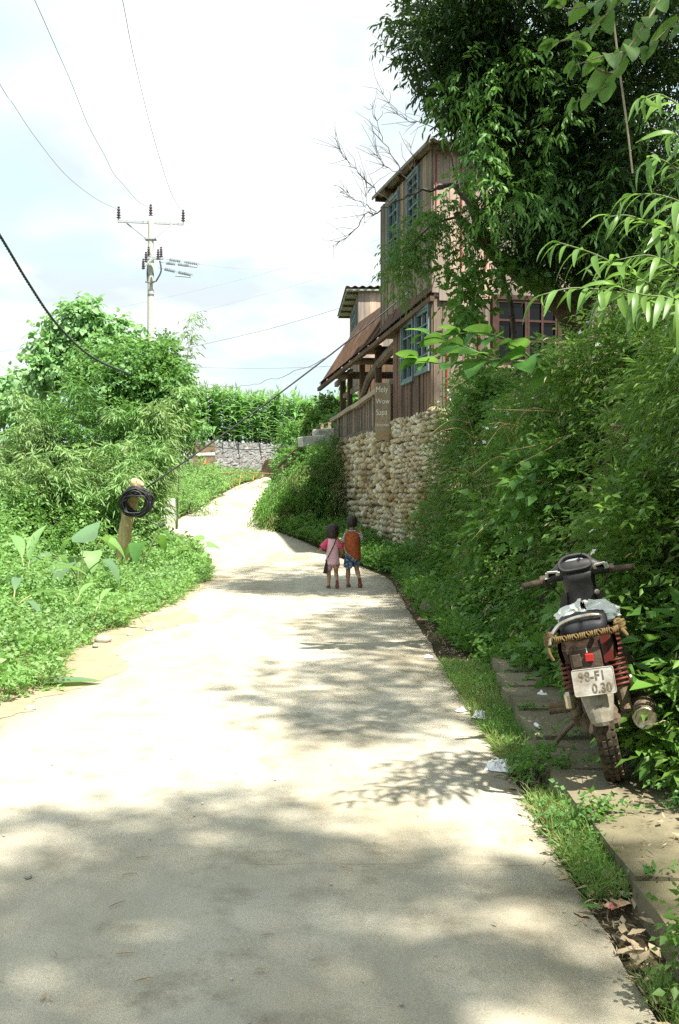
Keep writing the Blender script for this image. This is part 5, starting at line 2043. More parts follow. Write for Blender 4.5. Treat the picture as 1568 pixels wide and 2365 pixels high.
# ---------------------------------------------------------------- log post with a coil of cable, concrete block
def log_post():
    b = Vector((-3.98, 19.1, gz(-3.98, 19.1) - .1))
    t = thing('log_post', 'short pale peeled log post leaning beside the left verge', 'post', b)
    g = rng(91)

    def q(x, y, Y):
        return at(x, y, Y) - b
    mb = MB()
    pts = [q(283, 1350, 18.9), q(283, 1300, 18.8), q(287, 1240, 18.7), q(297, 1180, 18.6), q(310, 1140, 18.5), q(317, 1114, 18.5)]
    limb(mb, pts, .135, .112, 14, .006, g, sub=5)
    o = mb.build('log', M['wood_log'], t, smooth=True)
    mb = MB()
    limb(mb, [q(313, 1130, 18.42), q(309, 1118, 18.35), q(312, 1108, 18.35)], .06, .04, 8, .008, g)
    limb(mb, [q(325, 1128, 18.45), q(329, 1118, 18.4)], .05, .03, 8, .005, g)
    mb.build('split_end', M['wood_log'], o, smooth=True)
    mb = MB()
    c = q(317, 1140, 18.5)
    mb.tube([c + Vector((.135 * math.cos(a), .135 * math.sin(a), .02 * math.sin(3 * a))) for a in np.linspace(0, 2 * math.pi, 20)[:-1]], .012, 5, closed=True)
    mb.tube([c + Vector((.10, -.10, .02)), c + Vector((.17, -.05, -.02)), c + Vector((.21, -.04, -.08))], .009, 5)
    mb.build('red_tie', M['red_paint'], o)
    # coil
    cc = at(314, 1157, 18.35)
    k = thing('cable_coil', 'large coil of black cable hung over the top of the log post', 'cable coil', cc)
    mb = MB()
    pts = []
    turns = 26
    for i in range(turns * 26):
        a = 2 * math.pi * i / 26
        tn = i / 26
        w = math.sin(tn * 2.4)
        ra = .235 + .05 * math.sin(tn * 3.7) + .03 * math.cos(tn * 1.3)
        rz = .215 + .05 * math.cos(tn * 3.1)
        p = Vector((ra * math.cos(a), .10 * w - .06 + .02 * math.cos(a * 2 + tn), rz * math.sin(a) - .018 * (1 + math.sin(tn * 1.9)) + .015 * math.sin(a * 3 + tn)))
        pts.append(Matrix.Rotation(R(-14), 3, 'Y') @ Matrix.Rotation(R(12), 3, 'X') @ p)
    mb.tube(pts, .0125, 5)
    mb.build('windings', M['cable'], k, smooth=True)
    mb = MB()
    limb(mb, [pts[-1], Vector((.28, -.08, -.18)), Vector((.22, -.1, -.3)), Vector((.34, -.1, -.4)), Vector((.5, -.1, -.46))], .0125, .0125, 5)
    limb(mb, [Vector((.2, -.05, -.2)), Vector((.30, -.05, -.1)), Vector((.33, -.05, .05)), Vector((.25, -.05, .15))], .0125, .0125, 5)
    mb.build('loose_end', M['cable'], k, smooth=True)


log_post()


def block():
    c = at(384, 1180, 27.5)
    mb = MB()
    vs = [(-.30, -.2, -.55), (.26, -.2, -.55), (.26, .2, -.55), (-.30, .2, -.55), (-.26, -.18, .30), (.22, -.18, .33), (.22, .18, .33), (-.26, .18, .30)]
    mb.add(vs, [(3, 2, 1, 0), (4, 5, 6, 7), (0, 1, 5, 4), (1, 2, 6, 5), (2, 3, 7, 6), (3, 0, 4, 7)])
    o = mb.build('concrete_block', M['conc_white'], bevel=.03)
    o.location = c
    tag(o, 'squat weathered concrete block at the left road edge behind the log post', 'concrete block')


block()

# ---------------------------------------------------------------- grey masonry wall of the field, broken wall stub, earth
def masonry(name, label, p0, p1, z0, z1, depth=.45, cell=.30, seed=0, ragged=.08, res=.045):
    p0, p1 = Vector(p0), Vector(p1)
    u = (p1 - p0)
    Ln = u.length
    u.normalize()
    nrm = Vector((u.y, -u.x, 0))            # towards us
    t = thing(name, label, 'wall', p0)
    nu, nv = int(Ln / res), int((z1 - z0) / res)
    vs, cols = [], []
    for j in range(nv + 1):
        for i in range(nu + 1):
            a = Ln * i / nu
            top = (z1 - z0) + ragged * mnoise.noise(Vector((a * 2.2, seed, 0))) * 1.6
            h = top * j / nv
            sp = Vector((a / cell, h / (cell * .78), seed * 3.3)) + .25 * Vector((mnoise.noise(Vector((a * 3, h * 3, 1))), mnoise.noise(Vector((a * 3, h * 3, 5))), 0))
            dist, pts = mnoise.voronoi(Vector((sp.x, sp.y, 0)))
            e = dist[1] - dist[0]
            ht = min(1, e * 4.5)
            hsh = (math.sin(pts[0].x * 12.9898 + pts[0].y * 78.233) * 43758.5453) % 1
            hs2 = (math.sin(pts[0].x * 39.3 + pts[0].y * 11.1) * 24634.6) % 1
            ht2 = ht ** .5 * (.02 + .03 * hsh) + .01 * mnoise.noise(Vector((a * 12, h * 12, 2)))
            edge = min(1, i / 2, (nu - i) / 2)
            p = u * a + nrm * (ht2 * edge) + Vector((0, 0, h))
            vs.append(p)
            base = .20 + .07 * hsh
            c = (base * (.97 + .08 * hs2), base, base * (1.03 - .12 * hs2))
            if ht < .22:
                c = (.135, .132, .122)
            cols.append(c)
    W = nu + 1
    fs = [(j * W + i, j * W + i + 1, (j + 1) * W + i + 1, (j + 1) * W + i) for j in range(nv) for i in range(nu)]
    # back, ends, top
    b0 = len(vs)
    for i in range(nu + 1):
        vs.append(vs[nv * W + i] - nrm * depth)
        cols.append((.27, .26, .24))
    for i in range(nu + 1):
        vs.append(vs[i] - nrm * depth)
        cols.append((.2, .2, .18))
    fs += [(nv * W + i, nv * W + i + 1, b0 + i + 1, b0 + i) for i in range(nu)]
    fs += [(b0 + i, b0 + i + 1, b0 + W + i + 1, b0 + W + i) for i in range(nu)]
    fs.append(tuple([j * W for j in range(nv, -1, -1)] + [b0 + W, b0]))
    fs.append(tuple([j * W + nu for j in range(nv + 1)] + [b0 + nu, b0 + W + nu]))
    me = bpy.data.meshes.new('masonry')
    me.from_pydata([tuple(v) for v in vs], [], fs)
    at_ = me.color_attributes.new('stone', 'FLOAT_COLOR', 'POINT')
    at_.data.foreach_set('color', np.array([(*c, 1) for c in cols], np.float32).reshape(-1))
    me.update()
    if 'masonry' not in M:
        m, nt, b = nmat('masonry')
        L = nt.links
        a = N(nt, 'ShaderNodeAttribute', attribute_name='stone')
        nz = N(nt, 'ShaderNodeTexNoise', i_Scale=9, i_Detail=7)
        ge = N(nt, 'ShaderNodeNewGeometry')
        L.new(ge.outputs['Position'], nz.inputs['Vector'])
        rp = ramp(nt, [(.3, (.75, .75, .76)), (.7, (1.25, 1.24, 1.2))])
        L.new(nz.outputs['Fac'], rp.inputs[0])
        L.new(mixc(nt, a.outputs['Color'], rp.outputs[0], 1, 'MULTIPLY'), b.inputs['Base Color'])
        b.inputs['Roughness'].default_value = .9
        M['masonry'] = m
    link('stones', me, M['masonry'], t)
    return t


masonry('masonry_wall', 'long grey rubble stone retaining wall below the corn field', (-6.1, 45.4, 1.9), (-1.3, 50.9, 1.9), 1.9, 4.05, seed=2, cell=.25)
masonry('broken_wall', 'short broken stub of rubble wall beside the thicket left of the earth gap', (-6.9, 43.2, 2.2), (-6.3, 44.0, 2.2), 2.2, 3.5, seed=5, cell=.26, ragged=.3)

mb = MB()
mb.tube([at(404, 1053, 43.4), at(496, 1050, 43.8)], .09, 12)
o = mb.build('concrete_pipe', M['conc_white'], smooth=True)
tag(o, 'pale concrete pipe spanning the earth gap left of the grey wall', 'pipe')
mb = MB()
mb.beam(at(476, 1064, 44.2), at(462, 1098, 43.6), .10, .10)
o = mb.build('rusty_prop', plain('rust_orange', (.42, .17, .06), .8, var=.4))
tag(o, 'short rusty orange prop leaning at the left end of the grey wall', 'prop')


def earth_bank():
    g = rng(95)
    mb = MB()
    mb.grid(lambda u, v: at(405 + 92 * u, 1085 - 62 * v, 44.0 + 1.3 * v + .25 * mnoise.noise(Vector((u * 5, v * 5, 0)))) + Vector((0, 0, .12 * mnoise.noise(Vector((u * 7, v * 6, 3))))), 24, 16)
    structure(mb.build('earth_bank', M['soil'], smooth=True))


earth_bank()


# ---------------------------------------------------------------- corn
def corn_field():
    protos = []
    for k in range(7):
        g = rng(200 + k)
        t = thing('corn_plant', 'tall green corn plant in the field above the grey wall', 'corn plant', (0, 0, 0), group='corn plants in the field')
        Hh = g.uniform(2.05, 2.6)
        mb = MB()
        mb.tube([(0, 0, -.1), (.01, .01, Hh * .5), (.02, 0, Hh)], [.022, .017, .006], 6)
        mb.build('stalk', M['stem_green'], t)
        big = Big()
        nl = 17
        tpl = strip_tpl(7, .21, .95, .10, lambda s: (1 - s ** 2.2) * min(1, .55 + 3 * s))
        th = g.uniform(0, 6.28)
        pos, d, sc = [], [], []
        for i in range(nl):
            z = .25 + (Hh - .35) * i / (nl - 1)
            a = th + math.pi * i + g.normal() * .35
            el = g.uniform(.8, 1.7)
            pos.append((.01, 0, z))
            d.append((math.cos(a), math.sin(a), el))
            sc.append(g.uniform(.62, .95) * (1 - .35 * max(0, i / nl - .6)))
        big.inst(tpl, np.array(pos), frames_of(np.array(d), np.tile((0, 0, 1.), (nl, 1)) + .1 * g.normal(size=(nl, 3))), np.array(sc))
        big.build('leaves', LM['corn'], t)
        big = Big()
        n = 9
        big.inst(strip_tpl(3, .06, .4, .0), np.tile((.02, 0, Hh - .05), (n, 1)), frames_of(np.stack([g.normal(size=n) * .4, g.normal(size=n) * .4, np.ones(n)], -1), g.normal(size=(n, 3))), g.uniform(.25, .42, n))
        big.build('tassel', LM['grass'], t)
        protos.append(t)
    g = rng(210)
    used = [False] * len(protos)
    k = 0
    for row in range(7):
        off = .55 + row * .5
        x = -8.6 if row < 4 else -9.5
        while x < 1.6:
            y = float(np.interp(x, FWX, FWY)) + off + g.normal() * .08 + .25
            i = int(g.integers(len(protos)))
            o = protos[i] if not used[i] else copy_tree(protos[i])
            used[i] = True
            o.location = (x + g.normal() * .08, y, gz(x, y) - .02)
            o.rotation_euler = (g.normal() * .04, g.normal() * .04, g.uniform(0, 6.28))
            s = g.uniform(.9, 1.12)
            o.scale = (s, s, s)
            x += g.uniform(.2, .29) if row < 4 else g.uniform(.34, .48)
            k += 1
    print('corn', k)


corn_field()

# ---------------------------------------------------------------- barrier, handrail, landing
def barrier():
    b = at(585, 1134, 38.4)
    t = thing('road_barrier', 'thin rusty metal barrier frame lying across the far end of the road', 'barrier', b)
    m = plain('rust', (.34, .20, .10), .8, scale=20, c2=(.22, .11, .06))
    m2 = plain('old_yellow', (.62, .42, .12), .7, scale=20, var=.4)

    def q(x, y, Y=38.4):
        return at(x, y, Y) - b
    mb = MB()
    mb.beam(q(526, 1133), q(640, 1136), .05, .07)
    mb.build('bottom_bar', m, t)
    mb = MB()
    limb(mb, [q(431, 1107, 39.5), q(470, 1098, 39), q(509, 1093), q(560, 1091), q(644, 1095)], .02, .02, 6)
    mb.build('top_rail', m, t)
    for x0, y0, x1, y1, mm in ((557, 1094, 551, 1130, m2), (586, 1099, 582, 1134, m2), (607, 1096, 603, 1134, m2), (632, 1097, 629, 1134, m2), (510, 1093, 545, 1131, m), (540, 1110, 600, 1092, m), (552, 1128, 605, 1100, m), (540, 1094, 536, 1120, m)):
        mb = MB()
        mb.beam(q(x0, y0), q(x1, y1), .028, .028)
        mb.build('bar', mm, t)


barrier()


def handrail():
    b = at(650, 1132, 35.5)
    t = thing('stair_handrail', 'dark wooden handrail climbing beside hidden steps up to the porch', 'handrail', b)

    def q(x, y, Y):
        return at(x, y, Y) - b
    for x0, y0, Y0, x1, y1, Y1, r in ((642, 1079, 36, 742, 981, 31.5, .05), (641, 1095, 36, 686, 1054, 33.8, .04), (642, 1115, 36, 690, 1071, 33.8, .035), (740, 982, 31.4, 764, 975, 31, .035), (742, 998, 31.4, 764, 993, 31, .035)):
        mb = MB()
        limb(mb, [q(x0, y0, Y0), q((x0 + x1) / 2, (y0 + y1) / 2 + 1, (Y0 + Y1) / 2), q(x1, y1, Y1)], r, r, 7)
        mb.build('rail', M['wood_dark'], t)
    for x, y0, y1, Y in ((649, 1078, 1136, 35.6), (654, 1074, 1130, 35.2), (744, 980, 1012, 31.2), (761, 976, 1008, 31.0)):
        mb = MB()
        mb.beam(q(x, y0, Y), q(x, y1, Y), .09, .09)
        mb.build('post', M['wood_post'], t)


handrail()

mb = MB()
p, e = at(693, 1021, 30.2), at(780, 1013, 30.6)
mb.beam(p, e, .5, .29)
o = mb.build('concrete_landing', M['conc_white'], bevel=.02)
tag(o, 'pale concrete landing block jutting out above the fern mound', 'landing')
mb = MB()
mb.beam(at(728, 1000, 30.4), at(770, 998, 30.8), .4, .22)
o = mb.build('sand_bag', M['conc_old'], bevel=.06)
tag(o, 'grey sack lying on the concrete landing by the porch', 'sack')

# ---------------------------------------------------------------- thicket on the left
def leafy(name, label, cat, spots, mat, tpl, leaf, seed, per=14, k=6, Lt=.3, droop=.35, base=None, trunk='bark', tr=.08, cr=(.25, .45), up=.65, group=None, extra=None, outw=.8):
    """tree or thicket: spots = ((x, y, Y), radii, clumps)"""
    g = rng(seed)
    bx = Vector(base)
    bx.z = gz(bx.x, bx.y)
    t = thing(name, label, cat, bx, group=group)
    cs = np.concatenate([clumps_ell(g, np.array(at(*c) - bx), r, n, .3) for c, r, n in spots])
    big = Big()
    foliage(big, g, cs, g.uniform(*cr, len(cs)), per, Lt, k, leaf, tpl, droop, None, up=up, outw=outw)
    if extra:
        extra(big, g, bx)
    big.build('foliage' if trunk is None else 'crown', LM[mat], t)
    if trunk:
        mb = MB()
        for c, r, n in spots:
            p = at(*c) - bx
            limb(mb, [Vector((0, 0, -.2)), Vector((p.x * .25, p.y * .25, p.z * .45)), Vector((p.x * .7, p.y * .7, p.z * .75)), p], tr, tr * .25, 7, .02, g)
        mb.build('trunk', M[trunk], t)
    return t


leafy('paulownia_tree', 'tree with big pale heart shaped leaves standing above the thicket', 'tree', [
    ((185, 745, 29), (.75, .7, .5), 26), ((245, 790, 29), (.85, .7, .55), 30), ((140, 800, 29), (.75, .7, .55), 26),
    ((95, 862, 28.5), (.5, .5, .45), 16), ((300, 850, 28), (.8, .6, .5), 26), ((200, 850, 28.5), (1.1, .8, .6), 30), ((180, 712, 29), (.25, .3, .12), 5), ((275, 765, 29), (.3, .3, .2), 7)],
    'pale', T_HEART, .19, 301, per=12, k=4, Lt=.35, droop=.55, base=(-6.9, 29.5, 0), cr=(.15, .3), up=.75)
leafy('young_tree', 'pale leafy tree at the far left edge in front of the blue hill', 'tree', [
    ((20, 890, 33), (.7, .7, .45), 18), ((-30, 930, 33), (1.2, .8, .9), 24), ((40, 950, 32), (.8, .7, .5), 20), ((95, 945, 31), (.6, .6, .35), 14)],
    'pale', T_HEART, .18, 302, per=12, k=4, Lt=.35, droop=.55, base=(-10.6, 33, 0), cr=(.15, .35), up=.75)
leafy('vine_thicket', 'dense mound of small leafed vines smothering trees left of the pole', 'thicket', [
    ((270, 860, 25.5), (1.2, 1.1, .7), 60), ((340, 860, 25), (.9, .9, .75), 50), ((300, 940, 25), (1.4, 1.0, .8), 66), ((385, 900, 25), (.45, .7, .65), 32), ((225, 900, 25.5), (.8, .8, .6), 34), ((380, 990, 24.5), (.8, .7, .6), 30), ((360, 812, 25.5), (.5, .5, .3), 14)],
    'weed', T_BROAD, .10, 303, per=22, k=6, Lt=.28, droop=.5, base=(-5.2, 25.5, 0), cr=(.18, .36))
leafy('vine_thicket', 'small patch of pale round leaves on top of the vine mound', 'thicket', [
    ((340, 825, 25), (.6, .4, .15), 14), ((310, 880, 24.4), (1.1, .2, .5), 16), ((420, 930, 24.4), (.15, .2, .3), 4)],
    'pale', T_HEART, .17, 304, per=5, k=3, Lt=.2, droop=.4, base=(-4.9, 24.6, 0), trunk=None, cr=(.1, .2), up=.75)


def bamboo(label, x, y, Hh, spread, n, seed, lean=(0, 0), mat='bamboo', leaf=.19, per=10, name='bamboo_clump', culm='stem_green', low=.25, k=6):
    g = rng(seed)
    z = gz(x, y)
    t = thing(name, label, 'bamboo', (x, y, z), group='bamboo in the left thicket')
    mb, big = MB(), Big()
    for i in range(n):
        a = g.uniform(0, 6.28)
        h = Hh * g.uniform(.6, 1.05)
        o = Vector((g.normal() * .22 * spread, g.normal() * .22 * spread, -.05))
        tip = Vector((math.cos(a) * spread * g.uniform(.3, 1), math.sin(a) * spread * g.uniform(.3, 1), h)) + Vector((lean[0] * h, lean[1] * h, 0))
        mid = o.lerp(tip, .55) + Vector((-.12 * (tip.x - o.x), -.12 * (tip.y - o.y), h * .14))
        pts = limb(mb, [o, mid, tip], .014, .003, 5, sub=6)
        m = per * 5
        u = g.uniform(low, 1, m)
        idx = np.minimum((u * (len(pts) - 1)).astype(int), len(pts) - 2)
        pa = np.array([pts[q] for q in idx])
        pb = np.array([pts[q + 1] for q in idx])
        f = (u * (len(pts) - 1) - idx)[:, None]
        base = pa * (1 - f) + pb * f
        d = norm(np.array(tip - o)[None, :] * .35 / Hh + g.normal(size=(m, 3)) * np.array([1, 1, .45]) + np.array([0, 0, .25]))
        sprigs(big, g, base, d, .38, k, leaf, T_NARROW, .7, spread=.7, up=.55)
    big.build('foliage', LM[mat], t)
    mb.build('culms', M[culm], t)
    return t


for q, (px, Y, top, sp, n, lab) in enumerate([
    (330, 23.0, 905, .9, 9, 'bamboo clump in front of the vine mound left of the corn'),
    (365, 24.0, 950, .45, 7, 'bamboo sprays leaning right towards the grey wall'),
    (255, 23.0, 880, .9, 9, 'dark bamboo clump in the middle of the thicket'),
    (170, 23.0, 860, 1.0, 10, 'grey green feathery bamboo clump left of the vine mound'),
    (90, 22.5, 930, 1.0, 10, 'bamboo clump below the pale leafed tree'),
    (10, 22.5, 960, 1.1, 10, 'bamboo clump at the far left edge of the thicket'),
    (335, 21.6, 1010, .5, 7, 'short bamboo behind the coil of cable'),
    (270, 20.8, 1030, .7, 8, 'low bamboo behind the top of the log post'),
    (220, 20.2, 1040, .9, 9, 'leaning pale bamboo left of the log post'),
    (130, 19.8, 1060, .9, 9, 'low spreading bamboo above the taro leaves'),
    (40, 19.4, 1080, .9, 9, 'low bamboo by the dark hollow at the left edge'),
    (-40, 20.0, 1020, 1.0, 8, 'bamboo partly cut by the left edge of the view'),
    (345, 26.6, 800, .5, 6, 'tall grassy bamboo top at the foot of the pole'),
]):
    x = (px - VX) * Y / F
    zt = EYE - (top - VY) * Y / F
    bamboo(lab, x, Y, (zt - gz(x, Y)) * .97, sp, n, 320 + q, lean=(.05 if px > 250 else 0, -.05), mat='bamboo' if q not in (2, 3) else 'weed', per=11)
bamboo('single tall bamboo shoot rising against the sky right of the pole', at(408, 900, 27.5).x, 27.5, 5.6, .22, 3, 345, lean=(.08, 0), per=5, low=.5, k=5)
bamboo('sparse bamboo stalk on the skyline beside the corn field', at(400, 900, 28).x, 28.0, 4.9, .2, 2, 346, lean=(.09, 0), per=5, low=.4, k=5)

LEFT = [
    (60, 19.0, .9, 'weed', 'leafy weed bush low at the left edge under the bamboo'),
    (150, 19.6, .8, 'sunny', 'sunlit leafy bush behind the big taro leaves'),
    (240, 20.6, .9, 'sunny', 'leafy bush directly left of the log post'),
    (315, 21.3, .6, 'sunny', 'leafy bush behind the log post at the road edge'),
    (110, 19.2, .85, 'weed', 'tangled bush above the taro at the left'),
    (-20, 16.4, .7, 'sunny', 'sunlit bush cut by the left edge'),
    (440, 31.0, .8, 'sunny', 'low bush on the bank above the concrete block'),
    (455, 36.0, .9, 'sunny', 'low bush under the earth gap'),
    (405, 33.0, 1.0, 'bamboo', 'pale bush left of the broken wall stub'),
]
for q, (px, Y, r, mat, lab) in enumerate(LEFT):
    x = (px - VX) * Y / F
    shrub('bush', lab, 'bush', x, Y, (r * 1.1, r, r * 1.05), 360 + q, mat, T_BROAD if q % 2 else T_QUAD, .085, 34, 16, 6, .26, cr=.24, lift=.5, group='bushes on the left bank')


# ---------------------------------------------------------------- taro and young plantain on the verge
T_TARO = strip_tpl(8, .92, .35, .10, lambda t: max(0, (1 - t) ** .75 * min(1, .75 + t * 3)))
T_PLANTAIN = strip_tpl(7, .26, .45, .25)


def taro(label, x, y, leaves, seed, tpl=T_TARO, mat='taro', stem='stem_green', name='taro_plant', r=.012, cat='plant', group=None):
    """leaves: (direction deg, reach, height, leaf length, tilt)"""
    g = rng(seed)
    z = gz(x, y)
    t = thing(name, label, cat, (x, y, z), group=group)
    for a, reach, h, ll, tilt in leaves:
        mb, big = MB(), Big()
        d = Vector((math.cos(R(a)), math.sin(R(a)), 0))
        p = d * reach + Vector((0, 0, h))
        limb(mb, [(0, 0, -.05), d * reach * .3 + Vector((0, 0, h * .6)), p], r, r * .6, 6)
        stalk = mb.build('leaf_stalk', M[stem], t)
        ld = d * math.cos(R(tilt)) + Vector((0, 0, -math.sin(R(tilt))))
        nn = Vector((0, 0, 1)) * math.cos(R(tilt)) + d * math.sin(R(tilt)) + Vector(g.normal(size=3)) * .15
        big.inst(tpl, np.array([p]), frames_of(np.array([ld]), np.array([nn])), np.array([ll]))
        big.build('leaf', LM[mat], stalk)
    return t


taro('taro plant with two huge pale leaves standing up on the left verge', at(185, 1330, 14.2).x, 14.2, [(75, .12, .72, .52, -55), (200, .38, .55, .62, 12), (-20, .35, .5, .48, 30), (120, .3, .5, .45, 10), (250, .3, .45, .45, 25)], 401)
taro('taro plant with dark drooping leaves left of the foot of the log post', at(205, 1330, 16.0).x, 16.0, [(10, .3, .65, .42, 30), (160, .3, .7, .42, 35), (-70, .3, .5, .4, 40), (60, .3, .7, .4, 20)], 402, mat='sunny')
taro('taro plant with broad green leaves right of the log post', at(335, 1290, 18.0).x, 18.0, [(-10, .3, .8, .42, 35), (60, .3, .7, .4, 30), (-100, .3, .6, .42, 40), (180, .2, .5, .35, 30)], 403, mat='broad')
taro('young plantain with three upright folded leaves low on the verge', at(170, 1400, 12.0).x, 12.0, [(150, .14, .24, .40, -35), (60, .10, .28, .36, -45), (-20, .2, .2, .35, -5), (210, .1, .08, .3, -10), (280, .15, .15, .35, 5)], 404, tpl=T_PLANTAIN, mat='sunny', stem='culm', name='plantain_shoot')
taro('young plantain with a long leaf lying over to the right', at(215, 1430, 11.6).x, 11.6, [(5, .22, .24, .42, 4), (70, .16, .3, .3, -50), (180, .2, .1, .35, 5), (300, .15, .15, .35, 5)], 405, tpl=T_PLANTAIN, mat='sunny', stem='culm', name='plantain_shoot')
taro('tall plantain with long sword shaped leaves at the left edge', at(60, 1360, 13.4).x, 13.4, [(120, .25, .55, .65, -50), (80, .1, .5, .6, -75), (200, .3, .45, .6, -10), (0, .3, .4, .55, -15), (-60, .25, .3, .5, 0)], 406, tpl=T_PLANTAIN, mat='sunny', stem='culm', name='plantain_shoot')
taro('plantain with folded pale leaves behind the left verge weeds', at(30, 1440, 11.4).x, 11.4, [(100, .15, .3, .45, -40), (30, .2, .25, .45, -20), (-40, .2, .2, .4, -5)], 407, tpl=T_PLANTAIN, mat='taro', stem='culm', name='plantain_shoot')
taro('small broad leafed weed at the tip of the left verge by the bend', at(455, 1300, 20.5).x, 20.5, [(20, .2, .45, .35, 0), (160, .2, .4, .3, 10), (-60, .2, .3, .3, 20), (80, .1, .55, .3, -40)], 408, mat='sunny', name='broadleaf_weed')

# hill far away on the left
mb = MB()
mb.grid(lambda u, v: Vector((-420 + 330 * u, 640 + 60 * v, -25 + (68 + 26 * math.sin(u * 5) + 9 * mnoise.noise(Vector((u * 9, 1, 0)))) * math.sin(math.pi * min(1, v)) ** .8 * math.sin(math.pi * u) ** .5)), 40, 10)
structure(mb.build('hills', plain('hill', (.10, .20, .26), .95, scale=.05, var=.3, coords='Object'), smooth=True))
# ================================================================ the old motorbike
M['rubber'] = plain('rubber', (.022, .02, .018), .85, spec=.25, scale=30, c2=(.10, .075, .045), bump=.2)
M['black_plastic'] = plain('black_plastic', (.016, .016, .018), .5, spec=.4, scale=14, c2=(.045, .042, .038))
M['vinyl'] = plain('vinyl', (.014, .014, .017), .6, spec=.35, scale=50, var=.3, bump=.15)
M['dirty_metal'] = plain('dirty_metal', (.11, .082, .055), .65, .4, scale=22, c2=(.06, .042, .03), bump=.3)
M['mud_metal'] = plain('mud_metal', (.19, .145, .09), .85, .1, scale=18, c2=(.07, .05, .03), bump=.3)
M['chrome'] = plain('chrome', (.55, .52, .46), .28, .9, scale=16, c2=(.35, .28, .18))
M['spring_red'] = plain('spring_red', (.10, .02, .015), .6, scale=30, c2=(.15, .03, .02))
M['body_red'] = plain('body_red', (.085, .012, .010), .35, spec=.5, scale=9, c2=(.07, .015, .01))
M['tail_red'] = plain('tail_red', (.38, .015, .01), .5, spec=.5, var=.2, scale=30)
M['fender'] = plain('fender', (.29, .265, .20), .8, scale=13, c2=(.15, .13, .095), bump=.15)
M['plate'] = plain('plate', (.46, .44, .39), .8, scale=13, c2=(.17, .135, .08), bump=.1, detail=9)
M['plate_ink'] = plain('plate_ink', (.035, .033, .035), .8, scale=55, c2=(.26, .22, .15))
M['tape'] = plain('tape', (.66, .65, .58), .6, scale=20, c2=(.42, .40, .32))
M['lens'] = plain('lens', (.20, .22, .23), .12, spec=.8, scale=4, c2=(.30, .32, .33))
M['rope'] = plain('rope', (.14, .10, .03), .9, scale=26, c2=(.13, .075, .03), bump=.5)
M['rust_brown'] = plain('rust_brown', (.06, .036, .022), .9, scale=24, c2=(.014, .011, .009), bump=.5)


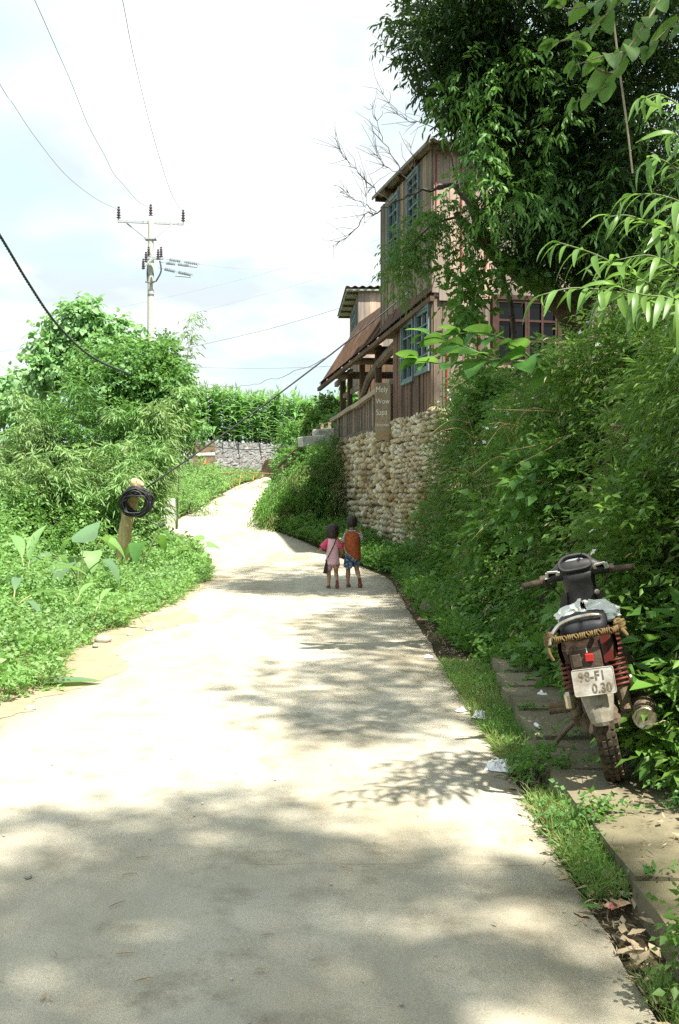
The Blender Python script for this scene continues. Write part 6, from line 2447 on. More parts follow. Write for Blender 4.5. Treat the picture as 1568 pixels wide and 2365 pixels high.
def build_bike():
    Y0 = 5.09
    S = 1.075
    base = Vector((1.375, Y0, .108))
    t = thing('motorbike', 'worn dark motorbike with red rear springs and dirty plate on the slab path', 'motorbike', base)
    yaw, lean = R(-13.5), R(-11.5)
    M4 = Matrix.Translation(base) @ Matrix.Rotation(yaw, 4, 'Z') @ Matrix.Rotation(lean, 4, 'Y') @ Matrix.Scale(S, 4)
    t.matrix_world = M4
    inv = M4.inverted()
    RX = Matrix.Rotation(R(90), 4, 'Y')

    def V(*a):
        return Vector(a)

    def wheel(name, y, r, wd, knob):
        mb = MB()
        n = 44
        prof = [(-.5, .76), (-.52, .86), (-.45, .95), (-.26, .995), (0, 1.0), (.26, .995), (.45, .95), (.52, .86), (.5, .76)]
        vs, fs = [], []
        m = len(prof)
        for k in range(n):
            th = 2 * math.pi * k / n
            for x, rr in prof:
                vs.append((x * wd, y + r * rr * math.cos(th), r + r * rr * math.sin(th)))
        for k in range(n):
            for j in range(m - 1):
                a, b = k * m + j, ((k + 1) % n) * m + j
                fs.append((a, b, b + 1, a + 1))
        mb.add(vs, fs)
        # tread blocks
        for k in range(46):
            th = 2 * math.pi * (k + .5) / 46
            rot = Matrix.Rotation(th, 3, 'X')
            for j, x in enumerate((-.40, -.14, .14, .40)):
                if (k + j) % 2 and knob < 1:
                    continue
                rr = r * (1.0 if abs(x) < .2 else .965)
                c = V(x * wd, 0, 0) + rot @ V(0, rr, 0)
                mb.box(c + V(0, y, r), (wd * .19, .014, .030 if (k + j) % 2 else .022), rot)
        root = mb.build(name, M['rubber'], t)
        mb = MB()
        vs, fs = [], []
        prof = [(-.42, .77), (-.36, .72), (.36, .72), (.42, .77), (.36, .70), (-.36, .70)]
        m = len(prof)
        for k in range(n):
            th = 2 * math.pi * k / n
            for x, rr in prof:
                vs.append((x * wd, y + r * rr * math.cos(th), r + r * rr * math.sin(th)))
        for k in range(n):
            for j in range(m):
                a, b = k * m + j, ((k + 1) % n) * m + j
                a2, b2 = k * m + (j + 1) % m, ((k + 1) % n) * m + (j + 1) % m
                fs.append((a, b, b2, a2))
        mb.add(vs, fs)
        for k in range(18):
            th = 2 * math.pi * k / 18
            mb.tube([V((.03 if k % 2 else -.03), y + .05 * math.cos(th), r + .05 * math.sin(th)), V(0, y + r * .72 * math.cos(th + .25 * (1 if k % 4 < 2 else -1)), r + r * .72 * math.sin(th + .25 * (1 if k % 4 < 2 else -1)))], .002, 4)
        mb.build('rim', M['dirty_metal'], root)
        mb = MB()
        mb.lathe([(.02, -.085), (.055, -.06), (.065, -.03), (.065, .03), (.055, .06), (.02, .085)], 16, Matrix.Translation((0, y, r)) @ RX)
        mb.build('hub', M['mud_metal'], root, smooth=False)

    wheel('rear_wheel', 0, .282, .088, 1)
    wheel('front_wheel', 1.2, .28, .07, 0)

    # swing arm, chain case, axle
    for s in (-1, 1):
        mb = MB()
        mb.beam(V(s * .095, -.03, .282), V(s * .085, .46, .30), .028, .045)
        mb.lathe([(.022, -.02), (.022, .02)], 8, Matrix.Translation(V(s * .115, 0, .282)) @ RX)
        mb.build('swing_arm', M['mud_metal'], t)
    mb = MB()
    mb.loft([ring(V(-.065, y, .285), V(1, 0, 0), V(0, 0, 1), .012, h, 10, .6) for y, h in ((-.09, .05), (-.04, .085), (.1, .08), (.35, .06), (.42, .05))])
    mb.build('chain_case', M['dirty_metal'], t)
    # shock absorbers: lower tube, red coil, upper boot
    for s in (-1, 1):
        p, q = V(s * .112, -.02, .31), V(s * .108, .055, .665)
        ax = (q - p).normalized()
        mb = MB()
        mb.tube([p, p + ax * .15], [.026, .028], 12)
        mb.tube([p + ax * .15, q], .013, 8)
        mb.tube([q - ax * .04, q + ax * .005], [.03, .03], 12)
        mb.tube([p - V(.03 * s, 0, 0), p + V(.03 * s, 0, 0)], .016, 8)
        sh = mb.build('shock_absorber', M['mud_metal'], t, smooth=False)
        mb = MB()
        a = ax.orthogonal().normalized()
        b = ax.cross(a)
        pts = []
        turns = 11
        for k in range(turns * 14 + 1):
            f = k / (turns * 14)
            th = f * turns * 2 * math.pi
            pts.append(p + ax * (.10 + .245 * f) + (a * math.cos(th) + b * math.sin(th)) * .036)
        mb.tube(pts, .0068, 6)
        mb.build('coil_spring', M['spring_red'], sh, smooth=True)
    # rear frame / tail block
    mb = MB()
    rings = [ring(V(0, y, z), V(1, 0, 0), V(0, 0, 1), w, h, 14, .55) for y, z, w, h in ((-.265, .645, .095, .045), (-.255, .65, .112, .075), (-.15, .66, .118, .085), (.1, .64, .12, .08), (.35, .58, .10, .07), (.5, .54, .08, .06))]
    mb.loft(rings)
    mb.build('tail_body', M['rust_brown'], t)
    # broken tail lamp bracket with red square lens
    mb = MB()
    mb.box(V(-.015, -.285, .60), (.135, .04, .095), Matrix.Rotation(R(-6), 3, 'X'))
    mb.box(V(-.055, -.306, .605), (.04, .012, .06))
    mb.lathe([(.012, 0), (.012, .02)], 8, Matrix.Translation(V(-.07, -.29, .655)) @ Matrix.Rotation(R(90), 4, 'X'))
    mb.lathe([(.012, 0), (.012, .02)], 8, Matrix.Translation(V(.045, -.275, .705)) @ Matrix.Rotation(R(90), 4, 'X'))
    lamp = mb.build('lamp_bracket', M['dirty_metal'], t, bevel=.004)
    mb = MB()
    mb.box(V(.0, -.312, .612), (.036, .014, .036), Matrix.Rotation(R(4), 3, 'Y'))
    mb.build('tail_light', M['tail_red'], lamp, bevel=.004)
    mb = MB()
    mb.box(V(-.005, -.310, .645), (.005, .006, .022))
    mb.build('bulb_holder', M['tape'], lamp)
    # cracked red side panel on the right and darker left one
    for s, mt in ((1, 'body_red'), (-1, 'black_plastic')):
        mb = MB()
        mb.grid(lambda u, v: V(s * (.118 + .012 * math.sin(math.pi * v)), -.24 + .62 * u, .58 + .02 * u + (.135 - .05 * u) * v), 9, 6)
        mb.grid(lambda u, v: V(s * (.112 + .012 * math.sin(math.pi * v)), -.24 + .62 * u, .58 + .02 * u + (.135 - .05 * u) * v), 9, 6)
        mb.build('side_panel', M[mt], t, smooth=True)
    mb = MB()
    mb.grid(lambda u, v: V(.06 + .06 * math.sin(u * 1.5), -.272 + .05 * u * u, .60 + .12 * v - .03 * (1 - u)), 6, 5)
    mb.build('broken_cowl', M['body_red'], t, smooth=True)
    # seat: padded, rear end round and thick
    mb = MB()
    rings = [ring(V(0, y, z), V(1, 0, 0), V(0, 0, 1), w, h, 18, .62) for y, z, w, h in ((-.275, .755, .06, .018), (-.265, .758, .088, .032), (-.23, .765, .103, .042), (-.05, .772, .112, .045), (.12, .757, .118, .042), (.25, .745, .112, .042), (.42, .742, .09, .036), (.52, .735, .06, .025))]
    mb.loft(rings)
    st_ = mb.build('seat', M['vinyl'], t, smooth=True)
    st_.location.z -= .028
    # grab rail: bar around the seat tail, light metal on the left
    mb = MB()
    gp = [V(-.118, .10, .70), V(-.145, -.05, .745), V(-.155, -.22, .735), V(-.135, -.29, .722), V(-.07, -.315, .722), V(0, -.32, .724), V(.07, -.315, .726), V(.135, -.29, .724), V(.155, -.22, .735), V(.145, -.05, .745), V(.118, .10, .70)]
    limb(mb, gp, .011, .011, 8, sub=5)
    gr = mb.build('grab_rail', M['rust_brown'], t, smooth=True)
    gr.location.z -= .012
    mb = MB()
    limb(mb, [V(-.155, -.30, .70), V(-.142, -.285, .735), V(-.118, -.27, .765), V(-.085, -.262, .785), V(-.03, -.26, .797), V(.03, -.26, .800), V(.068, -.258, .795), V(.085, -.25, .785)], .0105, .009, 8, sub=5)
    mb.build('seat_hoop', M['chrome'], gr, smooth=True)
    # mudguard with plate
    mb = MB()
    rings = []
    for y, z, w in ((-.20, .56, .075), (-.285, .54, .075), (-.318, .50, .074), (-.335, .44, .070), (-.342, .38, .060), (-.343, .335, .050), (-.338, .318, .036)):
        rings.append([V(-w, y + .035, z), V(-w * .92, y + .008, z), V(-w * .5, y - .004, z), V(0, y - .008, z), V(w * .5, y - .004, z), V(w * .92, y + .008, z), V(w, y + .035, z), V(w * .9, y + .045, z), V(w * .45, y + .012, z), V(-w * .45, y + .012, z), V(-w * .9, y + .045, z)])
    mb.loft(rings)
    mg = mb.build('mudguard', M['fender'], t, smooth=False)
    mb = MB()
    mb.box(V(0, -.3475, .405), (.03, .006, .006))
    mb.build('slot', M['rust_brown'], mg)
    # licence plate, rounded corners, rim, worn characters
    pc = V(.0, -.362, .515)
    W, Hh, r = .178, .116, .010
    tilt = Matrix.Translation(pc) @ Matrix.Rotation(R(-4), 4, 'X') @ Matrix.Rotation(R(2), 4, 'Y') @ Matrix.Rotation(R(90), 4, 'X')
    out = []
    for cx, cz, a0 in ((W / 2 - r, Hh / 2 - r, 0), (-W / 2 + r, Hh / 2 - r, 90), (-W / 2 + r, -Hh / 2 + r, 180), (W / 2 - r, -Hh / 2 + r, 270)):
        for k in range(5):
            a = R(a0 + 22.5 * k)
            out.append((cx + r * math.cos(a), cz + r * math.sin(a)))
    n = len(out)
    mb = MB()
    vs = [tilt @ V(x, z, .0015) for x, z in out] + [tilt @ V(x, z, -.0015) for x, z in out]
    mb.add(vs, [tuple(range(n)), tuple(range(2 * n - 1, n - 1, -1))] + [(k + n, (k + 1) % n + n, (k + 1) % n, k) for k in range(n)])
    pl = mb.build('number_plate', M['plate'], t)
    mb = MB()
    mb.tube([tilt @ V(x * .985, z * .98, .0018) for x, z in out], .0018, 5, closed=True)
    mb.build('plate_rim', M['plate'], pl)
    for s, size, x, z in (('98-F1', .056, -.004, .006), ('0.30', .056, .030, -.048)):
        o = text_obj(s, size, 'plate_number', M['plate_ink'], pl, .0006, sx=.84, spacing=1.06, bold=.0012)
        o.matrix_local = tilt @ Matrix.Translation((x, z, .0024))
    # exhaust
    mb = MB()
    Mx = Matrix.Translation(V(.178, -.20, .295)) @ Matrix.Rotation(R(-87), 4, 'X') @ Matrix.Rotation(R(4), 4, 'Y')
    mb.lathe([(.012, .035), (.014, .004), (.040, .0), (.044, -.006), (.048, -.002), (.050, .012), (.050, .05), (.048, .06), (.051, .075), (.051, .26), (.044, .32), (.028, .38), (.018, .44)], 26, Mx)
    ex = mb.build('exhaust_muffler', M['mud_metal'], t, smooth=False)
    mb = MB()
    mb.lathe([(.041, -.004), (.046, -.0085), (.0505, -.004), (.0525, .008), (.0515, .012)], 26, Mx)
    mb.lathe([(.006, -.004), (.014, -.004), (.015, .006)], 14, Mx)
    mb.build('end_cap', M['chrome'], ex, smooth=True)
    mb = MB()
    mb.lathe([(.0001, -.0046), (.0095, -.0046)], 14, Mx)
    mb.build('outlet', M['pane_dark'], ex)
    mb = MB()
    limb(mb, [V(.168, .26, .285), V(.15, .42, .24), V(.11, .58, .20), V(.07, .72, .24), V(.03, .80, .32)], .016, .016, 8)
    mb.build('exhaust_pipe', M['dirty_metal'], ex, smooth=True)
    mb = MB()
    mb.beam(V(.115, .0, .30), V(.16, .03, .345), .03, .012)
    mb.beam(V(.118, .02, .285), V(.165, -.02, .25), .02, .02)
    mb.build('muffler_bracket', M['dirty_metal'], ex)
    # engine
    mb = MB()
    mb.loft([ring(V(0, y, .315), V(1, 0, 0), V(0, 0, 1), w, h, 12, .6) for y, w, h in ((.42, .08, .06), (.46, .115, .095), (.68, .115, .095), (.74, .08, .07))])
    for k in range(6):
        mb.box(V(0, .77 + .022 * k, .36), (.13, .010, .11))
    mb.build('engine', M['dirty_metal'], t)
    # step-through frame beam with cover
    mb = MB()
    mb.loft([ring(V(0, y, z), V(1, 0, 0), V(0, .5, .86), w, h, 12, .6) for y, z, w, h in ((.42, .58, .07, .07), (.55, .50, .055, .06), (.70, .52, .055, .07), (.80, .64, .06, .06))])
    mb.build('frame_cover', M['black_plastic'], t, smooth=True)
    # side stand on the left reaching the slab
    foot = inv @ Vector((1.215, 5.78, .112))
    mb = MB()
    piv = V(-.10, .50, .215)
    mb.tube([piv, piv.lerp(foot, .5) + V(-.008, 0, .004), foot], [.015, .013, .012], 8)
    mb.box(foot + V(-.012, -.005, .0), (.055, .03, .010))
    mb.build('side_stand', M['mud_metal'], t)
    # foot pegs with rubber: rider left, passenger right, kick start
    for s in (-1, 1):
        mb = MB()
        mb.tube([V(s * .08, .50, .255), V(s * .17, .50, .25)], .012, 8)
        pg = mb.build('foot_peg', M['dirty_metal'], t)
        mb = MB()
        mb.tube([V(s * .17, .50, .25), V(s * .275, .50, .252)], .018, 10)
        mb.build('peg_rubber', M['mud_metal'] if s < 0 else M['rubber'], pg)
        mb = MB()
        mb.tube([V(s * .11, .14, .31), V(s * .15, .11, .35)], .012, 8)
        pg = mb.build('passenger_peg', M['dirty_metal'], t)
        mb = MB()
        mb.tube([V(s * .15, .11, .352), V(s * .245, .11, .356)], .017, 10)
        mb.build('peg_rubber', M['rubber'] if s > 0 else M['mud_metal'], pg)
    mb = MB()
    limb(mb, [V(.12, .45, .30), V(.155, .42, .36), V(.165, .30, .43), V(.165, .26, .46)], .009, .008, 7)
    mb.tube([V(.165, .26, .44), V(.168, .25, .53)], .012, 8)
    mb.build('kick_start', M['dirty_metal'], t)
    mb = MB()
    mb.lathe([(.02, 0), (.028, .01), (.028, .07), (.015, .085)], 12, Matrix.Translation(V(-.13, -.02, .345)))
    mb.build('left_adjuster', M['chrome'], t, smooth=False)
    mb = MB()
    mb.lathe([(.012, 0), (.016, .01), (.016, .06), (.01, .07)], 12, Matrix.Translation(V(.155, .0, .39)))
    mb.build('right_adjuster', M['chrome'], t)
    # steering column cover, leg shield, fork, front guard
    mb = MB()
    mb.loft([ring(V(0, y, z), V(1, 0, 0), V(0, .93, .35), w, d, 14, .65) for y, z, w, d in ((.70, .60, .072, .05), (.72, .68, .080, .055), (.735, .76, .084, .06), (.735, .84, .084, .062), (.725, .90, .088, .068), (.72, .935, .10, .075))])
    col = mb.build('column_cover', M['black_plastic'], t, smooth=True)
    mb = MB()
    mb.lathe([(.014, 0), (.014, .008), (.007, .009)], 14, Matrix.Translation(V(.083, .675, .80)) @ Matrix.Rotation(R(90), 4, 'X'))
    mb.build('key_switch', M['chrome'], col)
    mb = MB()
    mb.grid(lambda u, v: V((u - .5) * (.25 + .10 * math.sin(math.pi * v) - .05 * v), .80 - .06 * abs(u - .5) ** 1.5 * 4 - .06 * v + .14 * (1 - v) * 0, .30 + .52 * v), 11, 9)
    mb.grid(lambda u, v: V((u - .5) * (.25 + .10 * math.sin(math.pi * v) - .05 * v), .806 - .06 * abs(u - .5) ** 1.5 * 4 - .06 * v, .30 + .52 * v), 11, 9)
    mb.build('leg_shield', M['black_plastic'], t, smooth=True)
    for s in (-1, 1):
        mb = MB()
        mb.tube([V(s * .075, .86, .72), V(s * .075, 1.02, .50), V(s * .075, 1.19, .285)], [.018, .02, .022], 10)
        mb.build('fork', M['dirty_metal'], t)
    mb = MB()
    mb.grid(lambda u, v: V((u - .5) * .10, 1.2 - .32 * math.cos(R(20 + 120 * v)) , .28 + (.325 - .03 * abs(u - .5) * 2) * math.sin(R(20 + 120 * v))), 7, 14)
    mb.grid(lambda u, v: V((u - .5) * .10, 1.2 - .315 * math.cos(R(20 + 120 * v)) , .28 + (.318 - .03 * abs(u - .5) * 2) * math.sin(R(20 + 120 * v))), 7, 14)
    mb.build('front_mudguard', M['body_red'], t, smooth=True)
    # handlebar cover with the instrument bowl
    mb = MB()
    rings = []
    for x, zc, yc, hh, dd in ((-.175, .905, .70, .020, .020), (-.155, .912, .70, .028, .028), (-.115, .925, .705, .038, .04), (-.085, .935, .715, .05, .055), (.085, .935, .715, .05, .055), (.115, .925, .705, .038, .04), (.155, .912, .70, .028, .028), (.175, .905, .70, .020, .020)):
        rings.append(ring(V(x, yc, zc), V(0, 1, 0), V(0, 0, 1), dd, hh, 12, .7))
    mb.loft(rings)
    hb = mb.build('handlebar_cover', M['black_plastic'], t, smooth=True)
    # instrument: hood, tilted towards the rider
    ax = V(0, -.78, .62).normalized()          # faces back and up
    upv = V(0, .62, .78).normalized()
    c0 = V(0, .70, .955)

    def inst_ring(off, wx, hy, n=26, flat=.0):
        pts = []
        for k in range(n):
            th = 2 * math.pi * k / n
            ca, sa = math.cos(th), math.sin(th)
            x = math.copysign(abs(ca) ** .5, ca) * wx * .88 * (1 - .22 * max(0, sa))
            z = math.copysign(abs(sa) ** .8, sa) * hy
            pts.append(c0 + ax * off + V(x, 0, 0) + upv * z)
        return pts
    mb = MB()
    mb.loft([inst_ring(-.07, .07, .03), inst_ring(-.03, .098, .05), inst_ring(.02, .105, .056), inst_ring(.034, .101, .053), inst_ring(.034, .088, .043), inst_ring(.012, .084, .040)], cap=True)
    ins = mb.build('instrument_panel', M['black_plastic'], hb, smooth=False)
    mb = MB()
    mb.loft([inst_ring(.0125, .083, .039), inst_ring(.018, .07, .031), inst_ring(.0195, .03, .012)], cap=True)
    mb.build('lens', M['lens'], hb, smooth=True)
    mb = MB()
    pts = inst_ring(.022, .106, .057)
    mb.tube([pts[k] for k in range(0, 14)], .0022, 5)
    mb.build('red_edge', M['body_red'], hb)
    # bare white tape where switches are missing
    for s in (-1, 1):
        fr_ = MB()
        cc = V(s * .127, .664, .926)
        rt = Matrix.Rotation(R(38), 3, 'X') @ Matrix.Rotation(R(-8 * s), 3, 'Y')
        w2, h2 = .029, .022
        for dx, dz, sx, sz in ((0, h2, w2 * 2, .014), (0, -h2, w2 * 2, .016), (-w2, 0, .016, h2 * 2), (w2, 0, .022, h2 * 2)):
            fr_.box(cc + rt @ V(dx, -.001 * (dx != 0), dz), (sx, .006, sz), rt)
        fr_.build('tape_patch', M['tape'], hb, bevel=.003)
        mb = MB()
        mb.box(cc + rt @ V(.0, .004, .0), (w2 * 1.6, .006, h2 * 1.7), rt)
        mb.build('switch_hole', M['pane_dark'], hb)
    # bars, levers, grips
    for s in (-1, 1):
        mb = MB()
        limb(mb, [V(s * .15, .695, .905), V(s * .18, .685, .903), V(s * .215, .665, .90), V(s * .28, .64, .898)], .011, .011, 8)
        bar = mb.build('handlebar', M['dirty_metal'], t, smooth=True)
        mb = MB()
        p, q = V(s * .202, .672, .901), V(s * .288, .638, .897)
        dd = (q - p)
        prof = []
        for k in range(15):
            prof.append((.0165 + (.0018 if k % 2 else 0), dd.length * k / 14))
        prof = [(.019, -.012), (.019, -.002)] + prof + [(.018, dd.length + .004)]
        mb.lathe(prof, 12, Matrix.Translation(p) @ dd.to_track_quat('Z', 'Y').to_matrix().to_4x4())
        mb.build('grip', M['rubber'], bar)
        mb = MB()
        mb.box(V(s * .182, .685, .905), (.032, .045, .042), Matrix.Rotation(R(30), 3, 'X'))
        mb.build('lever_clamp', M['dirty_metal'], bar, bevel=.006)
        mb = MB()
        limb(mb, [V(s * .19, .72, .895), V(s * .24, .725, .890), V(s * .30, .70, .885)], .006, .005, 6)
        mb.build('brake_lever', M['chrome'], bar, smooth=True)
    mb = MB()
    mb.box(V(-.163, .660, .918), (.014, .008, .012))
    mb.build('horn_button', M['tape'], hb)
    for s in (-1, 1):
        mb = MB()
        limb(mb, [V(s * .18, .71, .90), V(s * .15, .80, .86), V(s * .09, .86, .74), V(s * .06, .85, .6)], .0045, .0045, 5)
        mb.build('control_cable', M['cable'], t, smooth=True)

    # rope tied round the grab rail
    rp = thing('tie_rope', 'frayed yellow brown rope knotted round the grab rail of the motorbike', 'rope')
    rp.matrix_world = M4
    g = rng(77)
    mb = MB()
    pts = [p + V(0, -.006, 0) for p in gp[2:9]]
    dense = limb(MB(), pts, .01, .01, 5, sub=8)
    hel = []
    for k, p in enumerate(dense):
        for j in range(6):
            f = (k + j / 6) * 5.2
            hel.append(p + V(g.normal() * .001, .0125 * math.cos(f), .0125 * math.sin(f) - .012))
    mb.tube(hel, .0045, 5)
    for cc, n, rr in ((V(-.152, -.265, .712), 5, .026), (V(.155, -.25, .722), 4, .022)):
        pts = []
        for k in range(n * 14):
            a = k * 2 * math.pi / 14
            pts.append(cc + V(rr * math.cos(a) * .8 + g.normal() * .002, rr * math.sin(a), .016 * math.sin(a * .37) + .008 * math.sin(a * 1.3)))
        mb.tube(pts, .0075, 6)
    limb(mb, [V(-.15, -.28, .70), V(-.165, -.30, .67), V(-.16, -.30, .64), V(-.152, -.3, .62)], .010, .007, 6)
    limb(mb, [V(.155, -.26, .71), V(.17, -.285, .69), V(.178, -.29, .675)], .012, .008, 6)
    mb.build('strands', M['rope'], rp, smooth=True)
    # crumpled plastic bag on the seat
    bg_ = thing('plastic_bag', 'crumpled whitish plastic bag lying on the motorbike seat', 'plastic bag')
    bg_.matrix_world = M4
    mb = MB()

    def bagf(u, v):
        th = 2 * math.pi * u
        rr = 1 + .25 * mnoise.noise(Vector((math.cos(th) * 2.2, math.sin(th) * 2.2, v * 3))) + .12 * mnoise.noise(Vector((math.cos(th) * 6, math.sin(th) * 6, v * 8 + 3)))
        ph = math.pi * (v * .98 + .01)
        return V(.01 + .128 * math.sin(ph) ** .7 * math.cos(th) * rr + .045 * (1 if math.cos(th) > .6 else 0) * math.sin(ph), .02 + .16 * math.sin(ph) ** .7 * math.sin(th) * rr, .770 - .036 * math.cos(ph) * (1 + .7 * mnoise.noise(Vector((math.cos(th) * 3, math.sin(th) * 3, v * 5 + 9)))) - .02 * max(0, math.cos(th)) ** 2 + .02 * math.sin(th))
    mb.grid(bagf, 44, 20, closed_u=True)
    m, nt, b = nmat('bag')
    b.inputs['Base Color'].default_value = (.66, .65, .58, 1)
    b.inputs['Roughness'].default_value = .35
    b.inputs['Subsurface Weight'].default_value = .0
    M['bag'] = m
    mb.build('film', m, bg_, smooth=False)


build_bike()
# ================================================================ the two children walking up the road
M['skin'] = plain('skin', (.46, .26, .155), .6, spec=.3, scale=18, c2=(.40, .215, .125))
M['hair'] = plain('hair', (.014, .009, .008), .5, spec=.4, scale=80, vscale=(1, 1, .2), c2=(.035, .02, .016), bump=.4)
M['pink_light'] = plain('pink_light', (.76, .45, .50), .85, spec=.15, scale=20, var=.12)
M['pink_hot'] = plain('pink_hot', (.75, .09, .20), .85, spec=.15, scale=20, var=.15)
M['bag_black'] = plain('bag_black', (.02, .013, .013), .8, scale=30, var=.3)
M['cloth_rust'] = plain('cloth_rust', (.42, .115, .04), .85, spec=.15, scale=26, c2=(.24, .055, .022), bump=.2)
M['sandal'] = plain('sandal', (.30, .09, .075), .7, scale=30, var=.3)
M['sandal_brown'] = plain('sandal_brown', (.22, .07, .05), .7, scale=30, var=.3)
M['eye'] = plain('eye', (.02, .015, .012), .2, spec=.6, var=0)


def stripes():
    m, nt, b = nmat('striped_cotton')
    L = nt.links
    tc = N(nt, 'ShaderNodeTexCoord')
    wv = N(nt, 'ShaderNodeTexWave', bands_direction='Z', i_Scale=13.0, i_Distortion=.3)
    wv.inputs['Detail Scale'].default_value = 1
    L.new(tc.outputs['Object'], wv.inputs['Vector'])
    rp = ramp(nt, [(.42, (.70, .69, .64)), (.56, (.10, .11, .13))])
    L.new(wv.outputs['Fac'], rp.inputs[0])
    L.new(rp.outputs[0], b.inputs['Base Color'])
    b.inputs['Roughness'].default_value = .85
    return m


def floral():
    m, nt, b = nmat('floral_cotton')
    L = nt.links
    tc = N(nt, 'ShaderNodeTexCoord')
    vo = N(nt, 'ShaderNodeTexVoronoi', i_Scale=24)
    L.new(tc.outputs['Object'], vo.inputs['Vector'])
    rp = ramp(nt, [(.15, (.55, .50, .22)), (.25, (.42, .50, .58)), (.4, (.09, .16, .27)), (.8, (.05, .08, .14))])
    L.new(vo.outputs['Distance'], rp.inputs[0])
    L.new(rp.outputs[0], b.inputs['Base Color'])
    b.inputs['Roughness'].default_value = .85
    return m


M['stripes'] = stripes()
M['floral'] = floral()


def skinned(name, joints, bones, root, mat, parent, sub=2):
    """joints: {name: (pos, radius or (rx, ry))}. One continuous body grown along the bones"""
    ks = list(joints)
    idx = {k: i for i, k in enumerate(ks)}
    me = bpy.data.meshes.new(name)
    me.from_pydata([joints[k][0] for k in ks], [(idx[a], idx[b]) for a, b in bones], [])
    o = bpy.data.objects.new(name + '_tmp', me)
    COL.objects.link(o)
    sk = o.modifiers.new('skin', 'SKIN')
    sk.use_smooth_shade = True
    sk.branch_smoothing = .4
    if not me.skin_vertices:
        bm_ = None
    lay = me.skin_vertices[0].data if me.skin_vertices else None
    if lay is None:
        import bmesh
        bm = bmesh.new()
        bm.from_mesh(me)
        bm.verts.layers.skin.verify()
        bm.to_mesh(me)
        bm.free()
        lay = me.skin_vertices[0].data
    for k in ks:
        r = joints[k][1]
        lay[idx[k]].radius = r if hasattr(r, '__len__') else (r, r)
        lay[idx[k]].use_root = (k == root)
    sb = o.modifiers.new('sub', 'SUBSURF')
    sb.levels = sub
    sb.render_levels = sub
    dg = bpy.context.evaluated_depsgraph_get()
    m2 = bpy.data.meshes.new_from_object(o.evaluated_get(dg))
    bpy.data.objects.remove(o)
    m2.name = name
    m2.materials.clear()
    ob = link(name, m2, mat, parent, True)
    return ob


def add_hand(J, B, wrist, w, d, n, s=.8, curl=.4, tag_=''):
    """palm and five fingers: w wrist point, d direction of the hand, n palm normal"""
    w, d, n = Vector(w), Vector(d).normalized(), Vector(n).normalized()
    sd = d.cross(n).normalized()
    pk = 'palm' + tag_
    J[pk] = (w + d * .045 * s, (.019 * s, .012 * s))
    B.append((wrist, pk))
    for i, (off, ln) in enumerate(((-.018, .034), (-.006, .042), (.006, .040), (.017, .032))):
        a, b = 'f%d%sa' % (i, tag_), 'f%d%sb' % (i, tag_)
        p0 = w + d * .075 * s + sd * off * s
        p1 = p0 + (d * (1 - curl * .4) + n * curl) * ln * .6 * s
        p2 = p1 + (d * (1 - curl) + n * curl * 1.3) * ln * .5 * s
        J[a] = (p0, .0078 * s)
        J[b] = (p1, .007 * s)
        J[b + 'c'] = (p2, .006 * s)
        B += [(pk, a), (a, b), (b, b + 'c')]
    p0 = w + d * .035 * s - sd * .026 * s
    J['th' + tag_] = (p0, .009 * s)
    J['ti' + tag_] = (p0 + (d * .7 - sd * .5 + n * .3).normalized() * .032 * s, .007 * s)
    B += [(pk, 'th' + tag_), ('th' + tag_, 'ti' + tag_)]


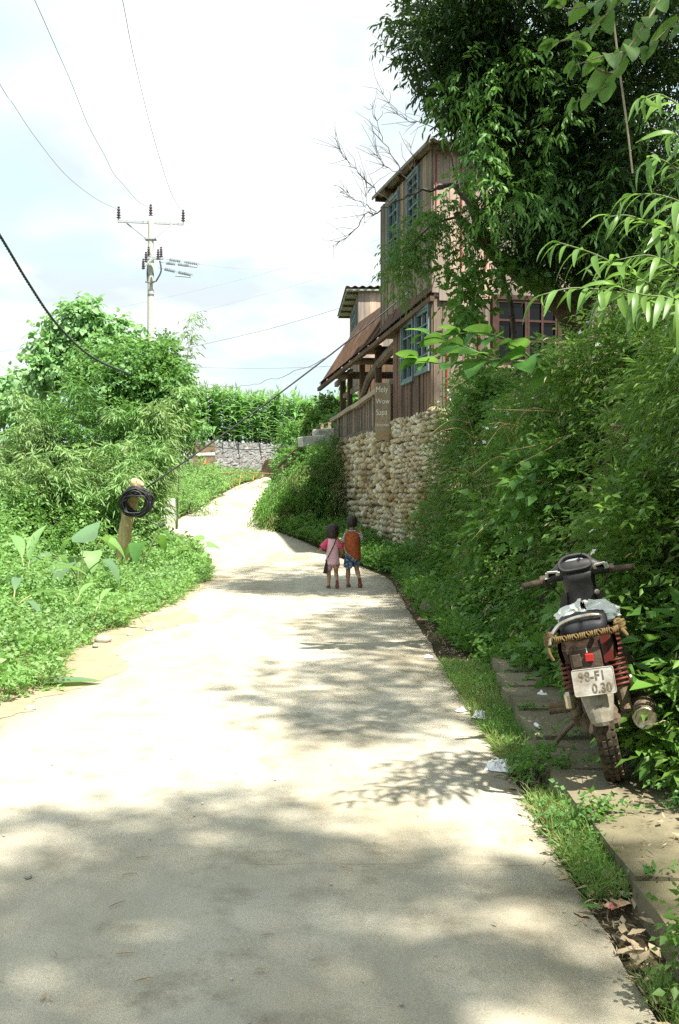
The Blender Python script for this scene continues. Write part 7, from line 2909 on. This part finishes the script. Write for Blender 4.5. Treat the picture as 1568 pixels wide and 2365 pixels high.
def body(parent, h, hip, pose):
    J = {}
    B = []
    k = h / 1.05
    P_ = lambda x, y, z: Vector((x, y, z)) * k
    J['pelvis'] = (P_(0, 0, .49), (.082 * k, .062 * k))
    J['waist'] = (P_(0, .008, .60), (.075 * k, .06 * k))
    J['chest'] = (P_(0, .0, .72), (.085 * k, .062 * k))
    J['collar'] = (P_(0, -.004, .805), (.055 * k, .042 * k))
    J['neck'] = (P_(0, .002, .85), .031 * k)
    J['jaw'] = (P_(0, .018, .895), (.055 * k, .055 * k))
    J['face'] = (P_(0, .012, .955), (.073 * k, .078 * k))
    J['crown'] = (P_(0, .0, 1.01), (.062 * k, .066 * k))
    J['nose'] = (P_(0, .098, .925), .010 * k)
    J['earl'] = (P_(-.077, .0, .93), (.012 * k, .018 * k))
    J['earr'] = (P_(.077, .0, .93), (.012 * k, .018 * k))
    B += [('pelvis', 'waist'), ('waist', 'chest'), ('chest', 'collar'), ('collar', 'neck'), ('neck', 'jaw'), ('jaw', 'face'), ('face', 'crown'), ('face', 'nose'), ('face', 'earl'), ('face', 'earr')]
    for s, n in ((-1, 'l'), (1, 'r')):
        q = pose['leg' + n]
        J['hip' + n] = (P_(s * .052, 0, .455), .062 * k)
        J['knee' + n] = (P_(*q[0]), .036 * k)
        J['calf' + n] = (P_(*q[0]).lerp(P_(*q[1]), .38) + Vector((0, -.012, 0)) * k, .041 * k)
        J['ankle' + n] = (P_(*q[1]), .021 * k)
        J['heel' + n] = (P_(*q[2]), .02 * k)
        J['ball' + n] = (P_(*q[3]), (.026 * k, .014 * k))
        J['toe' + n] = (P_(*q[4]), (.02 * k, .009 * k))
        B += [('pelvis', 'hip' + n), ('hip' + n, 'knee' + n), ('knee' + n, 'calf' + n), ('calf' + n, 'ankle' + n), ('ankle' + n, 'heel' + n), ('ankle' + n, 'ball' + n), ('ball' + n, 'toe' + n)]
        a = pose['arm' + n]
        J['sh' + n] = (P_(s * .092, -.005, .785), .034 * k)
        J['elbow' + n] = (P_(*a[0]), .024 * k)
        J['fore' + n] = (P_(*a[0]).lerp(P_(*a[1]), .3), .023 * k)
        J['wrist' + n] = (P_(*a[1]), .016 * k)
        B += [('chest', 'sh' + n), ('sh' + n, 'elbow' + n), ('elbow' + n, 'fore' + n), ('fore' + n, 'wrist' + n)]
        add_hand(J, B, 'wrist' + n, P_(*a[1]), a[2], a[3], .78 * k, a[4] if len(a) > 4 else .4, n)
    o = skinned('body', J, B, 'pelvis', M['skin'], parent)
    for s in (-1, 1):
        mb = MB()
        iv, if_ = ico(2)
        mb.add([Vector(v) * .009 * k + P_(s * .03, .085, .945) for v in iv], [tuple(f) for f in if_])
        mb.build('eye', M['eye'], parent, smooth=True)
    return k, J


def sleeve(parent, a, b, r0, r1, mat, name='sleeve', ext=.0):
    a, b = Vector(a), Vector(b)
    d = (b - a).normalized()
    mb = MB()
    pts = [a - d * .025, a + d * .01, a.lerp(b, .35), a.lerp(b, .7), b, b + d * ext]
    mb.tube(pts, [r0 * .55, r0 * .9, r0, r0 + (r1 - r0) * .6, r1, r1 * .98], 14, cap=False)
    mb.tube([b + d * ext, b + d * (ext - .02), a.lerp(b, .5)], [r1 * .975, r1 * .9, r0 * .8], 14, cap=False)
    return mb.build(name, mat, parent, smooth=True)


def torso_cloth(parent, rows, mat, name, wob=.004, n=28, seed=0):
    """rows: (z, rx, ry, cx, cy)"""
    mb = MB()
    rings = []
    for j, (z, rx, ry, cx, cy) in enumerate(rows):
        pts = []
        for k in range(n):
            th = 2 * math.pi * k / n
            f = 1 + wob * 10 * mnoise.noise(Vector((math.cos(th) * 2.2, math.sin(th) * 2.2, z * 6 + seed))) + .05 * mnoise.noise(Vector((math.cos(th) * 5 + z * 4, math.sin(th) * 5, z * 9 + seed)))
            zz = z + (.010 * math.sin(th * 3 + seed) if j == 0 else 0)
            pts.append(Vector((cx + math.copysign(abs(math.cos(th)) ** .85, math.cos(th)) * rx * f, cy + math.sin(th) * ry * f, zz)))
        rings.append(pts)
    # turn the hem in so that it has a thickness
    inner = [Vector((p.x * .94, p.y * .94, p.z + .012)) for p in rings[0]]
    mb.loft([inner] + rings, cap=False)
    return mb.build(name, mat, parent, smooth=True)


def sandal(parent, heel, ball, toe, mat, k):
    heel, ball, toe = Vector(heel) * k, Vector(ball) * k, Vector(toe) * k
    d = (toe - heel).normalized()
    sd = Vector((1, 0, 0))
    up = sd.cross(d).normalized()
    if up.z < 0 and abs(d.z) < .5:
        up = -up
    L_ = (toe - heel).length + .05 * k
    st = heel - d * .022 * k
    out = []
    for f, w in ((0, .012), (.05, .022), (.2, .026), (.45, .025), (.7, .032), (.88, .030), (.97, .018), (1, .008)):
        out.append((f, w * k))
    mb = MB()
    lo = [st + d * L_ * f + sd * w - up * .022 * k for f, w in out] + [st + d * L_ * f - sd * w - up * .022 * k for f, w in reversed(out)]
    hi = [p + up * .010 * k for p in lo]
    n = len(lo)
    mb.add(lo + hi, [tuple(range(n - 1, -1, -1)), tuple(range(n, 2 * n))] + [(i, (i + 1) % n, (i + 1) % n + n, i + n) for i in range(n)])
    c = ball
    mb.tube([c + sd * .032 * k - up * .015 * k, c + sd * .022 * k + up * .015 * k, c + up * .022 * k, c - sd * .022 * k + up * .015 * k, c - sd * .032 * k - up * .015 * k], .007 * k, 6)
    mb.build('sandal', mat, parent)


def hair(parent, k, rows, mat=None, seed=0, n=40):
    """rows: (z, rx, ry, cy) from the crown down; open at the face"""
    mb = MB()
    rings = []
    for j, (z, rx, ry, cy) in enumerate(rows):
        pts = []
        for i in range(n):
            th = 2 * math.pi * i / n
            f = 1 + .10 * mnoise.noise(Vector((math.cos(th) * 3, math.sin(th) * 3, z * 9 + seed))) + .09 * mnoise.noise(Vector((math.cos(th) * 9, math.sin(th) * 9, z * 5 + seed)))
            front = max(0, math.sin(th) - .45)
            zz = z + front * (.10 if j > len(rows) * .6 else 0) + (.014 if j > len(rows) * .6 else .004) * mnoise.noise(Vector((math.cos(th) * 8, math.sin(th) * 8, j)))
            pts.append(Vector((math.cos(th) * rx * f, cy + math.sin(th) * ry * f - front * .05 * (j > len(rows) * .5), zz)) * k)
        rings.append(pts)
    mb.loft(rings)
    return mb.build('hair', M['hair'], parent, smooth=True)


def girl():
    Y = 16.9
    base = Vector((-.115, Y, .012))
    t = thing('person', 'small girl with dark bob, pink shirt and shorts, walking away', 'person', base, (0, 0, R(4)))
    pose = {
        'legl': ((-.060, .025, .26), (-.062, -.005, .062), (-.062, -.022, .030), (-.064, .055, .024), (-.066, .095, .018)),
        'legr': ((.062, .055, .265), (.066, -.085, .120), (.068, -.115, .128), (.068, -.108, .048), (.070, -.092, .018)),
        'arml': ((-.175, -.015, .665), (-.222, .06, .60), (-.65, .6, .1), (0, .3, -1), .6),
        'armr': ((.135, .02, .66), (.150, .09, .56), (.1, .4, -1), (-1, 0, 0)),
    }
    k, J = body(t, 1.05, 0, pose)
    hair(t, k, [(1.062, .012, .012, 0), (1.055, .045, .05, 0), (1.035, .078, .084, 0), (1.0, .098, .102, .0), (.95, .106, .104, -.004), (.90, .104, .094, -.014), (.86, .094, .080, -.024), (.835, .076, .062, -.032), (.82, .05, .04, -.036)])
    torso_cloth(t, [(.37, .115, .095, .008, -.004), (.42, .112, .092, .006, -.004), (.52, .106, .086, .004, 0), (.64, .098, .078, 0, 0), (.74, .100, .074, 0, 0), (.80, .094, .062, 0, -.004), (.828, .064, .052, 0, -.004), (.842, .045, .04, 0, -.002)], M['pink_light'], 'shirt', seed=3)
    sleeve(t, (-.075, -.005, .79), (-.168, -.018, .665), .046, .062, M['pink_hot'])
    sleeve(t, (.075, -.005, .79), (.132, .018, .668), .044, .055, M['pink_hot'])
    # shorts: a seat and two legs
    torso_cloth(t, [(.37, .105, .085, .004, 0), (.42, .10, .08, 0, 0), (.50, .092, .074, 0, 0)], M['pink_light'], 'shorts_seat', seed=8)
    sleeve(t, (-.052, 0, .43), (-.060, .016, .30), .060, .055, M['pink_light'], 'shorts_leg')
    sleeve(t, (.052, .005, .43), (.060, .032, .335), .060, .055, M['pink_light'], 'shorts_leg')
    sandal(t, *pose['legl'][2:5], M['sandal'], k)
    sandal(t, *pose['legr'][2:5], M['sandal'], k)
    # bag with its strap over the right shoulder
    bg_ = thing('shoulder_bag', 'flat black cloth bag on a long strap at the left hip of the girl', 'bag', base, (0, 0, R(4)))
    mb = MB()
    mb.loft([[Vector(p) for p in r] for r in (
        [(-.118, -.035, .445), (-.095, -.055, .445), (-.085, -.05, .445), (-.108, -.028, .445)],
        [(-.138, -.02, .36), (-.098, -.075, .36), (-.086, -.068, .36), (-.126, -.008, .36)],
        [(-.160, -.02, .255), (-.106, -.085, .245), (-.094, -.078, .245), (-.148, -.008, .255)],
        [(-.160, -.02, .247), (-.106, -.085, .237), (-.094, -.078, .237), (-.148, -.008, .247)])])
    mb.build('pouch', M['bag_black'], bg_, bevel=.004)
    mb = MB()
    pts = [(-.105, -.045, .44), (-.088, -.090, .50), (-.04, -.094, .60), (.0, -.09, .68), (.035, -.084, .76), (.058, -.06, .82), (.066, -.01, .845), (.058, .05, .81), (.0, .09, .70), (-.07, .08, .55), (-.112, .02, .46), (-.105, -.03, .44)]
    o_ = limb(MB(), pts, .01, .01, 4, sub=5)
    for i in range(len(o_) - 1):
        mb.beam(o_[i], o_[i + 1] + (o_[i + 1] - o_[i]) * .15, .016, .004, up=Vector((o_[i].x * .3, o_[i].y, .15)))
    mb.build('strap', M['bag_black'], bg_)


def boy():
    Y = 17.1
    base = Vector((.205, Y, .012))
    t = thing('person', 'taller boy with short black hair, striped shirt and blue floral shorts, striding away', 'person', base, (0, 0, R(-3)))
    pose = {
        'legl': ((-.055, .02, .255), (-.058, -.012, .058), (-.060, -.03, .028), (-.052, .05, .022), (-.04, .085, .017)),
        'legr': ((.072, .03, .262), (.115, -.12, .135), (.122, -.148, .132), (.128, -.128, .045), (.130, -.11, .018)),
        'arml': ((-.125, -.01, .645), (-.130, .03, .525), (0, .1, -1), (1, 0, 0)),
        'armr': ((.165, .01, .69), (.128, .05, .80), (-.3, .2, .9), (0, -1, 0), .7),
    }
    k, J = body(t, 1.19, 0, pose)
    hair(t, k, [(1.058, .012, .012, .0), (1.05, .04, .044, 0), (1.03, .064, .072, 0), (1.0, .076, .086, -.002), (.96, .079, .088, -.008), (.925, .075, .078, -.018), (.90, .068, .058, -.028), (.885, .045, .035, -.032)], seed=5)
    kk = k
    torso_cloth(t, [(.42 * kk, .098 * kk, .078 * kk, 0, 0), (.55 * kk, .094 * kk, .074 * kk, 0, 0), (.66 * kk, .096 * kk, .073 * kk, 0, 0), (.75 * kk, .098 * kk, .070 * kk, 0, 0), (.80 * kk, .092 * kk, .058 * kk, 0, 0), (.832 * kk, .062 * kk, .048 * kk, 0, 0), (.848 * kk, .044 * kk, .038 * kk, 0, 0)], M['stripes'], 'shirt', seed=6)
    sleeve(t, Vector((-.075, -.005, .785)) * kk, Vector((-.122, -.01, .65)) * kk, .042 * kk, .046 * kk, M['stripes'])
    sleeve(t, Vector((.075, -.005, .785)) * kk, Vector((.150, .008, .70)) * kk, .042 * kk, .046 * kk, M['stripes'])
    torso_cloth(t, [(.375 * kk, .105 * kk, .086 * kk, 0, 0), (.42 * kk, .10 * kk, .08 * kk, 0, 0), (.50 * kk, .094 * kk, .076 * kk, 0, 0)], M['floral'], 'shorts_seat', seed=2)
    sleeve(t, Vector((-.052, 0, .43)) * kk, Vector((-.058, .014, .30)) * kk, .062 * kk, .068 * kk, M['floral'], 'shorts_leg')
    sleeve(t, Vector((.052, .005, .43)) * kk, Vector((.07, .024, .315)) * kk, .062 * kk, .068 * kk, M['floral'], 'shorts_leg')
    # the tied flap of cloth hanging below the shorts on the left
    mb = MB()
    mb.grid(lambda u, v: Vector((-.12 + .13 * u, -.10 + .015 * math.sin(u * 9) - .01 * v, .47 - .17 * v * (1 - .35 * abs(u - .6)))), 8, 6)
    mb.grid(lambda u, v: Vector((-.12 + .13 * u, -.096 + .015 * math.sin(u * 9) - .01 * v, .47 - .17 * v * (1 - .35 * abs(u - .6)))), 8, 6)
    mb.build('hanging_flap', M['floral'], t, smooth=True)
    sandal(t, *pose['legl'][2:5], M['sandal'], kk)
    sandal(t, *pose['legr'][2:5], M['sandal_brown'], kk)
    # cloth carried on the back
    cb = thing('carrying_cloth', 'rust coloured cloth bundle slung across the back of the boy', 'cloth', base, (0, 0, R(-3)))
    left = [(-.10, .92), (-.118, .84), (-.122, .74), (-.135, .67), (-.10, .60), (-.03, .53), (.05, .47), (.10, .45)]
    right = [(.065, .94), (.118, .89), (.142, .82), (.146, .72), (.150, .64), (.156, .56), (.156, .49), (.135, .455)]

    def front(u, v, off=0):
        f = v * 7
        i = min(int(f), 6)
        a = f - i
        l = (left[i][0] * (1 - a) + left[i + 1][0] * a, left[i][1] * (1 - a) + left[i + 1][1] * a)
        r = (right[i][0] * (1 - a) + right[i + 1][0] * a, right[i][1] * (1 - a) + right[i + 1][1] * a)
        x = l[0] + (r[0] - l[0]) * u
        z = l[1] + (r[1] - l[1]) * u
        bul = math.sin(math.pi * u) ** .6 * (.035 + .075 * math.sin(math.pi * min(1, v * .95 + .05)) ** .8)
        fold = .007 * math.sin((x * 1.0 + z * 1.4) * 60) + .006 * mnoise.noise(Vector((x * 18, z * 18, 2)))
        return Vector((x, -.082 - bul - fold - off, z))
    mb = MB()
    mb.grid(lambda u, v: front(u, v), 22, 30)
    mb.grid(lambda u, v: front(1 - u, v, -.05 * math.sin(math.pi * u) - .004), 22, 30)
    mb.build('wrap', M['cloth_rust'], cb, smooth=True)
    mb = MB()
    for dz, mt in ((.0, 0),):
        pts = [front(0.02, .40, .004), front(.02, .52, .005), front(.02, .66, .005), front(.03, .8, .006), front(.05, .93, .006)]
        mb.tube(pts, .006, 6)
        mb.tube([p + Vector((.0, -.002, .014)) for p in pts], .004, 6)
    mb.build('pale_hem', M['chalk'], cb)
    mb = MB()
    pts = [Vector((-.085, -.10, .90)), Vector((-.088, -.09, .955)), Vector((-.075, -.03, .965)), Vector((-.075, .05, .92)), Vector((-.08, .09, .85)), Vector((-.09, .10, .75))]
    o_ = limb(MB(), pts, .01, .01, 4, sub=4)
    for i in range(len(o_) - 1):
        mb.beam(o_[i], o_[i + 1] + (o_[i + 1] - o_[i]) * .15, .028, .006, up=Vector((0, o_[i].y, .3)))
    mb.build('strap', plain('strap_green', (.40, .42, .18), .85, var=.3), cb)


girl()
boy()
# ================================================================ litter, stones, dry leaves
def flat_thing(name, label, cat, mb, mat, loc, rot=(0, 0, 0), group=None, smooth=False, bevel=0):
    o = mb.build(name, mat, None, smooth, bevel)
    o.location = loc
    o.rotation_euler = rot
    return tag(o, label, cat, group)


def crumple(w, d, h, seed, nu=16, nv=14):
    mb = MB()
    g = rng(seed)

    def f(u, v, s=0):
        x, y = (u - .5), (v - .5)
        e = 1 - .35 * abs(mnoise.noise(Vector((u * 3, v * 3, seed))))
        z = h * (.5 + .8 * mnoise.noise(Vector((u * 4, v * 4, seed * 1.7))) + .4 * mnoise.noise(Vector((u * 9, v * 9, seed))))
        z *= (1 - (2 * max(abs(x), abs(y))) ** 3)
        return Vector((x * w * e, y * d * e, max(.002, z) - s))
    mb.grid(lambda u, v: f(u, v), nu, nv)
    mb.grid(lambda u, v: f(1 - u, v, .0015), nu, nv)
    return mb


def ground_at(x, y):
    """height of what lies at x, y: slab, road or earth"""
    rl, rr = np.interp(y, RY, RL), np.interp(y, RY, RR)
    if 1.09 < x < 1.95 and -1 < y < 8.7:
        return .118
    if rl < x < rr:
        return float(np.interp(y, RY, RZ)) + .018 * mnoise.noise(Vector((x * .5, y * .35, 2))) + .014
    return gz(x, y) + .03


def on_ground(px, py, z0=0.0):
    """where the sight line of column px, row py of the plan meets the ground near height z0"""
    Y = (EYE - z0) * F / (py - VY)
    return (px - VX) * Y / F, Y


for px, py, w, d, h, s, z0, lab in (
    (1151, 1778, .20, .14, .06, 1, 0, 'torn whitish plastic sheet at the road edge left of the rear tyre'),
    (1108, 1667, .10, .08, .06, 2, 0, 'small crumpled white paper in the grass strip'),
    (1070, 1646, .14, .06, .03, 3, 0, 'flattened white cup at the edge of the road'),
    (1253, 1612, .13, .07, .03, 4, .1, 'crumpled white wrapper on the slabs left of the springs'),
    (1550, 1718, .16, .12, .09, 5, .1, 'pale blue white crumpled bag in the dark weeds right of the tyre'),
    (990, 1520, .13, .09, .03, 6, 0, 'bluish scrap of plastic at the right edge of the road'),
    (975, 1437, .12, .10, .03, 7, 0, 'small orange and white scrap by the right verge'),
):
    x, y = on_ground(px, py, z0)
    flat_thing('litter', lab, 'litter', crumple(w, d, h, s), M['white_plastic'] if s != 7 else plain('scrap', (.7, .4, .25), .6, var=.4), (x, y, ground_at(x, y)), (0, 0, s * 1.3))
x, y = on_ground(1242, 1688, .1)
mb = MB()
mb.tube([(0, -.03, .012), (0, .045, .012)], .012, 10)
flat_thing('paper_roll', 'small white paper tube lying on the slab by the side stand', 'litter', mb, M['white_plastic'], (x, y, ground_at(x, y)), (0, 0, .1))
x, y = on_ground(1465, 2062, .03)
mb = crumple(.11, .05, .02, 11)
flat_thing('snack_wrapper', 'red and yellow snack wrapper between the road edge and the slabs', 'litter', mb, plain('wrapper', (.5, .10, .10), .4, scale=30, c2=(.65, .55, .30)), (1.0, 3.70, .03), (0, 0, .6))
mb = crumple(.11, .03, .012, 12)
flat_thing('pink_wrapper', 'flat pink wrapper strip among dry leaves near the lower right', 'litter', mb, plain('wrapper_pink', (.65, .16, .20), .4, scale=40, c2=(.7, .55, .5)), (.97, 3.0, .03), (0, 0, -.2))
mb = crumple(.09, .05, .02, 13)
flat_thing('pink_scrap', 'dusty pink scrap beside the kerb of the slab path', 'litter', mb, plain('scrap_pink', (.45, .22, .24), .6, var=.4, scale=30), (1.04, 3.95, .045), (0, 0, .9))

# grey fallen board on the verge
p = at(1004, 1408, 12.6)
mb = MB()
mb.box((0, 0, 0), (.36, .02, .15), Matrix.Rotation(R(28), 3, 'Y'))
flat_thing('fallen_board', 'short grey weathered board sticking out of the weeds by the road', 'board', mb, M['wood_post'], (p.x, 12.6, p.z), (R(-20), 0, R(10)), bevel=.004)

# stones along the left verge
for k, (px, py, r, lab) in enumerate(((238, 1488, .075, 'round white stone at the foot of the left verge'), (345, 1458, .045, 'pale stone by the brown dirt at the left road edge'), (220, 1500, .03, 'small stone beside the white stone'), (300, 1470, .03, 'small pale pebble on the left verge dirt'), (70, 1640, .035, 'stone at the left edge of the road'), (65, 2040, .014, 'pebble lying on the near left concrete'), (610, 1204, .28, 'flat white slab of broken concrete at the right of the bend'))):
    x, y = on_ground(px, py, 0 if k < 6 else .8)
    iv, if_ = ico(2)
    mb = MB()
    mb.add([Vector(v) * r * (1 + .2 * mnoise.noise(Vector(v) * 2 + Vector((k * 5, 0, 0)))) * 1.0 for v in iv], [tuple(f) for f in if_])
    for i, v in enumerate(mb.v):
        mb.v[i] = (v[0] * 1.2, v[1], v[2] * (.65 if k < 6 else .12))
    flat_thing('stone', lab, 'stone', mb, M['conc_old'] if k < 6 else M['conc_white'], (x, y, ground_at(x, y) + r * .2), (0, 0, k), smooth=True)

# pale fallen banana leaf piece on the left verge edge, pole lying in the grass
x, y = on_ground(145, 1590)
big = Big()
big.inst(strip_tpl(8, .35, .05, .15), np.array([[0, 0, .03]]), frames_of(np.array([[1, .3, .05]]), np.array([[0, 0, 1.]])), .55)
o = big.build('fallen_leaf', LM['taro'])
o.location = (x - .25, y, ground_at(x, y) - .012)
tag(o, 'large pale green torn leaf lying at the left road edge', 'leaf')
mb = MB()
limb(mb, [at(-40, 1478, 10.2), at(70, 1472, 10.4), at(150, 1478, 10.5), at(260, 1500, 10.3)], .018, .012, 7)
o = mb.build('fallen_branch', M['bark_pale'], smooth=True)
tag(o, 'long bare fallen branch lying across the left verge grass', 'branch')
mb = MB()
limb(mb, [at(-30, 1310, 13.2), at(10, 1350, 13.0), at(50, 1385, 12.8), at(75, 1402, 12.7)], .03, .025, 7)
o = mb.build('dark_stick', M['cable'], smooth=True)
tag(o, 'thick dark stick slanting out of the weeds at the left edge', 'stick')

# dry leaves, one object each: long curled ones in the gutter, small ones on the road
T_DRY = [strip_tpl(8, w, dr, fo, lambda t: max(.02, math.sin(math.pi * min(1, t * .96 + .03))) ** 1.4 * (1 + .18 * math.sin(t * 17))) for w, dr, fo in ((.26, .08, .16), (.34, -.06, .18), (.22, .12, .2), (.36, .05, -.14))]
dry_me = []
for k, tp in enumerate(T_DRY):
    b = Big()
    b.inst(tp, np.zeros((1, 3)), np.eye(3)[None], 1.0)
    o = b.build('dry_leaf', LM['dry'], smooth=True)
    dry_me.append(o)
g = rng(500)


def dry_leaf(x, y, L_, rz, label, group, k=None, lift=.012, green=False):
    k = int(g.integers(4)) if k is None else k
    o = dry_me[k].copy()
    COL.objects.link(o)
    o.location = (x, y, ground_at(x, y) + lift)
    o.rotation_euler = (g.normal() * .08, g.normal() * .22, rz)
    o.scale = (L_, L_, L_)
    if green:
        o.data = o.data.copy()
        o.data.materials[0] = LM['broad']
    tag(o, label, 'leaf', group)
    return o


for i in range(150):
    y = 2.3 + 4.2 * g.uniform() ** 1.3
    x = np.clip(g.normal() * .07 + .985, .84, 1.085)
    dry_leaf(x, y, g.uniform(.04, .105), g.uniform(0, 6.28), 'curled tan dry leaf in the gutter between road and slabs', 'dry leaves in the gutter')
for i in range(26):
    y = 2.5 + 3.5 * g.uniform()
    dry_leaf(g.uniform(1.15, 1.75), y, g.uniform(.05, .11), g.uniform(0, 6.28), 'brown dry leaf on the slab path', 'dry leaves on the slab path')
for i in range(45):
    y = 2.5 + 13 * g.uniform() ** 1.3
    dry_leaf(g.uniform(-2.0, .85), y, g.uniform(.02, .045), g.uniform(0, 6.28), 'small dry leaf scattered on the concrete road', 'dry leaves on the road')
for px, py, L_, rz, lab in ((1385, 2040, .11, 1.9, 'long tan leaf lying across the gutter by the snack wrapper'), (1470, 2250, .10, -.7, 'large pale brown leaf at the lower right'), (1530, 2335, .12, -1.4, 'biggest tan leaf at the bottom right corner'), (1440, 2150, .08, 2.8, 'dry leaf with upturned edge beside the pink wrapper')):
    x, y = on_ground(px, py, .02)
    dry_leaf(x, y, L_, rz, lab, None, lift=.018)
for px, py, L_, rz, lab in ((1180, 1700, .14, .2, 'fresh green leaf fallen on the grass strip'), (1398, 2110, .10, 1.4, 'green oval leaf fallen among the dry leaves')):
    x, y = on_ground(px, py, .02)
    dry_leaf(x, y, L_, rz, lab, None, 3, .02, True)
for o in dry_me:
    bpy.data.objects.remove(o)

# twigs on the road
for i, (px, py, L_, rz) in enumerate(((300, 2035, .10, .2), (270, 2105, .12, .9), (210, 1800, .16, .3), (160, 1790, .12, -.6), (330, 1995, .10, .15), (330, 2280, .10, .5), (800, 2020, .09, -.3), (620, 2175, .08, .2), (290, 2220, .1, .1), (1110, 1760, .14, 2.9))):
    x, y = on_ground(px, py)
    mb = MB()
    c = .02 * L_
    L_ *= .6
    mb.tube([(-L_ / 2, 0, .005), (-L_ * .15, c, .006), (L_ * .2, c * .7, .006), (L_ / 2, -c * .4, .005)], [.0013, .002, .0016, .0009], 5)
    flat_thing('twig', 'thin dry twig lying on the concrete road', 'twig', mb, LM['drystem'], (x, y, ground_at(x, y)), (0, 0, rz), group='twigs on the road')
# bits of grit
for i in range(60):
    y = 2.4 + 12 * g.uniform() ** 1.5
    x = g.uniform(-2.1, .85)
    r = g.uniform(.003, .009)
    iv, if_ = ico(1)
    mb = MB()
    mb.add([(v[0] * r * 1.3, v[1] * r, v[2] * r * .7) for v in iv], [tuple(f) for f in if_])
    flat_thing('pebble', 'tiny pebble on the concrete road', 'pebble', mb, M['conc_old'] if i % 2 else M['conc_white'], (x, y, ground_at(x, y) + r * .4), (0, 0, i), group='pebbles on the road')

# plants growing out of the gutter at the lower right, weeds on the slabs
spray('gutter_weed', 'young dark green weed standing up from the gutter at the lower right', (1.13, 3.05, .03), [
    ([(1.13, 3.05, .03), (1.16, 3.06, .22), (1.20, 3.08, .38), (1.235, 3.08, .50)], .95)], .075, T_OVAL, 'bush', .045, .3, 601, 'weed', .006, 1.0)
for q, (x, y, r, lab) in enumerate(((1.10, 2.95, .14, 'dark leafy weed clump at the lower right of the gutter'), (1.08, 2.62, .10, 'small weed clump at the bottom right corner'), (1.05, 4.55, .12, 'bright weed clump in the gutter below the motorbike'), (1.62, 4.72, .10, 'weeds sprouting beside the rear tyre'), (1.06, 5.4, .12, 'leafy weed clump in the gutter left of the side stand'), (1.75, 4.1, .10, 'weeds at the right edge of the slabs'))):
    shrub('weed_clump', lab, 'weed', x, y, (r, r, r * .9), 610 + q, 'bush' if q in (0, 1, 5) else 'weed', T_BROAD, .034, 14, 8, 5, .08, cr=.07, z=ground_at(x, y) - .02, lift=.6, nst=3)
